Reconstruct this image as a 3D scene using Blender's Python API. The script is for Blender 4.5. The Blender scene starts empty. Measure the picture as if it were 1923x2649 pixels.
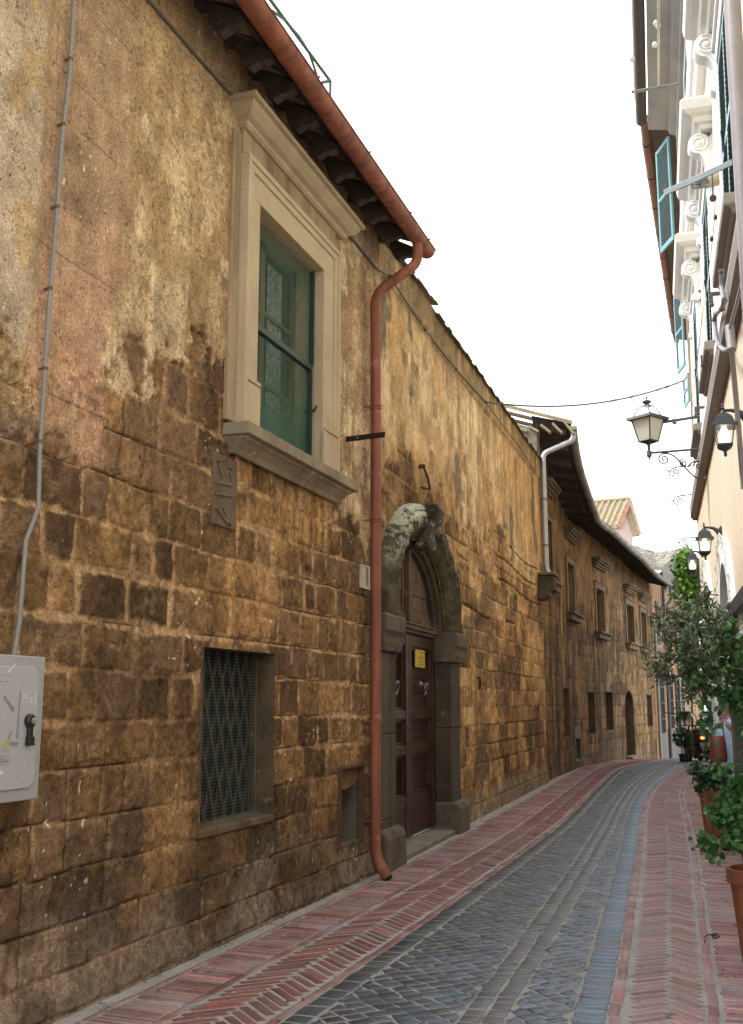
import bpy, bmesh, math, random
import numpy as np
from mathutils import Vector, Matrix
R = math.radians
rnd = random.Random(7)
SC = bpy.context.scene
COL = SC.collection
V3 = lambda *a: np.array(a, float)

# ------------------------------------------------------------------ camera measuring (pinhole, 1923 x 2649 photograph)
W0, H0, FPX = 1923., 2649., 2750.
TILT = math.atan((1820. - H0/2)/FPX)
YAW = math.atan((1930. - W0/2)/(FPX/math.cos(TILT)))
fw_ = V3(-math.sin(YAW), math.cos(YAW), 0); RT = V3(math.cos(YAW), math.sin(YAW), 0); up_ = V3(0, 0, 1)
FW = fw_*math.cos(TILT) + up_*math.sin(TILT); UP = -fw_*math.sin(TILT) + up_*math.cos(TILT)
EYE = V3(0, 0, 1.6)
def ray(x, y):
    return FW*FPX + RT*(x - W0/2) - UP*(y - H0/2)
def on_plane(x, y, p0, n):
    d = ray(x, y); return EYE + d*(((p0 - EYE) @ n)/(d @ n))
def at_depth(x, y, d):           # the point seen at (x, y) at distance d along the horizontal heading
    r = ray(x, y); return EYE + r*(d/(r @ fw_))
def at_z(x, y, z):
    r = ray(x, y); return EYE + r*((z - EYE[2])/r[2])
def proj(p):
    d = np.asarray(p, float) - EYE; z = d @ FW
    return W0/2 + FPX*(d @ RT)/z, H0/2 - FPX*(d @ UP)/z

# ------------------------------------------------------------------ noise
def _h(ix, iy, seed):
    n = (ix*374761393 + iy*668265263 + seed*974711) & 0x7fffffff
    n = ((n ^ (n >> 13))*1274126177) & 0x7fffffff
    n = (n ^ (n >> 16)) & 0x7fffffff
    return (n % 100003)/100003.
def vn(x, y, seed=0):
    x = np.asarray(x, float); y = np.asarray(y, float)
    ix = np.floor(x).astype(np.int64); iy = np.floor(y).astype(np.int64)
    fx = x - ix; fy = y - iy
    fx = fx*fx*(3 - 2*fx); fy = fy*fy*(3 - 2*fy)
    a = _h(ix, iy, seed); b = _h(ix+1, iy, seed); c = _h(ix, iy+1, seed); d = _h(ix+1, iy+1, seed)
    return (a*(1-fx) + b*fx)*(1-fy) + (c*(1-fx) + d*fx)*fy
def fbm(x, y, seed=0, oct=5, gain=.5):
    s = 0; a = 1; t = 0
    for i in range(oct):
        s = s + a*vn(x*(2.03**i) + 17.3*i, y*(2.03**i) - 9.1*i, seed+i*13); t += a; a *= gain
    return s/t
def ss(a, b, x):
    t = np.clip((x - a)/(b - a), 0, 1); return t*t*(3 - 2*t)
def mixc(c0, c1, m):
    m = np.asarray(m)[..., None]; return np.asarray(c0)*(1-m) + np.asarray(c1)*m

# ------------------------------------------------------------------ mesh building
class MB:
    def __init__(s): s.v = []; s.f = []; s.mi = []; s.c = []; s.col = None; s.m = 0
    def add(s, vs, fs):
        o = len(s.v)
        for p in vs: s.v.append((float(p[0]), float(p[1]), float(p[2]))); s.c.append(s.col)
        for f in fs: s.f.append([i + o for i in f]); s.mi.append(s.m)
    def hexa(s, p):      # 4 bottom ring + 4 top ring
        s.add(p, [(3,2,1,0), (4,5,6,7), (0,1,5,4), (1,2,6,5), (2,3,7,6), (3,0,4,7)])
    def box(s, x0, y0, z0, x1, y1, z1):
        s.hexa([(x0,y0,z0),(x1,y0,z0),(x1,y1,z0),(x0,y1,z0),(x0,y0,z1),(x1,y0,z1),(x1,y1,z1),(x0,y1,z1)])
    def obox(s, o, a, b, c, la, lb, lc):   # centred oriented box
        o, a, b, c = [np.asarray(q, float) for q in (o, a, b, c)]
        P = [o + a*i*la/2 + b*j*lb/2 + c*k*lc/2 for k in (-1,1) for (i,j) in ((-1,-1),(1,-1),(1,1),(-1,1))]
        s.hexa(P)
    def bar(s, p, q, w, h, up=(0,0,1)):
        p = np.asarray(p, float); q = np.asarray(q, float); d = q - p; L = np.linalg.norm(d); d = d/L
        u = np.asarray(up, float)
        if abs(d @ u) > .98: u = V3(0, 1, 0)
        e = np.cross(d, u); e /= np.linalg.norm(e); u = np.cross(e, d)
        s.obox((p+q)/2, d, e, u, L, w, h)
    def tube(s, pts, r, n=8, cap=True):
        P = [np.asarray(p, float) for p in pts]; k = len(P)
        rr = r if hasattr(r, '__len__') else [r]*k
        T = []
        for i in range(k):
            t = P[min(i+1, k-1)] - P[max(i-1, 0)]; T.append(t/(np.linalg.norm(t) + 1e-12))
        u = np.cross(T[0], V3(0, 0, 1))
        if np.linalg.norm(u) < .1: u = np.cross(T[0], V3(1, 0, 0))
        u /= np.linalg.norm(u); vs = []
        for i in range(k):
            u = u - T[i]*(u @ T[i]); u /= np.linalg.norm(u); w = np.cross(T[i], u)
            for j in range(n):
                a = 2*math.pi*j/n; vs.append(P[i] + (u*math.cos(a) + w*math.sin(a))*rr[i])
        fs = [(i*n+j, i*n+(j+1) % n, (i+1)*n+(j+1) % n, (i+1)*n+j) for i in range(k-1) for j in range(n)]
        if cap: fs += [tuple(reversed(range(n))), tuple(range((k-1)*n, k*n))]
        s.add(vs, fs)
    def lathe(s, prof, o, n=16, ax=(0,0,1), rot=0., cap=True):
        ax = np.asarray(ax, float); ax /= np.linalg.norm(ax); o = np.asarray(o, float)
        u = np.cross(ax, V3(0, 1, 0) if abs(ax[1]) < .9 else V3(1, 0, 0)); u /= np.linalg.norm(u); w = np.cross(ax, u)
        vs = []
        for (r, z) in prof:
            for j in range(n):
                a = 2*math.pi*j/n + rot; vs.append(o + ax*z + (u*math.cos(a) + w*math.sin(a))*r)
        k = len(prof)
        fs = [(i*n+j, i*n+(j+1) % n, (i+1)*n+(j+1) % n, (i+1)*n+j) for i in range(k-1) for j in range(n)]
        if cap: fs += [tuple(reversed(range(n))), tuple(range((k-1)*n, k*n))]
        s.add(vs, fs)
    def prism(s, poly, o, u, w, d, depth):   # 2-d polygon in (u, w) pushed along d
        o, u, w, d = [np.asarray(q, float) for q in (o, u, w, d)]; n = len(poly)
        A = [o + u*a + w*b for a, b in poly]; B = [p + d*depth for p in A]
        s.add(A + B, [tuple(reversed(range(n))), tuple(range(n, 2*n))] + [(i, (i+1) % n, n+(i+1) % n, n+i) for i in range(n)])
    def strip(s, polyA, polyB):              # two same-length point lists joined as quads
        n = len(polyA); s.add(list(polyA) + list(polyB), [(i, i+1, n+i+1, n+i) for i in range(n-1)])
    def quad(s, a, b, c, d): s.add([a, b, c, d], [(0, 1, 2, 3)])

def link(o, parent=None):
    COL.objects.link(o)
    if parent is not None: o.parent = parent
    return o
def origin_of(o):
    p = V3(0, 0, 0)
    while o is not None: p = p + np.array(o.location); o = o.parent
    return p
def set_mats(me, mats):
    for m in (mats if isinstance(mats, (list, tuple)) else [mats]): me.materials.append(m)
def obj(name, mb, mats, parent=None, smooth=False, bevel=0, local=False):
    me = bpy.data.meshes.new(name)
    V = np.array(mb.v, float).reshape(-1, 3)
    if parent is not None and not local: V = V - origin_of(parent)
    me.from_pydata(V.tolist(), [], mb.f)
    set_mats(me, mats)
    me.polygons.foreach_set('material_index', mb.mi)
    if any(c is not None for c in mb.c):
        at = me.color_attributes.new('Col', 'FLOAT_COLOR', 'POINT')
        at.data.foreach_set('color', np.array([(*(c or (1, 1, 1)), 1.) for c in mb.c], np.float32).ravel())
    bm = bmesh.new(); bm.from_mesh(me); bmesh.ops.recalc_face_normals(bm, faces=bm.faces); bm.to_mesh(me); bm.free()
    if smooth:
        me.polygons.foreach_set('use_smooth', [True]*len(me.polygons))
        try: me.set_sharp_from_angle(angle=R(40))
        except Exception: pass
    me.update()
    o = link(bpy.data.objects.new(name, me), parent)
    if bevel:
        b = o.modifiers.new('bevel', 'BEVEL'); b.width = bevel; b.segments = 2; b.limit_method = 'ANGLE'; b.angle_limit = R(40)
    return o
def np_mesh(name, V, F, mats, parent=None, cols=None, smooth=True, attrs=None, flip=False):
    me = bpy.data.meshes.new(name); V = np.asarray(V, np.float64)
    if parent is not None: V = V - origin_of(parent)
    F = np.asarray(F, np.int32); k = F.shape[1]
    me.vertices.add(len(V)); me.vertices.foreach_set('co', V.astype(np.float32).ravel())
    me.loops.add(F.size); me.loops.foreach_set('vertex_index', F.ravel())
    me.polygons.add(len(F)); me.polygons.foreach_set('loop_start', np.arange(0, F.size, k, dtype=np.int32))
    try: me.polygons.foreach_set('loop_total', np.full(len(F), k, np.int32))
    except Exception: pass
    me.update(calc_edges=True)
    if smooth: me.polygons.foreach_set('use_smooth', np.ones(len(F), bool))
    if cols is not None:
        at = me.color_attributes.new('Col', 'FLOAT_COLOR', 'POINT')
        at.data.foreach_set('color', np.concatenate([np.clip(cols, 0, 1), np.ones((len(V), 1))], 1).astype(np.float32).ravel())
    set_mats(me, mats); me.validate(); me.update()
    return link(bpy.data.objects.new(name, me), parent)
def tag(o, label=None, cat=None, group=None, kind=None):
    if label: o['label'] = label
    if cat: o['category'] = cat
    if group: o['group'] = group
    if kind: o['kind'] = kind
    return o
def thing(name, label, cat, loc=(0, 0, 0), rz=0, group=None):
    o = bpy.data.objects.new(name, None); o.empty_display_size = .1; COL.objects.link(o)
    o.location = [float(q) for q in loc]; o.rotation_euler = (0, 0, rz)
    return tag(o, label, cat, group)
def struct(name, label, cat, o): return tag(o, label, cat, kind='structure')
def copy_tree(o, parent=None):
    c = o.copy(); COL.objects.link(c); c.parent = parent
    for ch in list(o.children): copy_tree(ch, c)
    return c

# ------------------------------------------------------------------ materials
def _new(name):
    m = bpy.data.materials.new(name); m.use_nodes = True
    nt = m.node_tree; b = nt.nodes['Principled BSDF']; return m, nt, b
def _ramp(nt, fac, stops):
    r = nt.nodes.new('ShaderNodeValToRGB'); e = r.color_ramp.elements
    e[0].position = stops[0][0]; e[0].color = (*stops[0][1], 1); e[1].position = stops[-1][0]; e[1].color = (*stops[-1][1], 1)
    for p, c in stops[1:-1]:
        q = e.new(p); q.color = (*c, 1)
    nt.links.new(fac, r.inputs[0]); return r.outputs[0]
def _noise(nt, vec, scale, detail=4, rough=.55, dist=0.):
    n = nt.nodes.new('ShaderNodeTexNoise'); n.inputs['Scale'].default_value = scale; n.inputs['Detail'].default_value = detail
    n.inputs['Roughness'].default_value = rough; n.inputs['Distortion'].default_value = dist
    nt.links.new(vec, n.inputs['Vector']); return n.outputs['Fac']
def _vec(nt, stretch=(1, 1, 1)):
    g = nt.nodes.new('ShaderNodeTexCoord'); mp = nt.nodes.new('ShaderNodeMapping'); mp.inputs['Scale'].default_value = stretch
    nt.links.new(g.outputs['Object'], mp.inputs['Vector']); return mp.outputs[0]
def _mul(nt, a, b, f=1.):
    m = nt.nodes.new('ShaderNodeMix'); m.data_type = 'RGBA'; m.blend_type = 'MULTIPLY'; m.inputs[0].default_value = f
    nt.links.new(a, m.inputs[6]); nt.links.new(b, m.inputs[7]); return m.outputs[2]
def _mix(nt, a, b, fac):
    m = nt.nodes.new('ShaderNodeMix'); m.data_type = 'RGBA'; nt.links.new(fac, m.inputs[0])
    for q, i in ((a, 6), (b, 7)):
        if isinstance(q, tuple): m.inputs[i].default_value = (*q, 1)
        else: nt.links.new(q, m.inputs[i])
    return m.outputs[2]
def _bump(nt, b, h, strength, dist):
    q = nt.nodes.new('ShaderNodeBump'); q.inputs['Strength'].default_value = strength; q.inputs['Distance'].default_value = dist
    nt.links.new(h, q.inputs['Height'])
    prev = b.inputs['Normal'].links
    if prev: nt.links.new(prev[0].from_socket, q.inputs['Normal'])
    nt.links.new(q.outputs[0], b.inputs['Normal'])
def pm(name, c0, c1=None, scale=6., rough=.7, bump=.3, bdist=.004, bscale=60., metal=0., streak=0, spec=.5, spots=None, spot_lv=(.62, .7), spot_scale=12.):
    """mottled paint / stone / metal: two colours by noise, fine grain, optional vertical streaks and spots"""
    m, nt, b = _new(name); v = _vec(nt)
    c1 = c1 or tuple(q*.7 for q in c0)
    col = _ramp(nt, _noise(nt, v, scale, 6, .6, .3), [(.3, c0), (.7, c1)])
    if streak:
        vs = _vec(nt, (1, 1, .07)); s = _ramp(nt, _noise(nt, vs, streak, 5, .6), [(.38, (.55, .53, .5)), (.6, (1, 1, 1))]); col = _mul(nt, col, s)
    g = _ramp(nt, _noise(nt, v, bscale*1.3, 3, .6), [(.25, (.78, .78, .78)), (.75, (1.15, 1.15, 1.15))]); col = _mul(nt, col, g)
    if spots:
        f = _ramp(nt, _noise(nt, v, spot_scale, 5, .65), [(spot_lv[0], (0, 0, 0)), (spot_lv[1], (1, 1, 1))]); col = _mix(nt, col, tuple(spots), f)
    nt.links.new(col, b.inputs['Base Color']); b.inputs['Roughness'].default_value = rough; b.inputs['Metallic'].default_value = metal
    b.inputs['Specular IOR Level'].default_value = spec
    if bump: _bump(nt, b, _noise(nt, v, bscale, 5, .65), bump, bdist)
    return m
def vcol(name, rough=.85, grain=(.6, 1.35), gscale=90., pits=0., bump=.6, bdist=.006, bscale=45., spec=.3, leaf=False, gscale2=260., flecks=0., dust=None):
    """colour from the mesh's own 'Col' attribute, broken up by grain and pits"""
    m, nt, b = _new(name); v = _vec(nt)
    a = nt.nodes.new('ShaderNodeVertexColor'); a.layer_name = 'Col'; col = a.outputs[0]
    if grain:
        lo, hi = grain
        col = _mul(nt, col, _ramp(nt, _noise(nt, v, gscale, 6, .7), [(.3, (lo,)*3), (.7, (hi,)*3)]))
        col = _mul(nt, col, _ramp(nt, _noise(nt, v, gscale2, 2, .6), [(.3, (.75,)*3), (.7, (1.2,)*3)]))
    if flecks:
        f = _ramp(nt, _noise(nt, v, 120., 3, .75), [(.56, (0, 0, 0)), (.70, (1, 1, 1))]); col = _mix(nt, col, _mul(nt, col, _ramp(nt, f, [(0, (flecks,)*3), (1, (flecks,)*3)])), f)
        f = _ramp(nt, _noise(nt, v, 95., 4, .8), [(.32, (1, 1, 1)), (.45, (0, 0, 0))]); col = _mix(nt, col, _mul(nt, col, _ramp(nt, f, [(0, (.38,)*3), (1, (.38,)*3)])), f)
    if dust:
        f = _ramp(nt, _noise(nt, v, 2.3, 7, .68, .4), [(.42, (0, 0, 0)), (.68, (dust[3],)*3)]); col = _mix(nt, col, tuple(dust[:3]), f)
    if pits:
        p = _noise(nt, v, 55., 3, .5, .6); f = _ramp(nt, p, [(.62, (0, 0, 0)), (.68, (1, 1, 1))])
        col = _mix(nt, col, _mul(nt, col, _ramp(nt, p, [(0, (.3,)*3), (1, (.3,)*3)])), f)
    nt.links.new(col, b.inputs['Base Color']); b.inputs['Roughness'].default_value = rough; b.inputs['Specular IOR Level'].default_value = spec
    if bump:
        _bump(nt, b, _noise(nt, v, bscale, 8, .7), bump, bdist)
    if leaf:
        try: b.inputs['Subsurface Weight'].default_value = 0
        except Exception: pass
        tr = nt.nodes.new('ShaderNodeBsdfTranslucent'); nt.links.new(col, tr.inputs[0])
        mx = nt.nodes.new('ShaderNodeMixShader'); mx.inputs[0].default_value = .35
        nt.links.new(b.outputs[0], mx.inputs[1]); nt.links.new(tr.outputs[0], mx.inputs[2])
        nt.links.new(mx.outputs[0], nt.nodes['Material Output'].inputs[0])
    return m
def glow(name, c, s):
    m, nt, b = _new(name); b.inputs['Base Color'].default_value = (*c, 1); b.inputs['Emission Color'].default_value = (*c, 1); b.inputs['Emission Strength'].default_value = s
    return m
def glass(name, c, rough=.05, alpha=.35):
    m, nt, b = _new(name); v = _vec(nt)
    col = _ramp(nt, _noise(nt, v, 3., 3), [(.3, c), (.7, tuple(q*.8 for q in c))]); nt.links.new(col, b.inputs['Base Color'])
    b.inputs['Roughness'].default_value = rough; b.inputs['Alpha'].default_value = alpha; return m
# ------------------------------------------------------------------ world, sun, camera
SUN_EL, SUN_AZ = R(52), R(250)
w = bpy.data.worlds.new("World"); SC.world = w; w.use_nodes = True
nt = w.node_tree; bg = nt.nodes['Background']
sky = nt.nodes.new('ShaderNodeTexSky'); sky.sky_type = 'NISHITA'; sky.sun_disc = False
sky.sun_elevation = SUN_EL; sky.sun_rotation = SUN_AZ; sky.air_density = 1.; sky.dust_density = 4.; sky.ozone_density = 1.
tc = nt.nodes.new('ShaderNodeTexCoord')
cl = nt.nodes.new('ShaderNodeTexNoise'); cl.inputs['Scale'].default_value = 2.2; cl.inputs['Detail'].default_value = 6
nt.links.new(tc.outputs['Generated'], cl.inputs['Vector'])
rp = nt.nodes.new('ShaderNodeValToRGB'); rp.color_ramp.elements[0].position = .3; rp.color_ramp.elements[0].color = (.9, .9, .9, 1)
rp.color_ramp.elements[1].position = .7; rp.color_ramp.elements[1].color = (.99, .99, .99, 1); nt.links.new(cl.outputs['Fac'], rp.inputs[0])
mx = nt.nodes.new('ShaderNodeMix'); mx.data_type = 'RGBA'; nt.links.new(rp.outputs[0], mx.inputs[0])
nt.links.new(sky.outputs[0], mx.inputs[6]); mx.inputs[7].default_value = (9.4, 9.95, 10.5, 1)       # bright cloud deck
nt.links.new(mx.outputs[2], bg.inputs[0]); bg.inputs[1].default_value = .122
sl = bpy.data.lights.new('sun', 'SUN'); sl.energy = 2.0; sl.angle = R(14); sl.color = (1, .975, .93)
so = link(bpy.data.objects.new('sun', sl))
sd = Vector((math.sin(SUN_AZ)*math.cos(SUN_EL), math.cos(SUN_AZ)*math.cos(SUN_EL), math.sin(SUN_EL)))
so.rotation_euler = sd.to_track_quat('Z', 'Y').to_euler(); so.location = sd*60
cd = bpy.data.cameras.new('camera'); cd.sensor_fit = 'VERTICAL'; cd.sensor_height = 36; cd.lens = 36*FPX/H0; cd.clip_end = 900; cd.clip_start = .05
co = link(bpy.data.objects.new('camera', cd)); co.location = EYE.tolist(); co.rotation_euler = (math.pi/2 + TILT, 0, YAW); SC.camera = co
SC.view_settings.view_transform = 'Standard'; SC.view_settings.look = 'None'; SC.view_settings.exposure = 1.2; SC.view_settings.gamma = 1
SC.cycles.max_bounces = 6; SC.cycles.transparent_max_bounces = 12; SC.cycles.sample_clamp_indirect = 6

# ------------------------------------------------------------------ street levels and edges
def zg(x, y):
    y = np.asarray(y, float); d = np.asarray(x)*fw_[0] + y*fw_[1]
    t = np.clip(d - 27, 0, 13); return -.0024*t*t - .066*np.clip(d - 40, 0, 60)
def curve(pts):
    P = np.array(pts); return lambda y: np.interp(y, P[:, 1], P[:, 0])
def smooth_curve(pts):
    P = np.array(pts); ys = np.arange(P[0, 1], P[-1, 1], .25); xs = np.interp(ys, P[:, 1], P[:, 0])
    k = np.ones(9)/9; xp = np.pad(xs, 4, mode='reflect', reflect_type='odd'); xs = np.convolve(xp, k, 'valid')
    return lambda y: np.interp(y, ys, xs)
FAR = [(-2.2, 38), (-.6, 46), (2.5, 56)]
def off(o): return [(x + o, y) for x, y in FAR]
cWall = smooth_curve([(-3.46, -3), (-3.46, 10), (-3.62, 14.5), (-3.98, 22.5), (-4.2, 26.8), (-4.28, 29), (-3.9, 33), (-3.5, 38), (-2.6, 46), (0, 56)])
cL0 = smooth_curve([(-3.30, -3), (-3.30, 10.2), (-3.44, 14.5), (-3.78, 22.5), (-4.0, 26.8), (-4.08, 29), (-3.7, 33), (-3.3, 38), (-2.4, 46), (.2, 56)])
cL1 = smooth_curve([(-2.93, -3), (-2.93, 12), (-2.98, 14.3), (-3.3, 20.4), (-3.58, 25.8), (-3.64, 29), (-3.3, 33), (-2.8, 38), (-1.9, 46), (.8, 56)])
cL2 = smooth_curve([(-2.365, -3), (-2.37, 7.9), (-2.4, 10.9), (-2.47, 15.), (-2.7, 19.), (-3.02, 25.1), (-3.1, 28), (-2.8, 32), (-2.3, 38), (-1.4, 46), (1.2, 56)])
cBR = smooth_curve([(-.28, -3), (-.76, 5.84), (-.97, 8.82), (-1.23, 12.5), (-1.36, 14), (-1.62, 17.4), (-1.81, 21.6), (-1.78, 26), (-1.7, 29.8), (-1.3, 34), (-.5, 40), (1.2, 47), (4, 56)])
cR2 = lambda y: cBR(y) + .05
cR3 = smooth_curve([(.38, -3), (-.24, 6.), (-.44, 9.3), (-.64, 12.7), (-.92, 16.6), (-1.17, 19.9), (-1.25, 22.2), (-1.28, 27), (-1.1, 31), (-.7, 34.5), (.2, 40), (2, 47), (4.8, 56)])
RW0 = V3(.83, 0, 0); RWd = V3(-.075, 1, 0); RWd /= np.linalg.norm(RWd); RWn = V3(-RWd[1], RWd[0], 0)
cRW = smooth_curve([(1.06, -3), (.83, 0), (-.632, 19.5), (-.66, 19.6), (-.85, 33), (-.5, 36), (.5, 41), (2.3, 48), (5, 56)])

# ------------------------------------------------------------------ ground, mortar beds, setts and bricks
YS = np.concatenate([np.arange(-3, 14, .25), np.arange(14, 56, .5)])
def bed(name, cl, cr, dz, mat, nx=6):
    V = []; n = nx + 1
    for y in YS:
        a, b = cl(y), cr(y)
        for i in range(n):
            x = a + (b - a)*i/nx; V.append((x, y, float(zg(x, y)) + dz))
    F = [(j*n+i, j*n+i+1, (j+1)*n+i+1, (j+1)*n+i) for j in range(len(YS)-1) for i in range(nx)]
    return np_mesh(name, np.array(V), F, mat)
M_mortar = pm('grey mortar', (.40, .375, .35), (.27, .255, .24), 3., .95, .6, .006, 70., spots=(.09, .085, .08), spot_lv=(.6, .68), spot_scale=5.)
M_mortar_dark = pm('dark sandy joint', (.34, .325, .305), (.21, .205, .19), 4., .95, .6, .004, 70., spots=(.03, .03, .028), spot_lv=(.57, .64), spot_scale=7.)
M_ground = pm('earth', (.16, .14, .12), (.1, .09, .08), 1., .95)
gs = np.concatenate([np.linspace(-400, -12, 14), np.linspace(-9, 12, 22), np.linspace(16, 400, 14)])
gy = np.concatenate([np.linspace(-400, -8, 10), np.linspace(-4, 60, 65), np.linspace(70, 700, 12)])
GX, GY = np.meshgrid(gs, gy); GV = np.stack([GX, GY, np.maximum(zg(np.clip(GX, -8, 8), GY), -2.2) - .12], -1).reshape(-1, 3)
n = len(gs); GF = [(j*n+i, j*n+i+1, (j+1)*n+i+1, (j+1)*n+i) for j in range(len(gy)-1) for i in range(n-1)]
struct('ground', 'bare earth below the buildings and street', 'ground', np_mesh('ground', GV, GF, M_ground))
struct('road', 'grey mortar bed between the dark stone setts of the lane', 'road', bed('road', cL2, cBR, -.0002, M_mortar_dark, 10))
struct('pavement', 'grey mortar bed under the left brick pavement', 'pavement', bed('pavement', lambda y: cWall(y) - .3, cL2, -.0004, M_mortar, 8))
struct('pavement', 'grey mortar bed under the right brick pavement', 'pavement', bed('pavement', cBR, lambda y: cRW(y) + .35, -.0004, M_mortar, 8))
struct('concrete_strip', 'pale cement strip along the foot of the left wall', 'pavement', bed('concrete_strip', lambda y: cWall(y) - .25, cL0, .004 - .006, pm('pale cement', (.46, .44, .42), (.32, .3, .28), 4., .95, .5, .005, 50.), 3))

class Bricks:
    def __init__(s): s.V = []; s.F = []; s.C = []
    def put(s, q, col, h=.006, bev=.006, jit=.0025):
        """q: four (x, y) corners in order; a block with a worn, chamfered top"""
        q = np.array(q); c = q.mean(0); zb = [float(zg(*p)) for p in q]; o = len(s.V)
        t = max(.0012, .0026 + rnd.gauss(0, jit*.3)); tl = [rnd.gauss(0, jit*.22) for _ in range(4)]
        d = q - c; L = np.linalg.norm(d, axis=1)[:, None]; inn = c + d*(1 - np.minimum(bev*1.3/L, .4))
        for i in range(4): s.V.append((q[i][0], q[i][1], zb[i] - .03 - 0*h))
        for i in range(4): s.V.append((q[i][0], q[i][1], zb[i] + t - .0022 + tl[i]*.5))
        for i in range(4): s.V.append((inn[i][0], inn[i][1], zb[i] + t + tl[i]))
        for i in range(4):
            j = (i+1) % 4; s.F.append((o+i, o+j, o+4+j, o+4+i)); s.F.append((o+4+i, o+4+j, o+8+j, o+8+i))
        s.F.append((o+8, o+9, o+10, o+11)); s.C += [col]*12
    def make(s, name, mat): return np_mesh(name, np.array(s.V), s.F, mat, cols=np.array(s.C), smooth=False)
def brick_col(base, var=.25, hue=.06):
    k = math.exp(rnd.gauss(0, var)); return tuple(max(.005, b*k*(1 + rnd.gauss(0, hue))) for b in base)
RED = (.19, .075, .06); PINK = (.33, .15, .135); DK = (.17, .06, .052)
M_brick = vcol('worn red brick', .7, (.6, 1.4), 35., 0, .5, .003, 60., .4, dust=(.43, .36, .36, .55))
M_sett = vcol('dark basalt setts', .45, (.6, 1.4), 30., 0, .5, .003, 70., .5, dust=(.22, .23, .24, .22))
def lane_strip(B, cl, cr, y0, y1, pitch, joint, base, var=.22, skew=0.):
    """bricks laid side by side straight across a strip"""
    y = y0
    while y < y1:
        p = pitch*(1 + rnd.gauss(0, .06)); a, b = float(cl(y)), float(cr(y)); e = rnd.gauss(0, .006)
        g = joint*abs(1 + rnd.gauss(0, .3)); sk = skew + rnd.gauss(0, .006)
        B.put([(a+e, y), (b+e*.5, y+sk), (b+e*.5, y+sk+p-g), (a+e, y+p-g)], brick_col(base, var), .004, .006, .003)
        y += p
def lane_line(B, c, w, y0, y1, length, joint, base, var=.2):
    """bricks laid end to end along an edge"""
    y = y0
    while y < y1:
        l = length*(1 + rnd.gauss(0, .07)); x0, x1 = float(c(y)), float(c(y+l-joint)); e = rnd.gauss(0, .004)
        B.put([(x0-w/2+e, y), (x0+w/2+e, y), (x1+w/2+e, y+l-joint), (x1-w/2+e, y+l-joint)], brick_col(base, var), .007, .006, .002); y += l
def herringbone(B, cl, cr, y0, y1, pitch, th, base, slope=.55, var=.22):
    """two columns of slanting bricks meeting in a spine"""
    y = y0
    while y < y1:
        for sgn in (-1, 1):
            a, b = float(cl(y)), float(cr(y)); m = (a + b)/2 + rnd.gauss(0, .004); hw = (b - a)/2
            u0, u1 = .008 + rnd.random()*.010, hw - .03 - rnd.random()*.012
            t = th*(1 + rnd.gauss(0, .05)); yy = y + (pitch*.5 if sgn > 0 else 0) + rnd.gauss(0, .004)
            L = math.hypot(1, slope); nx, ny = slope/L, 1/L      # brick axis leans forward to the spine
            k = .5*t
            A = np.array([m + sgn*u0, yy + slope*(hw-u0)]); Bp = np.array([m + sgn*u1, yy + slope*(hw-u1)])
            nn = np.array([sgn*nx, ny])*k
            q = [A - nn, Bp - nn, Bp + nn, A + nn]
            B.put(q if sgn > 0 else q[::-1], brick_col(base, var), .006, .006, .003)
        y += pitch
BL = Bricks()
lane_strip(BL, lambda y: cL0(y)+.025, lambda y: cL1(y)-.035, 2, 45, .05, .014, (.225, .105, .092), .3, -.02)
lane_line(BL, cL0, .035, 2, 45, .27, .012, (.24, .11, .098)); lane_line(BL, cL1, .055, 2, 45, .26, .01, RED); lane_line(BL, cL2, .055, 2, 45, .26, .01, RED)
struct('brick_pavement', 'narrow pavement of red bricks laid crosswise along the left wall', 'pavement', BL.make('brick_pavement', M_brick))
M_brickd = vcol('worn dark brick', .7, (.6, 1.4), 35., 0, .5, .003, 60., .4, dust=(.3, .24, .23, .2))
BH = Bricks(); herringbone(BH, lambda y: cL1(y)+.03, lambda y: cL2(y)-.03, 2, 45, .098, .05, (.19, .068, .058), 1.0)
struct('herringbone_strip', 'strip of dark red bricks in a chevron pattern left of the setts', 'pavement', BH.make('herringbone_strip', M_brickd))
BR_ = Bricks(); herringbone(BR_, lambda y: cR2(y)+.03, lambda y: cR3(y)-.03, 2, 45, .092, .048, (.29, .168, .162), .95)
struct('herringbone_strip', 'strip of pale pink bricks in a chevron pattern right of the setts', 'pavement', BR_.make('herringbone_strip', M_brickd))
BP = Bricks(); lane_strip(BP, lambda y: cR3(y)+.055, lambda y: cRW(y)+.3, 2, 45, .06, .017, (.29, .15, .138), .26, .0)
lane_line(BP, lambda y: cBR(y)+.035, .06, 2, 45, .26, .012, (.26, .14, .135)); lane_line(BP, cR3, .055, 2, 45, .24, .012, (.28, .145, .135))
struct('brick_pavement', 'pavement of pale red bricks laid crosswise under the plant pots', 'pavement', BP.make('brick_pavement', M_brick))
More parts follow.
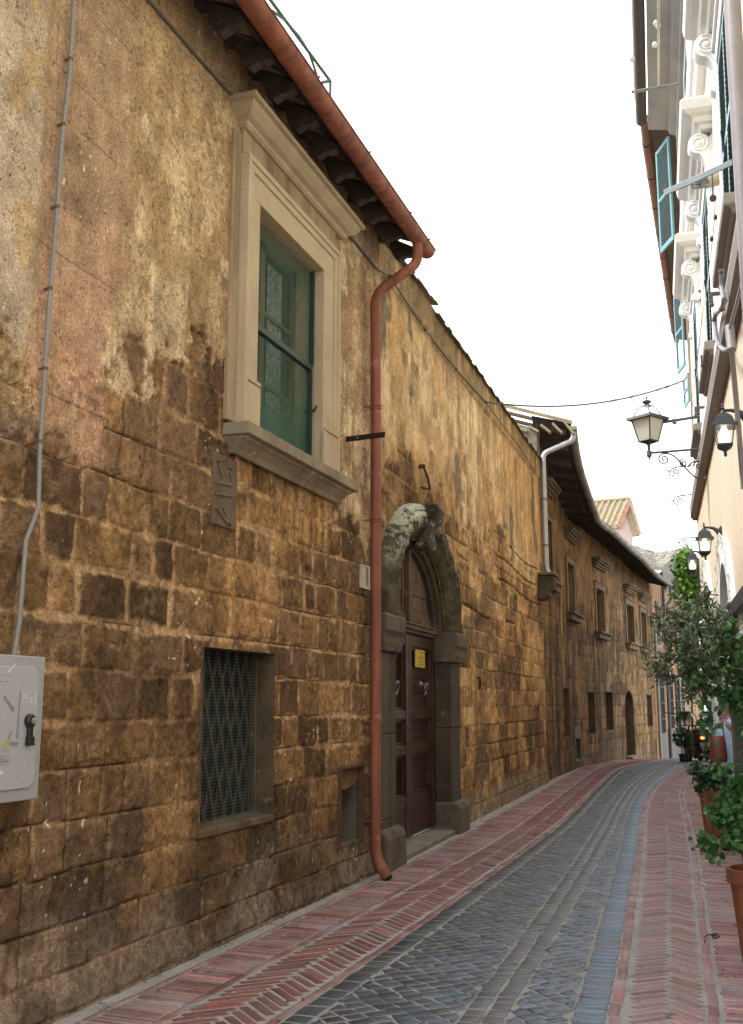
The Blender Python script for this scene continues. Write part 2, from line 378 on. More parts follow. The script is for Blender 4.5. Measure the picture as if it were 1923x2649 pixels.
# setts: a bordering row each side, two rows down the middle, slanting setts between
SB = Bricks(); GREY = (.036, .041, .050); BLUE = (.07, .108, .16)  # BLUE: the border row, and the sky sheen painted on the setts
def mid(y): return float(cL2(y))*.37 + float(cBR(y))*.63 - .02
def edge_row(f0, f1, base, l, jit=.15, g=.02):
    y = 2.
    while y < 46:
        p = l*(1 + rnd.gauss(0, jit)); e = rnd.gauss(0, .004)
        SB.put([(f0(y)+e, y), (f1(y)+e, y+rnd.gauss(0, .005)), (f1(y+p)+e, y+p-g), (f0(y+p)+e, y+p-g+rnd.gauss(0, .004))], brick_col(base, .2, .04), .007, .006, .002); y += p
edge_row(lambda y: float(cL2(y))+.04, lambda y: float(cL2(y))+.165, (.032, .037, .046), .17)
edge_row(lambda y: float(cBR(y))-.17, lambda y: float(cBR(y))-.005, BLUE, .095)
GREY2 = (.066, .072, .08); edge_row(lambda y: mid(y)-.112, lambda y: mid(y)-.012, GREY2, .115); edge_row(lambda y: mid(y)+.004, lambda y: mid(y)+.104, GREY2, .115)
def setts(f0, f1, sgn, a=.098, b=.118):
    ang = R(44)*sgn; ca, sa = math.cos(ang), math.sin(ang)
    for j in range(-60, 520):
        for i in range(-60, 160):
            v0 = j*a; u0 = (i + .12*math.sin(j*1.7))*b
            cu, cv = u0 + b/2, v0 + a/2
            x = -1.6 + (cu - 8)*ca - cv*sa*sgn*0 - (cv - 20)*sa; y = 24 + (cu - 8)*sa + (cv - 20)*ca
            if not (2 < y < 46): continue
            l, r_ = f0(y), f1(y)
            if x < l - .03 or x > r_ + .03: continue
            q = []
            for (du, dv) in ((0, 0), (b, 0), (b, a), (0, a)):
                uu = u0 + (.006 if du == 0 else b - .006) + rnd.gauss(0, .006) - 8; vv = v0 + (.0065 if dv == 0 else a - .0065) + rnd.gauss(0, .005) - 20
                px, py = -1.6 + uu*ca - vv*sa, 24 + uu*sa + vv*ca
                q.append((min(max(px, l), r_), py))
            wdt = max(p[0] for p in q) - min(p[0] for p in q)
            if wdt < .04: continue
            t = min(1, max(0, (x + 2.3)/1.3)); base = tuple(g*(1-t*.55) + bb*t*.55 for g, bb in zip(GREY, BLUE))  # blue sky reflection painted into the colour, growing towards the right
            SB.put(q, brick_col(base, .26, .05), .007, .006, .003)
setts(lambda y: float(cL2(y))+.185, lambda y: mid(y)-.125, 1); setts(lambda y: mid(y)+.12, lambda y: float(cBR(y))-.19, 1)
struct('setts', 'dark grey stone setts laid slantwise in the lane, blue sky sheen painted in', 'road', SB.make('setts', M_sett))
# ------------------------------------------------------------------ wall sheets: a fine grid, pushed in at joints, with its own colours
def wall_grid(name, pos, s0, s1, z0, z1, step, holes, fn, mats, parent):
    """pos(s, h) -> x, y arrays; holes: (s0, s1, z0, z1); fn(S, Z) -> rgb, height"""
    def lines(a, b, marks):
        L = list(np.linspace(a, b, max(2, int(round((b-a)/step))+1)))
        for m in marks:
            if a < m < b: i = int(np.argmin(np.abs(np.array(L) - m))); L[i] = m
        return np.array(sorted(set(L)))
    sl_ = lines(s0, s1, [h[0] for h in holes] + [h[1] for h in holes]); zl = lines(z0, z1, [h[2] for h in holes] + [h[3] for h in holes])
    S, Z = np.meshgrid(sl_, zl); rgb, hgt = fn(S, Z); x, y = pos(S, hgt)
    V = np.stack([x, y, Z], -1).reshape(-1, 3); n = len(sl_)
    I, J = np.meshgrid(np.arange(len(sl_)-1), np.arange(len(zl)-1)); a = (J*n + I)
    cs = (S[:-1, :-1] + S[1:, 1:])/2; cz = (Z[:-1, :-1] + Z[1:, 1:])/2; keep = np.ones(cs.shape, bool)
    for h in holes:
        inside = (cs > h[0]) & (cs < h[1]) & (cz > h[2]) & (cz < h[3])
        if len(h) > 4: inside &= h[4](cs, cz)
        keep &= ~inside
    a = a[keep]; F = np.stack([a, a+1, a+n+1, a+n], -1)
    used = np.zeros(len(V), bool); used[F.ravel()] = True; idx = np.cumsum(used) - 1
    return np_mesh(name, V[used], idx[F], mats, parent, rgb.reshape(-1, 3)[used])
def ashlar(S, Z, courses, wmin, wmax, seed, warp=.018, freq=3.):
    r = np.random.RandomState(seed); courses = np.array(courses)
    Sw = S + (fbm(S*freq, Z*freq, seed+1, 3) - .5)*warp*2.2; Zw = Z + (fbm(S*freq*.7, Z*freq, seed+2, 3) - .5)*warp*1.6
    ci = np.clip(np.searchsorted(courses, Zw) - 1, 0, len(courses)-2)
    dz = np.minimum(Zw - courses[ci], courses[ci+1] - Zw); ds = np.zeros_like(dz); tone = np.zeros_like(dz); tone2 = np.zeros_like(dz)
    smin, smax = S.min()-1, S.max()+1
    for c in range(len(courses)-1):
        m = ci == c
        e = [smin - r.rand()*wmax]
        while e[-1] < smax: e.append(e[-1] + wmin + (wmax-wmin)*r.rand()**1.3)
        e = np.array(e); b = np.clip(np.searchsorted(e, Sw[m]) - 1, 0, len(e)-2)
        ds[m] = np.minimum(Sw[m]-e[b], e[b+1]-Sw[m]); t = r.rand(len(e), 2); tone[m] = t[b, 0]; tone2[m] = t[b, 1]
    return np.maximum(np.minimum(dz, ds), 0), tone, tone2, ci, dz, ds
M_wall = vcol('weathered tuff and old plaster', .92, (.62, 1.36), 60., .5, 1., .014, 45., .15, flecks=1.45)
LX = -3.46
NH0, NH1 = 1.2, 10.14
# openings of the near house (along the street, height)
WIN = (7.10, 8.46, 3.63, 5.47); LAT = (6.49, 7.65, .77, 1.98); NICHE = (9.10, 9.68, .36, 1.02)
NC = [-.9, -.3, .02, .22, .46, .72, .98, 1.25, 1.5, 1.79, 2.06, 2.36, 2.63, 2.92, 3.2, 3.5, 3.82, 4.15, 4.5, 4.9, 5.3, 5.7, 6.1, 6.6, 7.2]
def near_fn(S, Z):
    e, t, t2, ci, dz, ds = ashlar(S, Z, NC, .22, .62, 5, .02)
    n1 = fbm(S*1.1, Z*1.1, 21); n2 = fbm(S*4, Z*4, 22); n3 = fbm(S*16, Z*16, 23, 4); n4 = fbm(S*40, Z*40, 24, 3); run = fbm(S*7, Z*.9, 25, 4); run2 = fbm(S*18, Z*1.6, 26, 4)
    # stone
    tt = np.clip(t*.75 + (n1-.5)*1.1 + (n2-.5)*.7 + .02, 0, 1)
    c = mixc((.068, .045, .024), (.125, .080, .037), ss(.0, .45, tt)); c = mixc(c, (.235, .15, .066), ss(.42, .9, tt))
    c = mixc(c, np.array([.105, .072, .045]), (t2 > .7)*.55)
    c = mixc(c, (.26, .20, .115), ss(.5, .75, n3)*ss(.4, .7, n2)*.45)          # pale flecks
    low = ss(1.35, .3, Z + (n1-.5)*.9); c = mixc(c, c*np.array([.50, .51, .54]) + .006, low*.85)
    # mortar smeared over the joints
    jw = .012 + .03*ss(.35, .75, n2) + .022*ss(.45, .8, vn(S*1.7, Z*1.7, 31)); jw = jw*(1 - .72*low)
    mort = ss(jw, jw*.45, e + (n3-.5)*.035); mc = mixc((.26, .178, .092), (.37, .27, .15), n2); mc = mixc(mc, (.2, .14, .08), ss(.55, .75, n3)*.7)
    c = mixc(c, mc, mort*(.25 + .75*ss(.35, .6, vn(S*.9+4, Z*1.3, 33)))*(1-.6*low))
    crack = ss(.007, .002, e + (n3-.5)*.006)*ss(.35, .6, vn(S*1.3, Z*1.9, 35) + low*.25); c = mixc(c, (.016, .011, .008), crack*.9)
    h = -.012*mort*(1-.5*low) - .012*crack + .010*(n2-.5) + .012*(n3-.5) + (t2-.5)*.007
    h = h - .02*ss(.60, .75, n3)*ss(.45, .7, n2)*(1 - mort)                    # eroded pits
    # brighter ochre stones: fan over the grated window, and under the sill
    fan = ss(.95, .4, np.hypot((S-7.1)/1.0, (Z-2.35)/.45)); fs_ = vn(np.arctan2(S-7.0, Z-1.0)*11, Z*0+3, 41)
    c = mixc(c, mixc((.15, .09, .04), (.34, .22, .10), fs_), fan*.85*ss(.3, .5, n2+fan*.2)); h = h + fan*.004
    us = ss(.9, .3, np.hypot((S-8.2)/1.1, (Z-3.12)/.42)); c = mixc(c, mixc((.20, .12, .05), (.40, .27, .12), ss(.35, .65, run2)), us*.75)
    # plaster over the upper wall
    b = (Z - 3.75)*.75 + np.where(S > 8.6, (S-8.6)*.55, 0)*ss(2.4, 3.4, Z) + ss(6.2, 7.0, S)*ss(3.2, 4.6, Z)*.5 - ss(5.9, 4.4, S)*.15 + np.where(S < 4.45, .35, 0)
    pl = ss(-.07, .09, b + (n1-.5)*1.5 + (n2-.5)*1.1 + (n3-.5)*.35)
    pc = mixc((.235, .165, .088), (.39, .30, .175), ss(.35, .68, n2*.6 + run*.4)); pc = mixc(pc, (.55, .46, .30), ss(.54, .66, n2*.55 + run2*.45)*ss(.35, .55, n1)*.8)
    pc = mixc(pc, (.17, .128, .08), ss(.52, .66, run*.6+n2*.4)*ss(.42, .62, vn(S*.8, Z*.8, 51))*.55); fl = ss(.545, .565, fbm(S*3.4+2, Z*2.1, 58, 5)*.6 + n2*.2 + n3*.2)*ss(.40, .58, fbm(S*.8, Z*.7, 59, 2)); pc = mixc(pc, mixc((.46, .38, .25), (.40, .315, .19), n3), fl*.85)
    pc = mixc(pc, (.37, .265, .14), ss(.55, .75, vn(S*2.2, Z*1.5, 53))*.35)
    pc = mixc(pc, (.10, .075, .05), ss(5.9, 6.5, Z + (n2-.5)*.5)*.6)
    pc = mixc(pc, (.10, .07, .04), ss(.62, .7, n4)*.55)
    rough_pl = vn(S*30, Z*30, 55)
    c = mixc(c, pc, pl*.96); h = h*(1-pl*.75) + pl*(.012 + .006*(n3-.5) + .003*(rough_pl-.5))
    # pinkish panel of scored render beside the conduit
    pk = ss(4.42, 4.5, S + (n3-.5)*.06)*ss(5.35, 5.2, S + (n2-.5)*.35 + (Z-4.6)*-.06)*ss(2.75, 3.15, Z + (n2-.5)*.7)
    sc = np.abs(((Z - S*.0) % .27) - .135); row = np.floor(Z/.27); vj = np.abs(((S + row*.16) % .33) - .165)
    line = np.maximum(ss(.131, .134, sc), ss(.161, .164, vj)*.8)
    kc = mixc((.255, .178, .108), (.325, .235, .15), n2); kc = mixc(kc, (.34, .215, .14), ss(5.0, 3.6, Z)*ss(.4, .6, n1)*.7); kc = mixc(kc, (.23, .16, .095), ss(.5, .7, run)*.6); kc = mixc(kc, (.12, .08, .05), line*.85*ss(.25, .4, n2))
    c = mixc(c, kc, pk*.93); h = np.where(pk > .5, .012 + .003*(n3-.5) - line*.003, h)
    # ragged grey plaster at the far left edge of the picture and a rusty ochre patch
    gl = ss(4.50, 4.40, S + (n2-.5)*.12)*ss(2.5, 3.2, Z + (n1-.5)); gc = mixc((.26, .215, .15), (.40, .34, .24), n2); gc = mixc(gc, (.30, .22, .11), ss(.52, .56, fbm(S*3, Z*2.5, 57, 4))*.8); gc = mixc(gc, (.05, .035, .02), ss(.004, .0, np.abs(n2-.5)-.002)*.8)
    c = mixc(c, gc, gl*.9); h = h + gl*(.03 + .03*(n2-.5))
    # ashen cement patches at the foot, soot above the lane
    ft = ss(.75, .1, Z + (n1-.5)*.8)*ss(.42, .6, vn(S*1.5+3, Z*1.5, 61)); c = mixc(c, mixc((.10, .085, .065), (.24, .205, .16), n3), ft*.75)
    ft2 = ss(.26, .05, Z + (n2-.5)*.3); c = mixc(c, (.12, .10, .075), ft2*.6); h = h + ft2*.02 + ss(.2, .0, Z)*.02
    wp = ss(5.2, 4.2, S)*ss(.8, .2, Z)*ss(.4, .55, n2); c = mixc(c, (.30, .25, .19), wp*.6)
    # wet dark run behind the downpipe and blue-grey stains
    dk = ss(9.75, 10.1, S + (n2-.5)*.4)*ss(5.2, 3.2, Z); c = mixc(c, c*.45, dk*.75)
    bl = ss(.66, .74, vn(S*1.25+9, Z*1.1, 63))*ss(1.2, 2.2, Z); c = mixc(c, c*np.array([.62, .62, .63]), bl*.5)
    for (ps, pz, pr) in ((5.95, 1.73, .028), (6.1, 1.32, .012), (9.05, 1.45, .022), (5.6, 3.1, .014), (8.3, 2.72, .03)):
        d = np.hypot(S-ps, (Z-pz)*.8) + (n3-.5)*.02; k = ss(pr, pr*.5, d); c = mixc(c, (.012, .009, .006), k); h = h - .03*k
    ws = ss(.93, .95, vn(S*34, Z*34, 67))*ss(.5, .75, vn(S*2, Z*2, 68)); c = mixc(c, (.62, .57, .48), ws*.8)
    c = (c*mixc(np.array([1.66, 1.50, 1.42]), np.array([1.62, 1.53, 1.50]), pl))*(np.clip(1.03 + (fbm(S*26, Z*26, 71, 4)-.5)*1.35 + (fbm(S*7, Z*7, 72, 3)-.5)*.75 + (t2-.5)*.3*(1-mort), .45, 1.6)*(1-pl*.72) + pl*.72*np.clip(1 + (fbm(S*9, Z*7, 73, 4)-.5)*.9, .6, 1.4))[..., None]  # mottle puts the shading of eroded relief into the stone colour
    return np.clip(c, .004, .85), h
house = thing('stone_house', 'old tuff stone house with patchy plaster, a large framed window and a red gutter', 'house', (LX, 6, 0))
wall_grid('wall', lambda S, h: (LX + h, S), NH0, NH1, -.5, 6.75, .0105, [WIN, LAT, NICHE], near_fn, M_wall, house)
# reveals: deep sides of an opening
def reveal_mb(hole, x_out, depth, step=.03, seed=3):
    mb = MB(); s0, s1, z0, z1 = hole[:4]; x_in = x_out - depth
    def face(A, B):   # A, B lists along outer / inner edges
        mb.strip(A, B)
    k = 6
    def ln(p, q): return [p + (q-p)*i/k for i in range(k+1)]
    a, b, c_, d = V3(x_out, s0, z0), V3(x_out, s1, z0), V3(x_out, s1, z1), V3(x_out, s0, z1); o = V3(-depth, 0, 0)
    for p, q in ((a, b), (b, c_), (c_, d), (d, a)): face(ln(p, q), [r_ + o for r_ in ln(p, q)])
    return mb
M_tuff = pm('dark worn tuff', (.135, .092, .05), (.06, .042, .026), 5., .95, .9, .012, 40., spots=(.3, .21, .12), spot_lv=(.6, .7), spot_scale=7.)
M_tuff2 = pm('brown tuff', (.20, .135, .07), (.10, .068, .038), 4., .95, .8, .01, 40., streak=6.)
M_black = pm('deep dark', (.012, .011, .01), None, 3., .95, .0)
M_trav = pm('cream travertine', (.53, .43, .285), (.43, .335, .21), 2.2, .8, .3, .003, 90., spots=(.24, .19, .125), spot_lv=(.66, .72), spot_scale=26.)
M_travd = pm('weathered grey travertine', (.33, .265, .175), (.17, .135, .092), 3., .9, .6, .006, 60., spots=(.42, .34, .22), spot_lv=(.6, .68), spot_scale=9.)
# --- lattice window
cw = obj('cellar_window', reveal_mb((LAT[0], LAT[1], LAT[2], LAT[3]), LX+.012, .42), M_tuff, house)
mb = MB(); mb.box(LX-.22, LAT[0]-.02, LAT[2]-.1, LX-.20, LAT[1]+.02, LAT[3]+.1); mb.m = 0
obj('board', mb, pm('dark greenish board', (.026, .034, .032), (.012, .014, .013), 3., .8, .2), cw)
mb = MB()
for k in range(-9, 12):
    for sg in (-1, 1):
        y0 = LAT[0] + .06 + k*.155; pts = []
        for i in range(2):
            z = LAT[2] - .02 + i*1.3; y = y0 + sg*i*1.3*.42 + (0 if sg > 0 else .2); pts.append((y, z))
        (ya, za), (yb, zb) = pts
        def clip(ya, za, yb, zb):
            t0, t1 = 0., 1.; d = yb-ya
            for lim, s_ in ((LAT[0]+.01, 1), (LAT[1]-.01, -1)):
                if abs(d) < 1e-9: continue
                t = (lim-ya)/d
                if d*s_ > 0: t0 = max(t0, t)
                else: t1 = min(t1, t)
            return t0, t1
        t0, t1 = clip(ya, za, yb, zb)
        if t1 - t0 < .05: continue
        p = V3(LX-.165 - (.012 if sg > 0 else 0), ya+(yb-ya)*t0, za+(zb-za)*t0); q = V3(LX-.165 - (.012 if sg > 0 else 0), ya+(yb-ya)*t1, za+(zb-za)*t1)
        mb.bar(p, q, .034, .008, (1, 0, 0))
obj('lattice', mb, pm('dark green slats', (.05, .066, .06), (.03, .033, .03), 6., .75, .3, spots=(.13, .07, .03), spot_lv=(.6, .7), spot_scale=8.), cw)
mb = MB(); xg = LX - .13; bend = lambda y, z: xg + .03*math.sin(z*3.1)*math.sin((y-LAT[0])*2.5) + .02*max(0, (LAT[2]+.25-z))
ya, yb = LAT[0]+.015, LAT[1]-.012
for i in range(28):
    y = ya + (yb-ya)*i/27; mb.tube([(bend(y, z)+rnd.gauss(0, .001), y, z) for z in np.linspace(LAT[2]+.02, LAT[3]-.03, 7)],   .0009 if i < 27 else .004, 3, False)
for i in range(52):
    z = LAT[2]+.02 + (LAT[3]-LAT[2]-.05)*i/51; mb.tube([(bend(y, z), y, z) for y in np.linspace(ya, yb, 7)], .0009, 3, False)
for i in range(40):
    y = ya + (yb-ya)*i/39; mb.bar((xg+.035, y, LAT[2]-.005), (xg+.02, y, LAT[2]+.035), .004, .004)
mb.tube([(xg+.03, ya+.03, LAT[2]+.3), (xg+.06, ya+.1, LAT[2]+.26), (xg+.05, ya+.06, LAT[2]+.16), (xg+.07, ya+.09, LAT[2]+.1), (xg+.05, ya+.05, LAT[2]+.03)], .003, 4)
obj('wire_mesh', mb, pm('galvanised wire', (.30, .28, .21), (.18, .17, .12), 9., .4, 0, metal=.3), cw)
mb = MB(); P = [(.0, -.02), (.16, -.02), (.17, .02), (.12, .05), (.0, .05)]
mb.box(LX-.42, LAT[0]-.02, LAT[2]-.05, LX+.016, LAT[1]+.03, LAT[2]+.004); obj('sill', mb, M_tuff2, cw, bevel=.01)
# --- meter niche
nb = obj('niche', reveal_mb((NICHE[0]-.004, NICHE[1]+.004, NICHE[2]-.004, NICHE[3]+.004), LX+.012, .26), pm('soiled cement', (.2, .17, .13), (.1, .085, .065), 5., .95, .5), house)
mb = MB(); mb.box(LX-.26, NICHE[0]-.02, NICHE[2]-.02, LX-.245, NICHE[1]+.02, NICHE[3]+.02); obj('back_panel', mb, pm('stained cement back', (.17, .145, .115), (.06, .05, .04), 4., .95, .5), nb)
mb = MB(); fr = .022
for (a, b, c_, d) in ((NICHE[0]-fr, NICHE[1]+fr, NICHE[3], NICHE[3]+fr), (NICHE[1], NICHE[1]+fr, NICHE[2]-.03, NICHE[3]), (NICHE[0]-fr, NICHE[0], NICHE[2]-.03, NICHE[3])): mb.box(LX-.05, a, c_, LX+.026, b, d)
obj('frame', mb, pm('rusted steel', (.12, .062, .03), (.06, .035, .022), 9., .85, .5), nb)
mb = MB(); mb.prism([(NICHE[0]+.005, NICHE[3]), (NICHE[1]-.005, NICHE[3]), (NICHE[1]-.01, NICHE[3]-.13), (NICHE[1]-.13, NICHE[3]-.17), (NICHE[0]+.2, NICHE[3]-.19), (NICHE[0]+.01, NICHE[3]-.17)], (LX-.05, 0, 0), (0, 1, 0), (0, 0, 1), (1, 0, 0), .02)
obj('broken_door', mb, pm('flaking brown paint', (.22, .13, .07), (.11, .065, .035), 9., .9, .6, spots=(.6, .57, .52), spot_lv=(.66, .69)), nb)
# --- big window
ws = obj('window', reveal_mb((WIN[0]-.004, WIN[1]+.004, WIN[2]-.004, WIN[3]+.004), LX+.03, .29), M_trav, house)
mb = MB(); o0, o1, ot = 6.83, 8.81, 5.78
def frame_layers(mb, lay):
    for (a0, a1, at_, b0, b1, bt, x0, x1) in lay:
        zb = WIN[2]-.03
        mb.box(x0, a0, zb, x1, b0, bt); mb.box(x0, b1, zb, x1, a1, bt); mb.box(x0, a0, bt, x1, a1, at_)
frame_layers(mb, [(o0, o1, ot, WIN[0], WIN[1], WIN[3], LX-.02, LX+.075), (o0, o1, ot, o0+.05, o1-.05, ot-.05, LX+.07, LX+.105), (o0+.05, o1-.05, ot-.05, o0+.12, o1-.12, ot-.11, LX+.07, LX+.092)])
mb.box(LX+.07, o0+.05, WIN[2], LX+.098, WIN[0]+.02, WIN[2]+.34); mb.box(LX+.07, WIN[1]-.02, WIN[2], LX+.098, o1-.05, WIN[2]+.34)
mb.box(LX+.075, o0+.04, WIN[2]+.34, LX+.11, WIN[0]+.0, WIN[2]+.37); mb.box(LX+.075, WIN[1], WIN[2]+.34, LX+.11, o1-.04, WIN[2]+.37)
obj('surround', mb, M_trav, ws, bevel=.006)
mb = MB(); mb.box(LX-.02, 6.70, WIN[2], LX+.035, o0, 5.93); mb.box(LX-.02, o1, WIN[2], LX+.035, 8.98, 5.93); mb.box(LX-.02, o0, ot, LX+.05, o1, 5.985); obj('plaster_band', mb, pm('smooth tan render', (.40, .315, .19), (.31, .235, .135), 3., .9, .4, .003, 60., streak=5.), ws, bevel=.008)
prof = [(0, 0), (.06, 0), (.085, .03), (.09, .07), (.14, .10), (.19, .17), (.205, .2), (.205, .235), (.25, .24), (.25, .30), (.2, .33), (0, .35)]
def moulding(prof, y0, y1, z, r_=.7):
    mb = MB(); k = len(prof); R4 = [[V3(LX-.01, y0-p*r_, z+q) for p, q in prof], [V3(LX+.02+p, y0-p*r_, z+q) for p, q in prof], [V3(LX+.02+p, y1+p*r_, z+q) for p, q in prof], [V3(LX-.01, y1+p*r_, z+q) for p, q in prof]]
    mb.add([q for r4 in R4 for q in r4], [(j*k+i, j*k+(i+1) % k, (j+1)*k+(i+1) % k, (j+1)*k+i) for j in range(3) for i in range(k)]); return mb
obj('cornice', moulding([(p*.84, q*.62) for p, q in prof], 6.87, 8.92, 5.985, 1.05), pm('cream travertine cornice', (.47, .375, .24), (.35, .275, .17), 3., .85, .4, .004, 70., spots=(.17, .14, .10), spot_lv=(.6, .72), spot_scale=5.), ws, bevel=.004)
sp = [(0, 0), (.03, 0), (.05, .04), (.10, .085), (.13, .10), (.13, .115), (.185, .12), (.185, .21), (0, .215)]
obj('sill', moulding(sp, 6.81, 8.93, WIN[2]-.235, .55), M_travd, ws, bevel=.006)
mb = MB(); xw = LX - .2
for (a, b, c_, d, t) in ((WIN[0], WIN[0]+.07, WIN[2], WIN[3], .05), (WIN[1]-.07, WIN[1], WIN[2], WIN[3], .05), (7.70, 7.80, WIN[2], WIN[3], .055), (WIN[0], WIN[1], WIN[3]-.07, WIN[3], .05), (WIN[0], WIN[1], WIN[2], WIN[2]+.08, .05), (7.17, 7.7, 4.22, 4.255, .03), (7.8, 8.35, 4.22, 4.255, .03), (7.17, 7.7, 4.84, 4.875, .03), (7.8, 8.35, 4.84, 4.875, .03)): mb.box(xw-t, a, c_, xw, b, d)
obj('casement', mb, pm('ochre brown painted wood', (.21, .145, .07), (.14, .09, .04), 8., .6, .2), ws)
mb = MB(); mb.box(xw-.035, WIN[0], WIN[2], xw-.03, WIN[1], WIN[3]); obj('pane', mb, pm('dim glass', (.035, .045, .042), (.02, .026, .025), 2., .06, .0, spec=.8), ws)
mb = MB()
for (a, b) in ((7.24, 7.66), (7.86, 8.24)):
    k = 24; A = [V3(xw-.05-.012*math.sin(i*1.7), a+(b-a)*i/k, WIN[2]+.1) for i in range(k+1)]; B = [p + V3(0, 0, WIN[3]-WIN[2]-.2) for p in A]; mb.strip(A, B)
mb2 = MB()
for (a, b) in ((7.22, 7.62), (7.88, 8.2)):
    k = 16; A = [V3(xw-.022-.004*math.sin(i*1.7), a+(b-a)*i/k, WIN[2]+.15) for i in range(k+1)]; B = [p + V3(0, 0, WIN[3]-WIN[2]-.28) for p in A]; mb2.strip(A, B)
obj('lace_curtain', mb2, pm('greyed lace', (.42, .44, .42), (.2, .22, .21), 7., .9, .2, spots=(.12, .13, .13), spot_lv=(.5, .56), spot_scale=22.), ws)
def net_material():
    m, nt, b = _new('green shade net'); v = _vec(nt); b.inputs['Base Color'].default_value = (.006, .075, .040, 1); b.inputs['Roughness'].default_value = .6
    sx = nt.nodes.new('ShaderNodeSeparateXYZ'); nt.links.new(v, sx.inputs[0])
    rm = nt.nodes.new('ShaderNodeMapRange'); rm.inputs[1].default_value = WIN[2]; rm.inputs[2].default_value = WIN[2]+.75; rm.inputs[3].default_value = .95; rm.inputs[4].default_value = .36
    nt.links.new(sx.outputs[2], rm.inputs[0]); wv = _noise(nt, v, 3.2, 4, .6, 1.2)
    ad = nt.nodes.new('ShaderNodeMath'); ad.operation = 'MULTIPLY_ADD'; nt.links.new(wv, ad.inputs[0]); ad.inputs[1].default_value = .5; nt.links.new(rm.outputs[0], ad.inputs[2])
    su = nt.nodes.new('ShaderNodeMath'); su.operation = 'SUBTRACT'; nt.links.new(ad.outputs[0], su.inputs[0]); su.inputs[1].default_value = .22; su.use_clamp = True
    nt.links.new(su.outputs[0], b.inputs['Alpha']); return m
mb = MB(); k = 26
for (z0, z1, xo) in ((WIN[2]+.01, 4.54, -.05), (4.56, WIN[3]-.02, -.03)):
    A = [V3(LX+xo+.006*math.sin(i*.9), WIN[0]+.02+(WIN[1]-WIN[0]-.06)*i/k, z0) for i in range(k+1)]; B = [p + V3(0, 0, z1-z0) for p in A]; mb.strip(A, B)
obj('green_net', mb, net_material(), ws, smooth=True)
mb = MB(); mb.box(LX-.07, WIN[0]+.01, 4.52, LX-.02, WIN[1]-.03, 4.57); mb.box(LX-.06, WIN[1]-.05, WIN[2]+.01, LX-.02, WIN[1]-.025, 4.52); mb.box(LX-.06, WIN[0]+.005, WIN[2]+.01, LX-.02, WIN[0]+.025, WIN[3]-.02); mb.box(LX-.05, WIN[1]-.045, 4.57, LX-.01, WIN[1]-.02, WIN[3]-.02)
obj('screen_frame', mb, pm('dark green metal', (.02, .05, .04), (.015, .03, .025), 6., .5, .1), ws)
mb = MB(); mb.tube([(LX-.09, WIN[1]-.03, 4.15), (LX+.0, WIN[1]-.01, 4.16), (LX+.01, WIN[1]+.0, 4.2)], .012, 6); obj('stay_hook', mb, pm('rust', (.09, .04, .02), None, 9., .9, .3), ws)
cs = MB(); y0_, y1_, z0_, z1_ = 6.56, 6.93, 2.84, 3.36
cs.box(LX-.02, y0_, z0_, LX+.012, y1_, z1_)
cst = obj('carved_stone', cs, pm('dark carved block', (.19, .135, .08), (.10, .072, .043), 4., .95, .8, .008, 45.), house, bevel=.01)
cs = MB()
for (a, b, c, d) in ((.02, .30, .28, .33), (.02, .22, .28, .25), (.05, .12, .25, .02), (.15, .14, .25, .02), (.03, .44, .12, .5), (.12, .36, .03, .46), (.17, .38, .27, .48), (.27, .36, .18, .5)): cs.bar((LX+.008, y0_+a, z0_+b), (LX+.008, y0_+c, z0_+d), .022, .03, (1, 0, 0))
obj('relief', cs, pm('carved relief', (.21, .15, .09), (.12, .086, .052), 4., .95, .8, .008, 45.), cst)
# --- roof, rafters, gutter, downpipe
EZ, EW = 6.30, 6.62; EX = LX + .49
M_roofb = pm('dark terracotta boards', (.085, .064, .045), (.03, .024, .018), 4., .95, .6, .006, 50., spots=(.13, .095, .062), spot_lv=(.6, .68), spot_scale=9.)  # dark brown mottle with paler spots, used on the eave undersides
mb = MB()
for i in range(29):
    y0 = 1.3 + i*.305
    for j in range(5):
        t0, t1 = j/5, (j+1)/5; d = rnd.gauss(0, .006)
        x0, x1 = LX-.02 + (EX-LX)*t0, LX-.02 + (EX-LX)*t1 - .008; z0, z1 = EW + (EZ-EW)*t0 + .06 + d, EW + (EZ-EW)*t1 + .06 + d
        mb.hexa([(x0, y0, z0), (x1, y0, z1), (x1, y0+.297, z1), (x0, y0+.297, z0), (x0, y0, z0+.03), (x1, y0, z1+.03), (x1, y0+.297, z1+.03), (x0, y0+.297, z0+.03)])
roof = obj('roof', mb, M_roofb, house)
mb = MB()
for i in range(46):       # rows of curved tiles seen from above
    y = 1.35 + i*.195
    for up, r_ in ((0, .085), (1, .075)):
        yy = y + up*.0975; k = 6; A = []; B = []
        for j in range(k+1):
            a = math.pi*j/k; dz = (1 if up else -1)*math.sin(a)*r_*.7 + (.05 if up else .07)
            A.append(V3(EX+.02, yy+math.cos(a)*r_, EZ+.07+dz)); B.append(V3(LX-3.0, yy+math.cos(a)*r_, EZ+.07+dz+ .46*(EX-LX+3)*.9))
        mb.strip(A, B)
obj('tiles', mb, pm('old roof tiles', (.30, .17, .10), (.16, .11, .075), 4., .95, .5, .006, 30., spots=(.25, .24, .18), spot_lv=(.56, .66)), roof)
M_raft = pm('dark timber', (.075, .054, .037), (.028, .021, .016), 7., .9, .7, .006, 40., spots=(.15, .11, .075), spot_lv=(.62, .7), spot_scale=11.)  # dark brown rafters with paler spots
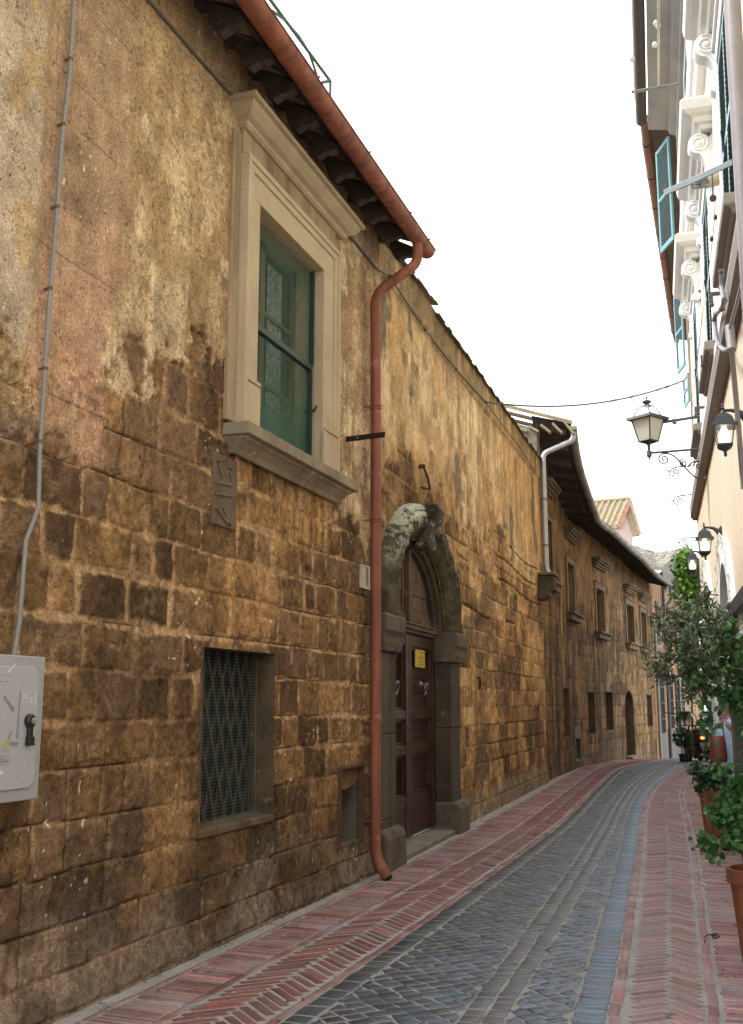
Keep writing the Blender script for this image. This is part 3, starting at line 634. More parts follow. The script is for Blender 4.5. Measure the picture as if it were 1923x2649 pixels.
for i in range(20):
    y = 1.42 + i*.462; mb = MB(); k = (EZ-EW)/(EX-LX); j = rnd.gauss(0, .012); e = EX - .09 + rnd.gauss(0, .015)
    pr = [(LX-.1, EW+.05), (e, EZ+.058+.03), (e+.01, EZ+.02), (e-.05, EZ-.005), (e-.10, EZ+.0), (e-.17, EZ-.035), (e-.22, EZ-.0), (LX+.1, EW-.12), (LX-.1, EW-.08)]
    mb.prism(pr, (0, y+j, 0), (1, 0, 0), (0, 0, 1), (0, 1, 0), .075+rnd.random()*.02); obj('rafter', mb, M_raft, roof, bevel=.006)
M_red = pm('brick red painted metal', (.34, .115, .065), (.24, .075, .045), 1.3, .6, .2, .002, 90., spec=.4, streak=9., spots=(.42, .19, .12), spot_lv=(.60, .72), spot_scale=5.)
def half_pipe(y0, y1, cx, cz, r_, z1=None):
    mb = MB(); k = 12; z1 = cz if z1 is None else z1
    for rr in (r_, r_-.006):
        A = [V3(cx - math.cos(math.pi*j/k)*rr, y0, cz - math.sin(math.pi*j/k)*rr) for j in range(k+1)]; B = [V3(p[0], y1, p[2]+z1-cz) for p in A]; mb.strip(A, B)
    return mb
GXc, GR = EX + .04, .086
mb = half_pipe(1.2, 10.28, GXc, EZ+.05, GR); k = 12
for y in (10.28, 1.2): mb.add([V3(GXc - math.cos(math.pi*j/k)*GR, y, EZ+.05 - math.sin(math.pi*j/k)*GR) for j in range(k+1)], [tuple(range(k+1))])
mb.tube([(GXc+GR+.002, 1.2, EZ+.052), (GXc+GR+.002, 10.29, EZ+.052)], .008, 6)
gut = obj('gutter', mb, M_red, house, smooth=True)
for y in (3.2, 5.2, 6.92, 8.12, 9.35, 10.0):
    mb = MB(); k = 12
    A = [V3(GXc - math.cos(math.pi*j/k)*(GR+.003), y, EZ+.05 - math.sin(math.pi*j/k)*(GR+.003)) for j in range(k+1)]; B = [p + V3(0, .028, 0) for p in A]; mb.strip(A, B)
    mb.tube([(GXc+GR, y+.014, EZ+.05), (GXc+GR+.02, y+.014, EZ+.065)], .01, 6)
    obj('strap', mb, pm('dull strap', (.16, .085, .055), None, 5., .6, .1), gut, smooth=True)
PY, PXx = 9.74, LX + .125
def arc(pts, n=7):      # rounded polyline
    out = [np.asarray(pts[0], float)]
    for i in range(1, len(pts)-1):
        a, b, c_ = [np.asarray(q, float) for q in pts[i-1:i+2]]; d0, d1 = (a-b)/np.linalg.norm(a-b), (c_-b)/np.linalg.norm(c_-b); r_ = min(.13, np.linalg.norm(a-b)*.45, np.linalg.norm(c_-b)*.45)
        for j in range(n+1):
            t = j/n; out.append((b+d0*r_)*(1-t)**2 + b*2*t*(1-t) + (b+d1*r_)*t*t)
    out.append(np.asarray(pts[-1], float)); return out
mb = MB(); path = arc([(GXc, 9.9, EZ-.03), (GXc, 9.9, 6.06), (PXx, PY, 5.72), (PXx, PY+.015, 4.2), (PXx, PY, 2.2), (PXx, PY-.01, .2), (PXx+.13, PY-.04, .02)])
mb.tube(path, .053, 14); dp = obj('downpipe', mb, M_red, house, smooth=True)
for z in (4.5, 3.35, 1.42, .5):
    mb = MB(); mb.lathe([(.057, 0), (.062, .004), (.062, .012), (.057, .016)], (PXx, PY+.008, z), 16); mb.lathe([(.057, .03), (.062, .034), (.062, .042), (.057, .046)], (PXx, PY+.008, z), 16)
    mb.bar((LX-.02, PY-.045, z+.02), (PXx, PY-.045, z+.02), .012, .012); obj('bracket', mb, M_red, dp, smooth=True)
mb = MB(); mb.lathe([(.045, 0), (.045, .01)], path[-1] - V3(0, 0, .004), 14, V3(.6, -.15, -.8)); obj('outlet', mb, M_black, dp)
# ------------------------------------------------------------------ garden wall with the carriage portal
G0 = V3(-3.50, 10.1, 0); Gd = V3(-.036, 1, 0); Gd /= np.linalg.norm(Gd); Gn = V3(Gd[1], -Gd[0], 0); GL = 12.35
def GP(s, z, p=0): return G0 + Gd*s + Gn*p + V3(0, 0, z)
def gpos(S, h): return G0[0] + Gd[0]*S + Gn[0]*h, G0[1] + Gd[1]*S + Gn[1]*h
PC, PW, PS, PR = 1.92, 1.30, 2.5, 1.0         # portal: centre, half width, spring height, rise
def in_arch(S, Z, w=PW, r=PR, sp=PS): return (Z < sp) | (((S-PC)/w)**2 + ((Z-sp)/r)**2 < 1)
GC = [-1.2, -.5, -.1, .2, .47, .74, 1.0, 1.28, 1.55, 1.83, 2.1, 2.38, 2.66, 2.95, 3.24, 3.53, 3.82, 4.1, 4.4, 4.8, 5.2, 5.7, 6.2, 7.2]
def gtop(S): return np.interp(S, [0, 2.6, 2.62, 12.4], [6.6, 6.74, 6.62, 6.78])
def garden_fn(S, Z):
    e, t, t2, ci, dz, ds = ashlar(S, Z, GC, .3, .8, 15, .010, 2.2)
    n1 = fbm(S*.9, Z*.9, 121); n2 = fbm(S*3.2, Z*3.2, 122); n3 = fbm(S*13, Z*13, 123, 4); run = fbm(S*5, Z*.7, 124, 4); run2 = fbm(S*2.2, Z*.45, 126, 4)
    tt = np.clip(t*.6 + (n1-.5)*1.0 + (n2-.5)*.8 + .2, 0, 1)
    c = mixc((.10, .062, .028), (.22, .14, .06), ss(.1, .55, tt)); c = mixc(c, (.40, .27, .125), ss(.45, .9, tt))
    c = mixc(c, (.075, .055, .035), ss(.54, .68, fbm(S*.8, Z*1.2, 131))*ss(4.3, 3.4, Z)*.7)
    c = mixc(c, (.46, .33, .17), ss(.55, .75, n3)*.3)
    jw = .006 + .008*ss(.4, .8, n2); jn = ss(jw, jw*.3, e + (n3-.5)*.012)
    dark = ss(.3, .6, vn(S*1.1, Z*2, 133)); c = mixc(c, mixc((.42, .31, .17), (.035, .024, .014), dark), jn*.85)
    h = -.014*jn + .008*(n2-.5) + .010*(n3-.5) + (t2-.5)*.006 - .03*ss(.62, .74, n3)*ss(.45, .65, n2)
    pl = ss(-.12, .14, (Z-4.15)*.8 + (n1-.5)*1.4 + (n2-.5)*.9 + (n3-.5)*.3)
    pc = mixc((.30, .205, .10), (.46, .345, .19), ss(.35, .65, n2*.55+run*.45)); pc = mixc(pc, (.52, .44, .29), ss(.56, .68, run)*.55); pc = mixc(pc, (.36, .225, .09), ss(.55, .7, vn(S*1.6, Z*1.2, 135))*.6)
    pc = mixc(pc, (.105, .09, .068), ss(.53, .64, run2*.5+n2*.5)*ss(.48, .62, vn(S*.7+2, Z*.5, 137))*.95)
    blk = ss(.6, .8, t)*ss(.02, .05, e); pc = mixc(pc, (.17, .115, .06), blk*ss(.4, .6, n2)*.75)
    c = mixc(c, pc, pl*.95); h = h*(1-pl*.65) + pl*.012
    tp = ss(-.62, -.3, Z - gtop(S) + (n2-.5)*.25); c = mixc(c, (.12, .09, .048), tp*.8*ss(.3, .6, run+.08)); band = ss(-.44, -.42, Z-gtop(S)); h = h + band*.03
    ft = ss(.42, .18, Z + (n2-.5)*.25); c = mixc(c, mixc((.15, .125, .085), (.25, .21, .15), n3), ft*.85); h = h + ft*.025
    st = ss(.5, .0, np.abs(S-PC-1.0-(n1-.5)*.6))*ss(3.2, 4.0, Z)*ss(4.6, 4.05, Z); c = mixc(c, c*.5, st*.7)
    for (za, sa, sb) in ((3.62, 3.9, 12.4), (3.98, 5.2, 11.6), (4.3, 8.0, 12.4), (2.95, 4.2, 9.0)):
        q = np.abs(Z - za - .05*np.sin(S*1.3+za) - (n2-.5)*.05); g = ss(.028, .006, q + (n3-.5)*.02)*ss(sa, sa+.4, S)*ss(sb, sb-.4, S)*ss(.3, .45, vn(S*1.2, Z*0+za, 141)); c = mixc(c, (.03, .02, .012), g*.85); h = h - .03*g + .012*ss(.12, .03, np.abs(Z-za+.07))*ss(sa, sa+.4, S)*ss(sb, sb-.4, S)
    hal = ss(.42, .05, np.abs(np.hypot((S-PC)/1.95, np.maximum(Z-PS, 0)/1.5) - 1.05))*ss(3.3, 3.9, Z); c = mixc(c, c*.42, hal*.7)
    for (ps, pz, pr) in ((5.2, 3.28, .05), (6.8, 1.55, .03), (4.6, 4.9, .02), (9.2, 2.6, .04)):
        d = np.hypot(S-ps, (Z-pz)*.7) + (n3-.5)*.03; k = ss(pr, pr*.5, d); c = mixc(c, (.012, .009, .006), k); h = h - .03*k
    c = (c*mixc(np.array([1.62, 1.47, 1.36]), np.array([1.62, 1.50, 1.42]), pl))*(np.clip(1.02 + (fbm(S*20, Z*20, 171, 4)-.5)*1.4 + (fbm(S*6, Z*6, 172, 3)-.5)*.8 + (t2-.5)*.35, .4, 1.65)*(1-pl*.5) + pl*.5*np.clip(1 + (fbm(S*8, Z*5, 173, 4)-.5)*1.2, .5, 1.5))[..., None]  # same mottle: relief shading of the worn stone put into colour
    return np.clip(c, .004, .85), h
gw = thing('garden_wall', 'tall ochre tuff wall with a mossy tiled coping, holding the arched stone portal', 'wall', G0)
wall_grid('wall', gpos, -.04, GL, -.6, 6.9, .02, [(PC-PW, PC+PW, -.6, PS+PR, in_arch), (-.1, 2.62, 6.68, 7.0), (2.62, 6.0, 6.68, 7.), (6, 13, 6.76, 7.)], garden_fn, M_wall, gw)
mb = MB(); s = -.03      # coping: overlapping tiles, stepped
while s < GL:
    z = float(gtop(s)); l = .19*(1+rnd.gauss(0, .1)); p = .095 + rnd.gauss(0, .012); t = .022
    zt = z - .02 + rnd.gauss(0, .006); A = [GP(s, zt, p), GP(s+l-.006, zt+rnd.gauss(0, .004), p), GP(s+l-.006, zt+.12, -.5), GP(s, zt+.12, -.5)]
    mb.hexa(A + [a + V3(0, 0, t) for a in A]); s += l
M_cop = pm('mossy tiles', (.16, .105, .05), (.085, .075, .03), 5., .95, .7, .008, 40., spots=(.13, .135, .04), spot_lv=(.52, .62), spot_scale=6.)
obj('coping', mb, M_cop, gw)
M_peperino = pm('dark lichened peperino', (.095, .074, .046), (.040, .031, .021), 3.5, .95, .8, .01, 45., spots=(.17, .15, .115), spot_lv=(.62, .72), spot_scale=6.)
M_lichen = pm('stone crusted with lichen', (.10, .092, .06), (.045, .04, .028), 3., .95, .9, .012, 45., spots=(.42, .44, .34), spot_lv=(.55, .66), spot_scale=13.)
M_imp = pm('grey brown capstone', (.17, .13, .09), (.075, .06, .045), 4., .95, .8, .01, 45., spots=(.035, .032, .026), spot_lv=(.6, .7), spot_scale=3.)
portal = obj('portal', MB(), M_peperino, gw) if False else None
def ell(a, w, r): return PC + w*math.cos(a), PS + r*math.sin(a)
k = 40   # rounded archivolt, swept around the arch
def archivolt(prof, k=44, lich=None):
    mb = MB(); rings = []; cols = []
    for i in range(k+1):
        a = math.pi*i/k; c_, s_ = math.cos(a), math.sin(a); ring = []
        for (o, p) in prof:
            lump = (fbm(np.array([i*.21]), np.array([o*9.]), 401, 3)[0]-.5)*.05; ring.append(GP(PC + (PW+o)*c_, PS + (PR + o*.82)*s_, p + rnd.gauss(0, .002) + lump*(p > .0)))
            if lich:
                q = float(vn(i*.75, o*30., 402)*.55 + vn(i*.28, o*9, 403)*.3) + .15*rnd.random(); up = max(0., min(1., (math.sin(a)-.25)*1.5))*max(0., min(1., (o-.12)*4))*(1.15 if c_ < .2 else .55); base = np.array([.085, .074, .046])*(.45+1.1*float(vn(i*.35, o*8, 404))); l_ = float(ss(.62-.25*up, .72-.25*up, q))*up; cols.append(tuple(base*(1-l_) + np.array([.46, .47, .36])*l_))
        rings.append(ring)
    n = len(prof); vs = [q for r_ in rings for q in r_]
    mb.add(vs, [(i*n+j, i*n+(j+1) % n, (i+1)*n+(j+1) % n, (i+1)*n+j) for i in range(k) for j in range(n)] + [tuple(range(n)), tuple(range(k*n, k*n+n))])
    if lich: mb.c = cols
    return mb
M_arch = vcol('lichened arch stone', .95, (.5, 1.5), 50., .5, 1., .016, 40., .15)
def densify(pr, m=5): return [(a[0]+(b[0]-a[0])*t/m, a[1]+(b[1]-a[1])*t/m) for a, b in zip(pr[:-1], pr[1:]) for t in range(m)] + [pr[-1]]
arch = obj('arch_surround', archivolt(densify([(-.0, -.3), (.0, -.03), (.03, .03), (.08, .07), (.14, .10), (.18, .14), (.24, .165), (.31, .17), (.37, .155), (.405, .125), (.415, .10), (.425, .125), (.47, .115), (.51, .075), (.52, .0), (.52, -.05)], 4) + [(.3, -.3)], 150, True), M_arch, gw, smooth=True)
obj('inner_moulding', archivolt([(-.13, -.3), (-.13, -.11), (-.09, -.09), (-.08, -.05), (-.03, -.04), (.01, -.03), (.02, -.3)]), M_peperino, arch, smooth=True)
# scrolled keystone
mb = MB()
spn = [(.10, PS+PR-.12), (.15, PS+PR-.15), (.20, PS+PR-.12), (.215, PS+PR-.05), (.19, PS+PR+.03), (.21, PS+PR+.11), (.25, PS+PR+.18), (.30, PS+PR+.25), (.315, PS+PR+.33), (.28, PS+PR+.40), (.2, PS+PR+.425), (.1, PS+PR+.42), (.0, PS+PR+.42), (.0, PS+PR-.12)]
mb.prism(spn, GP(PC-.2, 0), Gn, V3(0, 0, 1), Gd, .24); key = obj('keystone', mb, M_lichen, arch, bevel=.02)
mb = MB()
for (p, z, r_) in ((.225, PS+PR+.325, .085), (.15, PS+PR-.08, .05)):
    o = GP(PC-.2, z, p); mb.lathe([(r_, .015), (r_*1.05, -.01), (r_*.8, -.035), (r_*.72, -.018), (r_*.5, -.012), (r_*.42, -.035), (.012, -.045)], o, 20, Gd, 0)
    if r_ < .08: mb.lathe([(r_*.95, 0), (r_, .05), (r_, .19), (r_*.9, .26)], o, 16, Gd)
for j in range(5): 
    q = math.radians(20+j*28); mb.tube([GP(PC-.205, PS+PR+.04+.03*j, .08+.02*j), GP(PC-.205, PS+PR+.16+.02*j, .12+.02*j)], .010, 6)
obj('scroll', mb, M_peperino, arch, smooth=True)
for sg, lab in ((-1, None), (1, None)):
    e0, e1 = (PC-PW-.62, PC-PW) if sg < 0 else (PC+PW, PC+PW+.53)
    mb = MB(); n_ = 3
    for i in range(n_):
        z0, z1 = -.35 + (2.12+.35)*i/n_, -.35 + (2.12+.35)*(i+1)/n_; j = rnd.gauss(0, .004)
        A = [GP(e0, z0, -.5), GP(e1, z0, -.5), GP(e1, z0, .075+j), GP(e0, z0, .075+j)]; mb.hexa(A + [a + V3(0, 0, z1-z0-.0015) for a in A])
    pil = obj('pilaster', mb, M_peperino if sg > 0 else pm('brown grey peperino', (.13, .105, .07), (.06, .052, .038), 2.5, .95, .8, .01, 45., streak=5.), gw, bevel=.012)
    a0, a1 = e0-.05, e1+.05
    mb = MB(); pr = [(-.5, 2.12), (.12, 2.12), (.145, 2.2), (.14, 2.28), (.175, 2.33), (.18, 2.47), (.16, 2.5), (-.5, 2.5)]
    mb.prism(pr, GP(a0, 0), Gn, V3(0, 0, 1), Gd, a1-a0); obj('impost', mb, M_imp, pil, bevel=.018)
    mb = MB(); pr = [(-.5, -.5), (.17, -.5), (.175, .05), (.17, .3), (.14, .36), (.1, .38), (-.5, .38)]
    mb.prism(pr, GP(a0+.0, 0), Gn, V3(0, 0, 1), Gd, a1-a0+.0); obj('plinth', mb, M_imp, pil, bevel=.025)
mb = MB(); A = [GP(PC-PW, -.4, -.5), GP(PC+PW, -.4, -.5), GP(PC+PW, -.4, .12), GP(PC-PW, -.4, .12)]; mb.hexa(A + [a + V3(0, 0, .46) for a in A])
obj('threshold', mb, pm('worn stone step', (.26, .225, .17), (.14, .12, .09), 3., .9, .5, .008, 40.), gw, bevel=.02)
M_oak = pm('dark varnished wood', (.085, .030, .016), (.032, .013, .009), 3., .34, .4, .004, 30., streak=26., spots=(.012, .008, .006), spot_lv=(.6, .7), spot_scale=4.)
M_oak2 = pm('weathered grey brown wood', (.15, .095, .055), (.075, .05, .032), 3., .8, .5, .005, 35., spots=(.21, .15, .095), spot_lv=(.58, .68), spot_scale=5.)
DP = -.15
def gbox(mb, s0, s1, z0, z1, p0, p1):
    A = [GP(s0, z0, p0), GP(s1, z0, p0), GP(s1, z0, p1), GP(s0, z0, p1)]; mb.hexa(A + [a + V3(0, 0, z1-z0) for a in A])
for (a, b) in ((PC-PW+.01, PC-.006), (PC+.006, PC+PW-.01)):
    mb = MB(); gbox(mb, a, b, .1, 2.40, DP-.11, DP-.085); st = .13
    gbox(mb, a, a+st, .1, 2.4, DP-.09, DP+.02); gbox(mb, b-st, b, .1, 2.4, DP-.09, DP+.02)
    for (z0, z1) in ((.1, .46), (.46, .56), (1.02, 1.13), (1.42, 1.52), (2.27, 2.40)): gbox(mb, a+st, b-st, z0, z1, DP-.09, DP+(.012 if z0 > .1 else .004))
    leaf = obj('door_leaf', mb, M_oak, gw, bevel=.006)
    for (z0, z1) in ((.56, 1.02), (1.13, 1.42), (1.52, 2.27)):
        mb = MB(); nb_ = max(2, int((z1-z0)/.17))
        for i in range(nb_): gbox(mb, a+st+.035, b-st-.035, z0+.03+(z1-z0-.06)*i/nb_+.003, z0+.03+(z1-z0-.06)*(i+1)/nb_-.003, DP-.075, DP-.06)
        fr = .035
        for (x0, x1, y0, y1) in ((a+st, b-st, z0, z0+fr), (a+st, b-st, z1-fr, z1), (a+st, a+st+fr, z0+fr, z1-fr), (b-st-fr, b-st, z0+fr, z1-fr)): gbox(mb, x0, x1, y0, y1, DP-.09, DP-.012)
        obj('panel', mb, M_oak, leaf, bevel=.006)
    mb = MB(); c = (a+b)/2 - .06; mb.lathe([(.05, -.02), (.052, .01), (.03, .03), (.028, .06)], GP(c, 1.82, DP), 12, Gn)
    o = GP(c, 1.77, DP+.07); mb.tube([o + (Gd*math.sin(q)*.05 + V3(0, 0, 1)*(math.cos(q)*.062))*1.15 + Gn*.02*math.cos(q) for q in np.linspace(0, 2*math.pi, 20)], .012, 7)
    obj('knocker', mb, pm('dull steel', (.32, .32, .30), (.12, .12, .11), 8., .35, .2, metal=.8), leaf, smooth=True)
mb = MB(); gbox(mb, PC-PW-.02, PC+PW+.02, 2.41, 2.66, DP-.05, DP+.0); gbox(mb, PC-PW-.02, PC+PW+.02, 2.42, 2.46, DP, DP+.05); gbox(mb, PC-PW-.02, PC+PW+.02, 2.46, 2.51, DP, DP+.08); gbox(mb, PC-PW-.02, PC+PW+.02, 2.51, 2.53, DP, DP+.095)
obj('transom', mb, M_oak2, gw, bevel=.008)
mb = MB(); nb_ = 6
for i in range(nb_):
    z0, z1 = 2.56 + (PR+.02)*i/nb_, 2.56 + (PR+.02)*(i+1)/nb_ - .006; zz = (z0+z1)/2; w = PW*math.sqrt(max(.0, 1-((min(zz, PS+PR-.02)-PS)/PR)**2)) + .02
    gbox(mb, PC-w, PC+w, z0, z1, DP-.05, DP-.02 + rnd.gauss(0, .003))
tym = obj('tympanum', mb, M_oak2, gw, bevel=.004)
mb = MB(); gbox(mb, PC-.06, PC+.06, 2.56, PS+PR, DP-.02, DP+.045); gbox(mb, PC-.19, PC-.15, 2.56, PS+PR-.02, DP-.02, DP+.0); obj('muntin', mb, M_oak2, tym, bevel=.006)

# ------------------------------------------------------------------ long house beyond, bending with the lane
def PD(px, d): q = at_depth(px, 1820, d); return q[:2]
LHp = np.array([PD(px, d) for px, d in ((1408, 22.7), (1440, 24.4), (1470, 26.1), (1500, 28.0), (1547, 30.3), (1590, 32.8), (1627, 35.), (1660, 37.2), (1696, 40.))])
LHp = np.vstack([[GP(GL-.55, 0)[:2]], LHp]); LHp[0] = GP(GL - .02, 0, -.02)[:2]
def resample(P, st=.05):
    d = np.r_[0, np.cumsum(np.linalg.norm(np.diff(P, axis=0), axis=1))]; s = np.arange(0, d[-1], st); xs = np.interp(s, d, P[:, 0]); ys = np.interp(s, d, P[:, 1])
    k = np.ones(25)/25; xs = np.convolve(np.pad(xs, 12, mode='reflect', reflect_type='odd'), k, 'valid'); ys = np.convolve(np.pad(ys, 12, mode='reflect', reflect_type='odd'), k, 'valid'); return s, xs, ys
ls, lx, ly = resample(LHp); LLEN = ls[-1]
ltx, lty = np.gradient(lx), np.gradient(ly); ltl = np.hypot(ltx, lty); lnx, lny = lty/ltl, -ltx/ltl
def lpos(S, h): return np.interp(S, ls, lx) + np.interp(S, ls, lnx)*h, np.interp(S, ls, ly) + np.interp(S, ls, lny)*h
def LP(s, z, p=0): x, y = lpos(s, p); return V3(float(x), float(y), z)
lpx = np.array([proj((a, b, 1.6))[0] for a, b in zip(lx, ly)]); ldep = lx*fw_[0] + ly*fw_[1]
def LF(px, py):      # where the photograph's point lies on this facade: s, z
    s = float(np.interp(px, lpx, ls)); d = float(np.interp(s, ls, ldep))
    for _ in range(4):
        z = at_depth(px, py, d)[2]; q = LP(s, z); e = px - proj(q)[0]; s += e*float(np.interp(s, lpx*0+ls, np.gradient(ls)/np.maximum(np.gradient(lpx), 1e-3))); s = min(max(s, 0), LLEN); d = float(np.interp(s, ls, ldep))
    return s, float(at_depth(px, py, d)[2])
OVG = .78
ep = []      # eave height along the facade, measured on the gutter's edge
for px, py in ((1450, 1105), (1472, 1152), (1500, 1215), (1525, 1290), (1546, 1347), (1580, 1375), (1620, 1412), (1660, 1447), (1700, 1491), (1722, 1506)):
    z = 7.
    for _ in range(8):
        gx = np.array([proj(LP(s_, z, OVG))[0] for s_ in ls[::6]]); s_ = float(np.interp(px, gx, ls[::6])); q = LP(s_, z, OVG); z = float(at_depth(px, py, q @ fw_)[2])
    ep.append((s_, z))
ep = np.array(sorted(ep)); eave = lambda s: np.interp(s, ep[:, 0], ep[:, 1]); print('EAVE', ep.round(2).tolist(), LLEN)
lz0 = lambda s: float(zg(*LP(s, 0)[:2]))
def rect(px0, px1, py0, py1):
    a, zt = LF(px0, py0); b, _ = LF(px1, py0); _, zb = LF(px0, py1); return (a, b, zb, zt)
LW_ = [rect(1411, 1424, 1340, 1497), rect(1466, 1482, 1453, 1581), rect(1540, 1560, 1520, 1632), rect(1619, 1637, 1562, 1661), rect(1656, 1669, 1582, 1672)]
LS_ = [rect(1458, 1471, 1780, 1908), rect(1520, 1537, 1790, 1900), rect(1566, 1584, 1790, 1891), rect(1673, 1685, 1798, 1880)]
LN_ = rect(1487, 1500, 1912, 1968)
LD_ = rect(1615, 1637, 1785, 1965); LD_ = (LD_[0], LD_[1], LD_[2]-.3, LD_[3])
def in_door(S, Z):
    c, w, sp, r_ = (LD_[0]+LD_[1])/2, (LD_[1]-LD_[0])/2, LD_[3]-.62, .62
    return (Z < sp) | (((S-c)/w)**2 + ((Z-sp)/r_)**2 < 1)
LC = [-2.4, -1.6] + list(np.arange(-1.1, 9, .33))
def long_fn(S, Z):
    e, t, t2, ci, dz, ds = ashlar(S, Z, LC, .35, .85, 35, .03, 1.5)
    n1 = fbm(S*.6, Z*.6, 221); n2 = fbm(S*2.4, Z*2.4, 222); n3 = fbm(S*9, Z*9, 223, 3); run = fbm(S*3.4, Z*.42, 224, 5); run2 = fbm(S*7, Z*.7, 226, 4)
    c = mixc((.09, .058, .03), (.22, .142, .066), ss(.15, .85, np.clip(t*.7+(n1-.5)+(n2-.5)*.6+.12, 0, 1)))
    c = mixc(c, (.36, .25, .12), ss(.53, .7, run2)*.55); c = mixc(c, (.05, .036, .022), ss(.52, .66, run)*.65)
    jn = ss(.03, .012, e + (n3-.5)*.03); c = mixc(c, mixc((.34, .24, .125), (.05, .034, .02), ss(.35, .55, vn(S*.7, Z*2, 233)+ss(2.4, 1.2, Z)*.3)), jn*.5*ss(.35, .6, vn(S*.5, Z*.8, 234)+ss(2.2, 1.0, Z)*.5))
    h = -.012*jn + .02*(n2-.5) + .01*(n3-.5)
    pl = ss(-.25, .25, (Z-4.9)*.5 + (n1-.5)*1.4 + (n2-.5)*.5); pc = mixc((.165, .105, .053), (.27, .18, .09), ss(.35, .65, run*.6+n2*.4)); pc = mixc(pc, (.33, .255, .15), ss(.58, .68, run2)*.4)
    pc = mixc(pc, (.085, .06, .035), ss(.5, .62, run2*.5+run*.5)*.6); c = mixc(c, pc, pl*.92); h = h*(1-pl*.6)
    sm = ss(.8, .2, np.abs(Z-(3.0+.02*S)+(n1-.5)*1.6))*ss(.42, .56, n1); c = mixc(c, c*.5, sm*.6)
    y_ = ss(LD_[1]+.1, LD_[1]+.5, S)*ss(LD_[1]+3.4, LD_[1]+2.6, S)*ss(4.2, 3.6, Z); c = mixc(c, mixc((.32, .215, .10), (.17, .11, .055), ss(.45, .6, n2)), y_*.75*(1-jn))
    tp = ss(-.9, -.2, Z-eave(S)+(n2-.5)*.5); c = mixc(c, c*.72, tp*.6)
    ft = ss(.5, .15, Z - .0 + (n2-.5)*.4); c = mixc(c, (.13, .105, .07), ft*.5)
    c = (c*np.array([1.22, 1.09, 1.0]))*(np.clip(1 + (fbm(S*11, Z*5, 271, 4)-.5)*1.7, .45, 1.6)*(.72+.56*fbm(S*1.6, Z*.8, 272, 3)))[..., None]
    return np.clip(c, .004, .9), h
lh = thing('long_house', 'long brown stained stone house curving with the lane, with five small upper windows', 'house', LP(8, 0))
holes = [h for h in LW_ + LS_] + [LN_, (*LD_, in_door), (-1, 99, 3, 9, lambda S, Z: Z > eave(S) + .2)]
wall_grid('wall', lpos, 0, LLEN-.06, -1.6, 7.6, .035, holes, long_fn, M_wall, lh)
def lbox(mb, s0, s1, z0, z1, p0, p1):
    A = [LP(s0, z0, p0), LP(s1, z0, p0), LP(s1, z0, p1), LP(s0, z0, p1)]; mb.hexa(A + [a + V3(0, 0, z1-z0) for a in A])
def lreveal(h, depth):
    mb = MB(); s0, s1, z0, z1 = h[:4]; t = .02
    lbox(mb, s0-.05, s0, z0, z1, -depth, .012); lbox(mb, s1, s1+.05, z0, z1, -depth, .012); lbox(mb, s0-.05, s1+.05, z1, z1+.05, -depth, .012); lbox(mb, s0-.05, s1+.05, z0-.05, z0, -depth, .012); return mb
M_lst = pm('brown stone trim', (.29, .205, .11), (.17, .115, .06), 3., .9, .6, .008, 40., streak=7.)
M_lsd = pm('dark weathered trim', (.16, .125, .085), (.075, .06, .042), 3., .9, .6, .008, 40.)
M_frame = pm('flaking white frame', (.62, .60, .53), (.45, .43, .37), 6., .7, .2)
M_dglass = pm('dark old glass', (.03, .033, .033), (.015, .017, .018), 1.5, .12, .0, spec=.7)
for i, h in enumerate(LW_):
    s0, s1, z0, z1 = h; w = obj('window', lreveal(h, .3), M_lst, lh)
    mb = MB(); f = .17
    for (a, b, c, d) in ((s0-f, s0, z0, z1+f), (s1, s1+f, z0, z1+f), (s0, s1, z1, z1+f)): lbox(mb, a, b, c, d, -.02, .035)
    lbox(mb, s0-f, s1+f, z1+f, z1+f+.03, -.02, .06); obj('surround', mb, M_lst, w, bevel=.01)
    mb = MB(); q = .32
    zc = z1+f+(.42 if i < 3 else .22)
    for (e_, z_, p_) in ((.0, 0, .08), (.05, .06, .13), (.09, .13, .19), (.14, .19, .24)): lbox(mb, s0-q+.1-e_, s1+q-.1+e_, zc+z_, zc+z_+.063, -.02, p_)
    obj('cornice', mb, M_lsd if i < 3 else M_lst, w, bevel=.008)
    mb = MB(); lbox(mb, s0-.26, s1+.26, z0-.2, z0-.06, -.02, .14); lbox(mb, s0-.3, s1+.3, z0-.06, z0+.004, -.02, .2); obj('sill', mb, M_lst if i in (0, 3, 4) else M_lsd, w, bevel=.015)
    mb = MB(); lbox(mb, s0, s1, z0, z1, -.25, -.235); obj('pane', mb, M_dglass, w)
    mb = MB(); m = (s0+s1)/2
    for (a, b, c, d) in ((s0, s0+.07, z0, z1), (s1-.07, s1, z0, z1), (m-.05, m+.05, z0, z1), (s0, s1, z0, z0+.08), (s0, s1, z1-.08, z1), (s0, s1, (z0+z1)/2-.03, (z0+z1)/2+.03)): lbox(mb, a, b, c, d, -.235, -.20 - (0 if a != s0 else .002))
    obj('casement', mb, M_frame if i in (2, 3, 4) else pm('dark sash', (.08, .07, .055), None, 5., .7), w)
    if i == 2:
        mb = MB(); lbox(mb, s0+.02, m+.1, z0+.02, z1-.02, -.19, -.16); obj('inner_shutter', mb, M_frame, w)
for h in LS_:
    c = obj('cellar_opening', lreveal(h, .45), M_tuff2, lh); mb = MB(); lbox(mb, h[0]-.05, h[1]+.05, h[2]-.05, h[3]+.05, -.46, -.45); obj('dark_back', mb, M_black, c)
    mb = MB()
    for k in range(4): s = h[0] + (h[1]-h[0])*(k+.5)/4; mb.tube([LP(s, h[2], -.3), LP(s, h[3], -.3)], .012, 5)
    obj('grille', mb, pm('dark iron', (.03, .027, .025), None, 8., .6, .2), c)
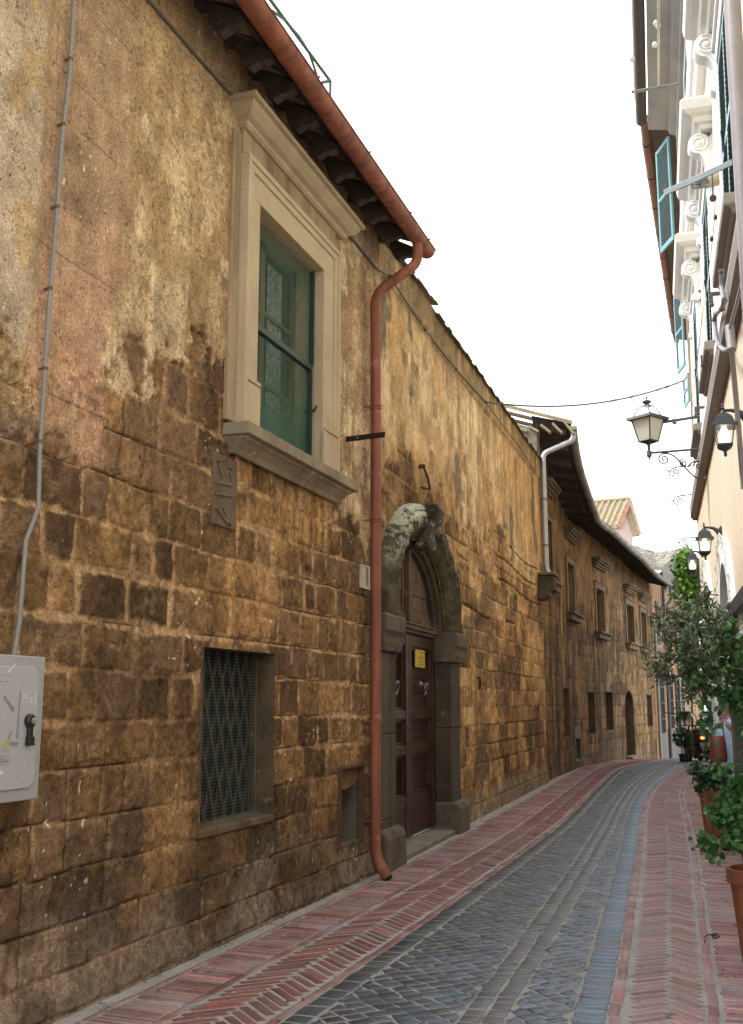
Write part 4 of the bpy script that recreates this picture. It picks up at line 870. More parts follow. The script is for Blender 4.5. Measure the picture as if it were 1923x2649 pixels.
nb = obj('meter_niche', lreveal(LN_, .2), pm('grey cement niche', (.2, .18, .15), (.1, .09, .075), 3., .95, .4), lh)
mb = MB(); f = .09
for (a, b, c, d) in ((LN_[0]-f, LN_[0], LN_[2], LN_[3]+.3), (LN_[1], LN_[1]+f, LN_[2], LN_[3]+.3), (LN_[0], LN_[1], LN_[3], LN_[3]+.3)): lbox(mb, a, b, c, d, -.02, .03)
obj('frame', mb, pm('grey render band', (.2, .18, .15), (.12, .105, .085), 3., .95, .4), nb)
mb = MB(); lbox(mb, *LN_, -.21, -.2); obj('dark_back', mb, M_black, nb)
mb = MB(); lbox(mb, LD_[0]-.02, LD_[1]+.02, LD_[2], LD_[3]+.02, -.42, -.36)
for k in range(5): lbox(mb, LD_[0] + (LD_[1]-LD_[0])*k/5+.01, LD_[0] + (LD_[1]-LD_[0])*(k+1)/5-.01, LD_[2], LD_[3], -.36, -.345)
dr = obj('door', mb, pm('red brown plank door', (.11, .045, .026), (.05, .025, .016), 4., .7, .3, streak=9.), lh)
mb = MB(); k = 16; c_, w_, sp_, r_ = (LD_[0]+LD_[1])/2, (LD_[1]-LD_[0])/2, LD_[3]-.62, .62
pts = [(LD_[0], LD_[2]), (LD_[0], sp_)] + [(c_ - w_*math.cos(math.pi*i/k), sp_ + r_*math.sin(math.pi*i/k)) for i in range(1, k)] + [(LD_[1], sp_), (LD_[1], LD_[2])]
mb.strip([LP(s, z, .012) for s, z in pts], [LP(s, z, -.36) for s, z in pts]); obj('reveal', mb, M_tuff2, dr)
mb = MB(); A = [LP(LD_[0]-.1, lz0(LD_[0])-.2, -.1), LP(LD_[1]+.1, lz0(LD_[0])-.2, -.1), LP(LD_[1]+.1, lz0(LD_[0])-.2, .2), LP(LD_[0]-.1, lz0(LD_[0])-.2, .2)]; mb.hexa(A + [a+V3(0, 0, .28) for a in A]); obj('step', mb, M_lst, dr, bevel=.01)
# eave, rafters, gutter following the bend
OV = .72
mb = MB(); SS = list(np.arange(.0, LLEN-.1, .4)) + [LLEN-.1]
mb.strip([LP(s, float(eave(s))+.27, -.1) for s in SS], [LP(s, float(eave(s))+.04, OV) for s in SS])
mb.strip([LP(s, float(eave(s))+.32, -.1) for s in SS], [LP(s, float(eave(s))+.09, OV+.03) for s in SS]); mb.strip([LP(s, float(eave(s))+.04, OV) for s in SS], [LP(s, float(eave(s))+.09, OV+.03) for s in SS])
lroof = obj('roof', mb, M_roofb, lh)
mb = MB(); s = 0.
while s < LLEN-.2:
    for up, r_ in ((0, .09), (1, .08)):
        k = 4; A = []; B = []; ss_ = s + up*.1
        for j in range(k+1):
            a = math.pi*j/k; dz = (1 if up else -1)*math.sin(a)*r_*.8 + (.12 if up else .14); A.append(LP(ss_+math.cos(a)*r_, float(eave(s))+dz, OV+.04)); B.append(LP(ss_+math.cos(a)*r_, float(eave(s))+dz+.32*3.5, OV-3.4))
        mb.strip(A, B)
    s += .2
obj('tiles', mb, pm('buff roof tiles', (.34, .25, .15), (.22, .17, .11), 4., .95, .5, .008, 25., spots=(.32, .31, .26), spot_lv=(.56, .66)), lroof)
s = .15
while s < LLEN-.2:
    mb = MB(); z = float(eave(s)); A = [LP(s, z+.13, -.05), LP(s+.1, z+.13, -.05), LP(s+.1, z-.05, OV-.1), LP(s, z-.05, OV-.1)]; mb.hexa(A + [a + V3(0, 0, .12) for a in A]); obj('rafter', mb, M_raft, lroof); s += .52
M_zinc = pm('weathered zinc', (.30, .31, .27), (.2, .205, .175), 3., .45, .2, .003, 50., metal=.35)
M_zinc2 = pm('new galvanised pipe', (.46, .47, .47), (.36, .37, .38), 3., .35, .1, .002, 60., metal=.45)
mb = MB(); k = 10; gr = .085
for rr in (gr, gr-.008):
    rings = [[LP(s, float(eave(s)) + .03 - math.sin(math.pi*j/k)*rr, OV+.06 - math.cos(math.pi*j/k)*rr) for j in range(k+1)] for s in SS]
    for a, b in zip(rings[:-1], rings[1:]): mb.strip(a, b)
for s in (SS[0], SS[-1]): mb.add([LP(s, float(eave(s)) + .03 - math.sin(math.pi*j/k)*gr, OV+.06 - math.cos(math.pi*j/k)*gr) for j in range(k+1)], [tuple(range(k+1))])
lg = obj('gutter', mb, M_zinc, lh, smooth=True)
for i in range(22):
    s = .5 + i*(LLEN-1)/21; mb = MB(); A = [LP(s, float(eave(s)) + .03 - math.sin(math.pi*j/k)*(gr+.006), OV+.06 - math.cos(math.pi*j/k)*(gr+.006)) for j in range(k+1)]; B = [LP(s+.04, float(eave(s)) + .03 - math.sin(math.pi*j/k)*(gr+.006), OV+.06 - math.cos(math.pi*j/k)*(gr+.006)) for j in range(k+1)]; mb.strip(A, B); obj('strap', mb, pm('dark strap', (.12, .115, .1), None, 4., .6, .1), lg)
z = float(eave(.1)); mb = MB(); mb.tube(arc([LP(.12, z-.04, OV+.06), LP(.1, z-.22, OV+.04), LP(-.0, z-.5, .12), LP(-.02, 5.2, .12), LP(-.02, 4.42, .12), LP(-.04, 4.25, .2)]), .06, 12)
d1 = obj('downpipe', mb, M_zinc2, lh, smooth=True)
for zz in (5.9, 4.9): 
    mb = MB(); mb.lathe([(.065, 0), (.068, .02), (.065, .04)], LP(-.02, zz, .12), 14); obj('bracket', mb, pm('strap steel', (.16, .16, .15), None, 4., .5, .1), d1)
mb = MB(); sE = LLEN-.12; z = float(eave(sE)); mb.tube(arc([LP(sE, z-.03, OV+.06), LP(sE, z-.55, OV+.06), LP(sE-.05, z-1.05, .14), LP(sE-.05, lz0(sE)+.0, .14)]), .06, 10); d2 = obj('downpipe', mb, M_zinc, lh, smooth=True)
mb = MB(); lbox(mb, sE-.25, sE+.1, z-1.5, z-1.0, .0, .16); obj('hopper', mb, pm('rusted box', (.16, .09, .045), (.09, .055, .03), 5., .9, .5), d2, bevel=.01)
# gable end of the long house above the garden wall
mb = MB(); a = LP(.0, 0, .0); q = [(-.0, 6.3), (-.0, 7.5), (-2.4, 8.35), (-2.4, 6.3)]
mb.prism([(x, z) for x, z in q], (a[0], a[1]+.02, 0), (1, 0, 0), (0, 0, 1), (0, 1, 0), .3); obj('end_wall', mb, pm('grey roughcast', (.30, .265, .21), (.19, .165, .13), 3., .95, .9, .012, 30., spots=(.1, .085, .06), spot_lv=(.6, .68), spot_scale=14.), lh)
mb = MB()
for i in range(5): mb.bar(LP(-.1+.0*i, 7.52+.02*i, -.4+i*.25), LP(-.12, 7.44-.03*i, -.2+i*.25), .2, .045, (0, 0, 1))
obj('verge_tiles', mb, pm('buff verge tiles', (.38, .29, .17), (.24, .19, .12), 5., .95, .5), lroof)
# carved stone spout bracket at the corner
sb = thing('stone_corbel', 'dark carved corner stone jutting from the wall under the grey downpipe', 'corbel', GP(GL-.5, 4.0))
mb = MB(); mb.prism([(-.1, 4.2), (.34, 4.2), (.34, 4.0), (.22, 3.86), (.24, 3.78), (.1, 3.7), (-.1, 3.72)], GP(GL-.75, 0), Gn, V3(0, 0, 1), Gd, .45); obj('block', mb, M_peperino, sb, bevel=.03)
mb = MB(); gbox(mb, GL-.8, GL-.25, 4.2, 4.26, -.05, .38); obj('cap', mb, M_lst, sb, bevel=.015)

# ------------------------------------------------------------------ houses at the end of the lane
oh_a, oh_b, oh_c = at_depth(1699, 1820, 40.2), at_depth(1772, 1820, 50.), at_depth(1818, 1820, 62.)
oh = thing('orange_house', 'far orange plastered house beyond the long stone house, under a deep boarded eave', 'house', (*oh_a[:2], 0))
def quadwall(mb, a, b, z0, z1, back):
    a, b = np.array([*a[:2], 0]), np.array([*b[:2], 0]); d = (b-a)/np.linalg.norm(b-a); n_ = V3(d[1], -d[0], 0)
    P = [a, b, b - n_*back, a - n_*back]; mb.hexa([p + V3(0, 0, z0) for p in P] + [p + V3(0, 0, z1) for p in P]); return d, n_
M_orange = pm('faded orange plaster', (.50, .27, .14), (.40, .22, .12), 1.2, .9, .3, .004, 40., streak=2.5)
M_dado = pm('grey cement dado', (.25, .22, .18), (.15, .13, .105), 1.5, .95, .4, .006, 30., streak=3.)
mb = MB(); od, on = quadwall(mb, oh_a, oh_b, -2.5, 6.7, 4); od2, on2 = quadwall(mb, oh_b, oh_c, -2.5, 6.7, 4); obj('wall', mb, M_orange, oh)
def OP(s, z, p=0): return np.array([*oh_a[:2], 0]) + od*s + on*p + V3(0, 0, z)
OL = float(np.linalg.norm((oh_b-oh_a)[:2]))
def obx(mb, s0, s1, z0, z1, p0, p1): A = [OP(s0, z0, p0), OP(s1, z0, p0), OP(s1, z0, p1), OP(s0, z0, p1)]; mb.hexa(A + [a + V3(0, 0, z1-z0) for a in A])
mb = MB(); obx(mb, .0, OL, -2.5, .62, 0, .03); obj('dado', mb, M_dado, oh)
mb = MB(); obx(mb, 0, OL, 3.55, 3.7, 0, .12); obj('string_course', mb, M_lst, oh)
for (s, z0, z1) in ((.9, 3.9, 5.5), (4.6, 3.9, 5.5), (8.2, 3.9, 5.5)):
    mb = MB(); obx(mb, s, s+.5, z0, z1, .0, .05); obx(mb, s+.52, s+1.02, z0, z1, .0, .05)
    for k in range(14): obx(mb, s+.06, s+.44, z0+.1+k*.1, z0+.14+k*.1, .05, .075); obx(mb, s+.58, s+.96, z0+.1+k*.1, z0+.14+k*.1, .05, .075)
    obj('shutter', mb, pm('brown louvred shutter', (.09, .06, .04), None, 5., .7, .2), oh)
for (s, z0, z1) in ((.8, .5, 2.6), (4.0, .6, 2.6), (6.6, .6, 2.6), (8.6, .6, 2.6)):
    mb = MB(); obx(mb, s, s+1.15, z0, z1, -.0, .035); d = obj('doorway', mb, M_black, oh); mb = MB(); obx(mb, s-.1, s, z0, z1+.1, 0, .07); obx(mb, s+1.15, s+1.25, z0, z1+.1, 0, .07); obx(mb, s, s+1.15, z1, z1+.1, 0, .07)
    for k in range(4): obx(mb, s+.1+k*.3, s+.14+k*.3, z0, z1, .04, .06)
    for k in range(3): obx(mb, s, s+1.15, z0+.5+k*.6, z0+.54+k*.6, .06, .075)
    obj('grille', mb, pm('brown iron grille', (.07, .05, .04), None, 5., .7, .2), d)
for s in (3.0, 7.6):
    mb = MB(); mb.tube([OP(s, 6.5, .1), OP(s, 3, .1), OP(s, -.6, .1)], .06, 8); obj('downpipe', mb, M_zinc if s > 5 else pm('dark pipe', (.06, .06, .06), None, 4., .5), oh, smooth=True)
mb = MB(); e0, e1, e2 = OP(-.3, 7.6), OP(OL, 7.6), np.array([*oh_c[:2], 7.6])
n3_ = on*1.45; M_under = pm('grey boarded soffit', (.20, .165, .125), (.10, .082, .062), 1.5, .9, .5, .006, 25., streak=4.)
L0 = [OP(s, 7.6, 0) for s in np.linspace(-.3, OL, 14)] + [np.array([*oh_c[:2], 7.6])]; 
L1_ = [OP(s, 6.35, .25) for s in np.linspace(-.3, OL, 14)] + [np.array([*(oh_c[:2]+on2[:2]*.25), 6.35])]; L2_ = [OP(s, 6.8, .9) for s in np.linspace(-.3, OL, 14)] + [np.array([*(oh_c[:2]+on2[:2]*.9), 6.8])]; L3_ = [OP(s, 7.2, 1.45) for s in np.linspace(-.3, OL, 14)] + [np.array([*(oh_c[:2]+on2[:2]*1.45), 7.2])]
L4_ = [p + V3(0, 0, .12) for p in L3_]; L5_ = [OP(s, 8.2, -1.2) for s in np.linspace(-.3, OL, 14)] + [np.array([*(oh_c[:2]-on2[:2]*1.2), 8.2])]
for a, b in ((L1_, L2_), (L2_, L3_), (L3_, L4_)): mb.strip(a, b)
soff = obj('eave', mb, M_under, oh, smooth=False)
mb = MB()
for i in range(16):
    s = -.1 + i*OL/15; mb.tube([OP(s, 6.37, .24), OP(s, 6.55, .55), OP(s, 6.78, .9), OP(s, 7.17, 1.43)], .035, 6)
obj('ribs', mb, M_under, soff)
M_oldroof = pm('old grey tiles', (.27, .235, .185), (.17, .15, .125), 4., .95, .9, .02, 14., spots=(.42, .30, .14), spot_lv=(.6, .66), spot_scale=5.)
mb = MB()
# hipped end facing the camera: stacked courses of rough tiles
TL, TR, BRp, BLp = at_depth(1572, 1392, 47.), OP(-.3, 7.36, 1.45), OP(-.45, 6.6, .5), at_depth(1600, 1452, 41.5)
TR2 = at_depth(1700, 1432, 46.)
def lerp(a, b, t): return a + (b-a)*t
rows = 9
for i in range(rows):
    t0, t1 = i/rows, (i+1)/rows; k = 26
    for j in range(k):
        u0, u1 = j/k, (j+1)/k
        def pt(u, t): top = lerp(lerp(TL, TR2, min(u*1.25, 1)), TR, max(0, (u-.8)/.2)); bot = lerp(BLp, BRp, u); return lerp(bot, top, t)
        d = V3(0, 0, rnd.random()*.09 + .03); A = [pt(u0, t0), pt(u1-.003, t0), pt(u1-.003, t1+.03), pt(u0, t1+.03)]; mb.hexa([a - V3(0, 0, .12) for a in A] + [A[0]+d, A[1]+d*(.3 if j % 2 else 1), A[2]+d*.4, A[3]+d*.4])
hip = obj('roof', mb, M_oldroof, oh)
mb = MB(); mb.hexa([BRp+V3(0, 0, -.9), BRp+od*.5+V3(0, 0, -.9), TR+od*.5-V3(0, 0, .25), TR-V3(0, 0, .25), BRp+V3(0, 0, .05), BRp+od*.5+V3(0, 0, .05), TR+od*.5+V3(0, 0, .1), TR+V3(0, 0, .1)]); obj('mortar_verge', mb, pm('grey mortar verge', (.30, .28, .25), (.2, .185, .165), 3., .95, .8, .02, 20.), hip)
mb = MB(); mb.tube([OP(s, 7.24, 1.52) for s in np.linspace(-.2, OL, 8)], .08, 8); obj('gutter', mb, M_zinc, oh, smooth=True)
# pink gabled house above the roofs
ph = thing('gabled_house', 'pale pink house with a tiled gable roof rising behind the old roofs', 'house', at_depth(1610, 1500, 54.) * V3(1, 1, 0))
ap, el, er = at_depth(1611, 1294, 52.), at_depth(1584, 1358, 52.), at_depth(1636, 1380, 52.)
bk = at_depth(1528, 1303, 52.8) - ap; bk[2] = 0; bk = bk/np.linalg.norm(bk)*9
dn = V3(0, 0, -5); mb = MB(); A = [el - V3(0, 0, .15), ap - V3(0, 0, .2), er - V3(0, 0, .15), er + dn, el + dn]
mb.add(A + [a + bk for a in A], [(4, 3, 2, 1, 0), (0, 1, 6, 5), (1, 2, 7, 6), (2, 3, 8, 7), (4, 0, 5, 9)]); obj('wall', mb, pm('pale pink plaster', (.60, .49, .43), (.52, .42, .37), 1., .9, .2), ph)
mb = MB(); ov = (el-ap)*1.06; ov2 = (er-ap)*1.05; f_ = -bk/9*.35
for sd_, o_ in ((0, ov), (1, ov2)):
    P = [ap+f_, ap+o_+f_, ap+o_+bk, ap+bk]; mb.hexa([p - V3(0, 0, .1) for p in P] + [p + V3(0, 0, .02) for p in P])
rf = obj('roof', mb, pm('yellowed roof tiles', (.42, .335, .21), (.31, .24, .15), 5., .95, .4, .01, 20., spots=(.5, .48, .38), spot_lv=(.55, .62)), ph)
mb = MB()
for i in range(30):
    b0 = f_ + bk*(i+.3)/30*1.02; mb.tube([ap + b0 + V3(0, 0, .04), ap + ov*.5 + b0 + V3(0, 0, .05), ap + ov + b0 + V3(0, 0, .04)], .085, 6)
mb.tube([ap + f_ + V3(0, 0, .08), ap + bk + V3(0, 0, .08)], .1, 8)
for i in range(12): t = i/12; mb.tube([ap + ov2*t + f_ + V3(0, 0, .05), ap + ov2*(t+.09) + f_ + V3(0, 0, .03)], .09, 6)
obj('tiles', mb, pm('yellow ochre tiles', (.43, .35, .22), (.32, .25, .15), 9., .95, .4, .01, 20., spots=(.5, .5, .4), spot_lv=(.56, .62)), rf)
mb = MB(); mb.bar(ap + f_*1.05 - V3(0, 0, .05), ap + ov + f_*1.05 - V3(0, 0, .05), .08, .2); obj('barge_tiles', mb, pm('pink terracotta edge', (.55, .27, .2), None, 4., .9), rf)
# ------------------------------------------------------------------ cream house on the right
def RB(s, z, p=0):
    return RW0 + RWd*s + RWn*(p - .016*max(0, z-5)) + V3(0, 0, z)
def RPX(px, py, p=0):      # photograph point on the facade (offset p): s, z
    q = on_plane(px, py, RW0 + RWn*p, RWn) - RW0; return float(q @ RWd), float(q[2])
def rprism(mb, poly, s0, s1, ret=0.):
    if ret:
        n = len(poly); R4 = [[RB(s0 - ret*p, z, -.01) for p, z in poly], [RB(s0 - ret*p, z, p) for p, z in poly], [RB(s1 + ret*p, z, p) for p, z in poly], [RB(s1 + ret*p, z, -.01) for p, z in poly]]
        mb.add([q for r4 in R4 for q in r4], [(j*n+i, j*n+(i+1) % n, (j+1)*n+(i+1) % n, (j+1)*n+i) for j in range(3) for i in range(n)]); return
    A = [RB(s0 - ret*p, z, p) for p, z in poly]; B = [RB(s1 + ret*p, z, p) for p, z in poly]; n = len(poly)
    mb.add(A + B, [tuple(range(n)), tuple(reversed(range(n, 2*n)))] + [(i, (i+1) % n, n+(i+1) % n, n+i) for i in range(n)])
def rbox(mb, s0, s1, z0, z1, p0, p1): rprism(mb, [(p0, z0), (p1, z0), (p1, z1), (p0, z1)], s0, s1)
RL = 19.55
A1 = (12.7, .98, 2.05, 1.12); A2 = (16.9, .98, 2.25, 1.18)      # shop arches: centre, half width, spring, rise
def rpos(S, h):
    b = -.016*np.maximum(0, 0*S); return RW0[0] + RWd[0]*S + RWn[0]*h, RW0[1] + RWd[1]*S + RWn[1]*h
def arch_fn(A): return lambda S, Z: (Z < A[2]) | (((S-A[0])/A[1])**2 + ((Z-A[2])/A[3])**2 < 1)
def right_fn(S, Z):
    n1 = fbm(S*.5, Z*.5, 321); n2 = fbm(S*2, Z*2, 322); run = fbm(S*2.2, Z*.22, 323, 4)
    c = mixc((.74, .62, .47), (.68, .565, .43), n1); c = mixc(c, (.60, .50, .385), ss(.5, .68, run)*.6)
    u = ss(5.0, 5.02, Z); uc = mixc((.80, .74, .60), (.77, .69, .52), ss(.4, .6, n1)); uc = mixc(uc, (.72, .66, .55), ss(.52, .7, run)*.5); c = mixc(c, uc, u)
    c = mixc(c, (.42, .38, .32), ss(.5, .1, Z+(n2-.5)*.4)*.6)
    return c, .004*(n2-.5)
M_plaster = vcol('painted plaster', .85, (.9, 1.08), 9., 0, .3, .004, 60., .3, gscale2=60.)
rh = thing('cream_house', 'tall cream house on the right with scrolled window hoods and dark louvred shutters', 'house', RB(9, 0))
wall_grid('wall', rpos, .6, RL, -.4, 5.02, .07, [(A1[0]-A1[1], A1[0]+A1[1], -.4, A1[2]+A1[3], arch_fn(A1)), (A2[0]-A2[1], A2[0]+A2[1], -.4, A2[2]+A2[3], arch_fn(A2))], right_fn, M_plaster, rh)
mb = MB(); rprism(mb, [(-3., 5.0), (0, 5.0), (0, 12.1), (-3., 12.1)], .6, RL)
mb.col = None
M_cream = pm('cream upper plaster', (.78, .71, .56), (.74, .66, .5), .8, .85, .25, .003, 60., streak=0)
obj('upper_wall', mb, M_cream, rh)
mb = MB(); rprism(mb, [(-3, -.4), (-.6, -.4), (-.6, 5.0), (-3, 5.0)], .6, RL); obj('inner_wall', mb, pm('dark interior', (.05, .045, .04), None, 2., .9), rh)
mb = MB(); rprism(mb, [(-.6, -.4), (.0, -.4), (.0, 5.0), (-.6, 5.0)], RL-.02, RL); obj('corner', mb, M_cream, rh)
M_white = pm('white painted stone', (.80, .80, .78), (.74, .73, .70), 1.2, .7, .15, .003, 70.)
M_greyst = pm('pale grey stone moulding', (.68, .655, .61), (.6, .575, .53), 2., .8, .3, .003, 70.)
M_taupe = pm('taupe stone band', (.235, .195, .165), (.18, .15, .13), 2., .85, .4, .004, 60., spots=(.12, .1, .09), spot_lv=(.64, .7), spot_scale=14.)
mb = MB(); rprism(mb, [(0, 4.80), (.06, 4.80), (.11, 4.86), (.11, 5.06), (0, 5.06)], .6, RL); obj('string_course', mb, M_taupe, rh)
mb = MB(); rprism(mb, [(-.01, 5.063), (.075, 5.063), (.075, 5.34), (-.01, 5.36)], .6, RL); obj('white_band', mb, M_white, rh)
mb = MB(); rprism(mb, [(0, 8.95), (.1, 8.95), (.14, 9.03), (.17, 9.05), (.2, 9.15), (.2, 9.2), (0, 9.22)], .6, RL, .0); obj('string_course', mb, M_white, rh)
M_teal = pm('dark teal louvred shutter', (.030, .085, .092), (.022, .065, .072), 3., .5, .1)
M_tealf = pm('pale teal shutter frame', (.2, .34, .35), (.15, .27, .28), 3., .5, .1)
M_nearblack = pm('near black slat shade and fittings', (.01, .012, .016), None, 3., .9)  # near black: painted shade between louvres, also the latch and gutter straps
def louvre_leaf(name, parent, s0, s1, z0, z1, p):
    mb = MB(); f = .05
    for (a, b, c, d) in ((s0, s0+f, z0, z1), (s1-f, s1, z0, z1), (s0+f, s1-f, z0, z0+.09), (s0+f, s1-f, z1-.07, z1), (s0+f, s1-f, (z0+z1)/2-.04, (z0+z1)/2+.04)): rbox(mb, a, b, c, d, p, p+.04)
    o = obj(name, mb, M_tealf, parent)
    mb = MB(); n_ = int((z1-z0-.16)/.055)
    for i in range(n_):
        z = z0+.1+i*.055
        if abs(z-(z0+z1)/2) < .06: continue
        rprism(mb, [(p+.0, z+.04), (p+.008, z+.045), (p+.045, z+.005), (p+.037, z)], s0+f, s1-f)
    mb.m = 1; rbox(mb, s0+f, s1-f, z0+.05, z1-.05, p-.02, p-.01); obj('slats', mb, [M_teal, M_nearblack], parent); return o  # black sheet stands in for the shade behind the slats
def spiral(o, u, w, r0, turns, a0=0., n=26, shrink=.85):
    return [o + (u*math.cos(a0+t*turns*2*math.pi) + w*math.sin(a0+t*turns*2*math.pi))*r0*(1-shrink*t) for t in np.linspace(0, 1, n)]
def console(parent, s, z, P=.26, H=.46, T=.16):
    """scrolled bracket, profile in depth and height"""
    pr = []
    for t in np.linspace(-.35, 1.0, 12): a = math.pi*(.5 - t); pr.append((P-.12+.12*math.cos(a), z-.12+.12*math.sin(a)))
    pr = [(0, z)] + pr + [(.10, z-.30), (.07, z-.38), (.09, z-H+.02), (.05, z-H-.02), (0, z-H)]
    mb = MB(); rprism(mb, pr, s-T/2, s+T/2); Z = V3(0, 0, 1)
    for sd_ in (-1, 1):
        mb.tube(spiral(RB(s+sd_*(T/2+.004), z-.12, P-.12), RWn, Z, .105, 2.2, 1.2), .013, 6)
        mb.lathe([(.03, -.004), (.026, .02), (.0, .026)], RB(s+sd_*(T/2), z-.12, P-.12), 10, RWd*sd_)
        for k in range(4): mb.tube([RB(s+sd_*(T/2+.004), z-.20-.03*k, P-.14-.02*k), RB(s+sd_*(T/2+.004), z-.30-.035*k, .03+.02*k*.2)], .011, 5)
    mb.lathe([(.06, -T*.42), (.068, -T*.3), (.068, T*.3), (.06, T*.42)], RB(s, z-H-.09, .06), 14, RWd); mb.lathe([(.035, T*.40), (.03, T*.5), (.012, T*.52)], RB(s, z-H-.09, .06), 10, -RWd); obj('console', mb, M_white, parent, smooth=True)
for wi, (sc, hz) in enumerate(((8.95, 7.86), (12.45, 7.86), (16.0, 7.86))):
    s0, s1, z0, z1 = sc-.66, sc+.66, 5.47, 7.48
    mb = MB()
    for (a, b, c, d, p) in ((s0-.17, s0, z0, z1+.17, .07), (s1, s1+.17, z0, z1+.17, .07), (s0, s1, z1, z1+.17, .07), (s0-.17, s1+.17, z1+.17, z1+.22, .1)): rbox(mb, a, b, c, d, -.01, p)
    w = obj('window', mb, M_white, rh, bevel=.01)
    louvre_leaf('shutter', w, s0, sc-.005, z0, z1, .012); louvre_leaf('shutter', w, sc+.005, s1, z0, z1, .012)
    mb = MB(); rprism(mb, [(0, 5.30), (.1, 5.30), (.12, 5.34), (.17, 5.36), (.17, 5.455), (0, 5.46)], s0-.1, s1+.1, .6); obj('sill', mb, M_taupe, w, bevel=.008)
    mb = MB(); rprism(mb, [(0, hz), (.12, hz), (.14, hz+.05), (.19, hz+.07), (.21, hz+.13), (.27, hz+.16), (.32, hz+.2), (.34, hz+.3), (.30, hz+.34), (0, hz+.40)], s0-.25, s1+.25, .6); obj('hood', mb, M_greyst, w, bevel=.005)
    for s in (s0-.16, s1+.16): console(w, s, hz-.0)
    mb = MB(); mb.tube([RB(sc+.3, 6.35, .05), RB(sc+.3, 6.6, .075)], .012, 6); obj('latch', mb, M_nearblack, w)
    z0, z1 = 9.75, 11.55
    mb = MB()
    for (a, b, c, d, p) in ((s0-.15, s0, z0-.1, z1+.17, .06), (s1, s1+.15, z0-.1, z1+.17, .06), (s0, s1, z1, z1+.17, .06), (s0-.2, s1+.2, z0-.22, z0-.1, .13)): rbox(mb, a, b, c, d, -.01, p)
    w = obj('window', mb, M_white, rh, bevel=.01); louvre_leaf('shutter', w, s0, sc-.005, z0-.1, z1, .012); louvre_leaf('shutter', w, sc+.005, s1, z0-.1, z1, .012)
mb = MB(); rprism(mb, [(-3, 12.1), (.1, 12.1), (.12, 12.2), (.22, 12.24), (.26, 12.34), (.42, 12.36), (.62, 12.40), (.62, 12.46), (-3, 13.4)], .6, RL-.05); obj('eave', mb, pm('grey eave moulding', (.46, .44, .42), (.34, .32, .3), 1.5, .85, .3, .004, 40.), rh)
mb = MB(); k = 10; c0 = 0; 
def rgutter(s0, s1, z, p, r_):
    mb = MB()
    for rr in (r_, r_-.008): mb.strip([RB(s0, z - math.sin(math.pi*j/k)*rr, p - math.cos(math.pi*j/k)*rr) for j in range(k+1)], [RB(s1, z - math.sin(math.pi*j/k)*rr, p - math.cos(math.pi*j/k)*rr) for j in range(k+1)])
    for s in (s0, s1): mb.add([RB(s, z - math.sin(math.pi*j/k)*r_, p - math.cos(math.pi*j/k)*r_) for j in range(k+1)], [tuple(range(k+1))])
    return mb
obj('gutter', rgutter(.6, RL-.3, 12.45, .74, .10), pm('dark brown gutter', (.045, .035, .03), (.07, .05, .04), 3., .6, .2), rh, smooth=True)
mb = MB(); mb.tube([RB(6.95, 12.3, .15), RB(6.95, 8, .15), RB(6.85, 5.9, .15), RB(6.8, 3., .15)], .055, 12); obj('downpipe', mb, pm('grey brown downpipe', (.25, .22, .215), (.2, .17, .165), 2., .45, .1), rh, smooth=True)
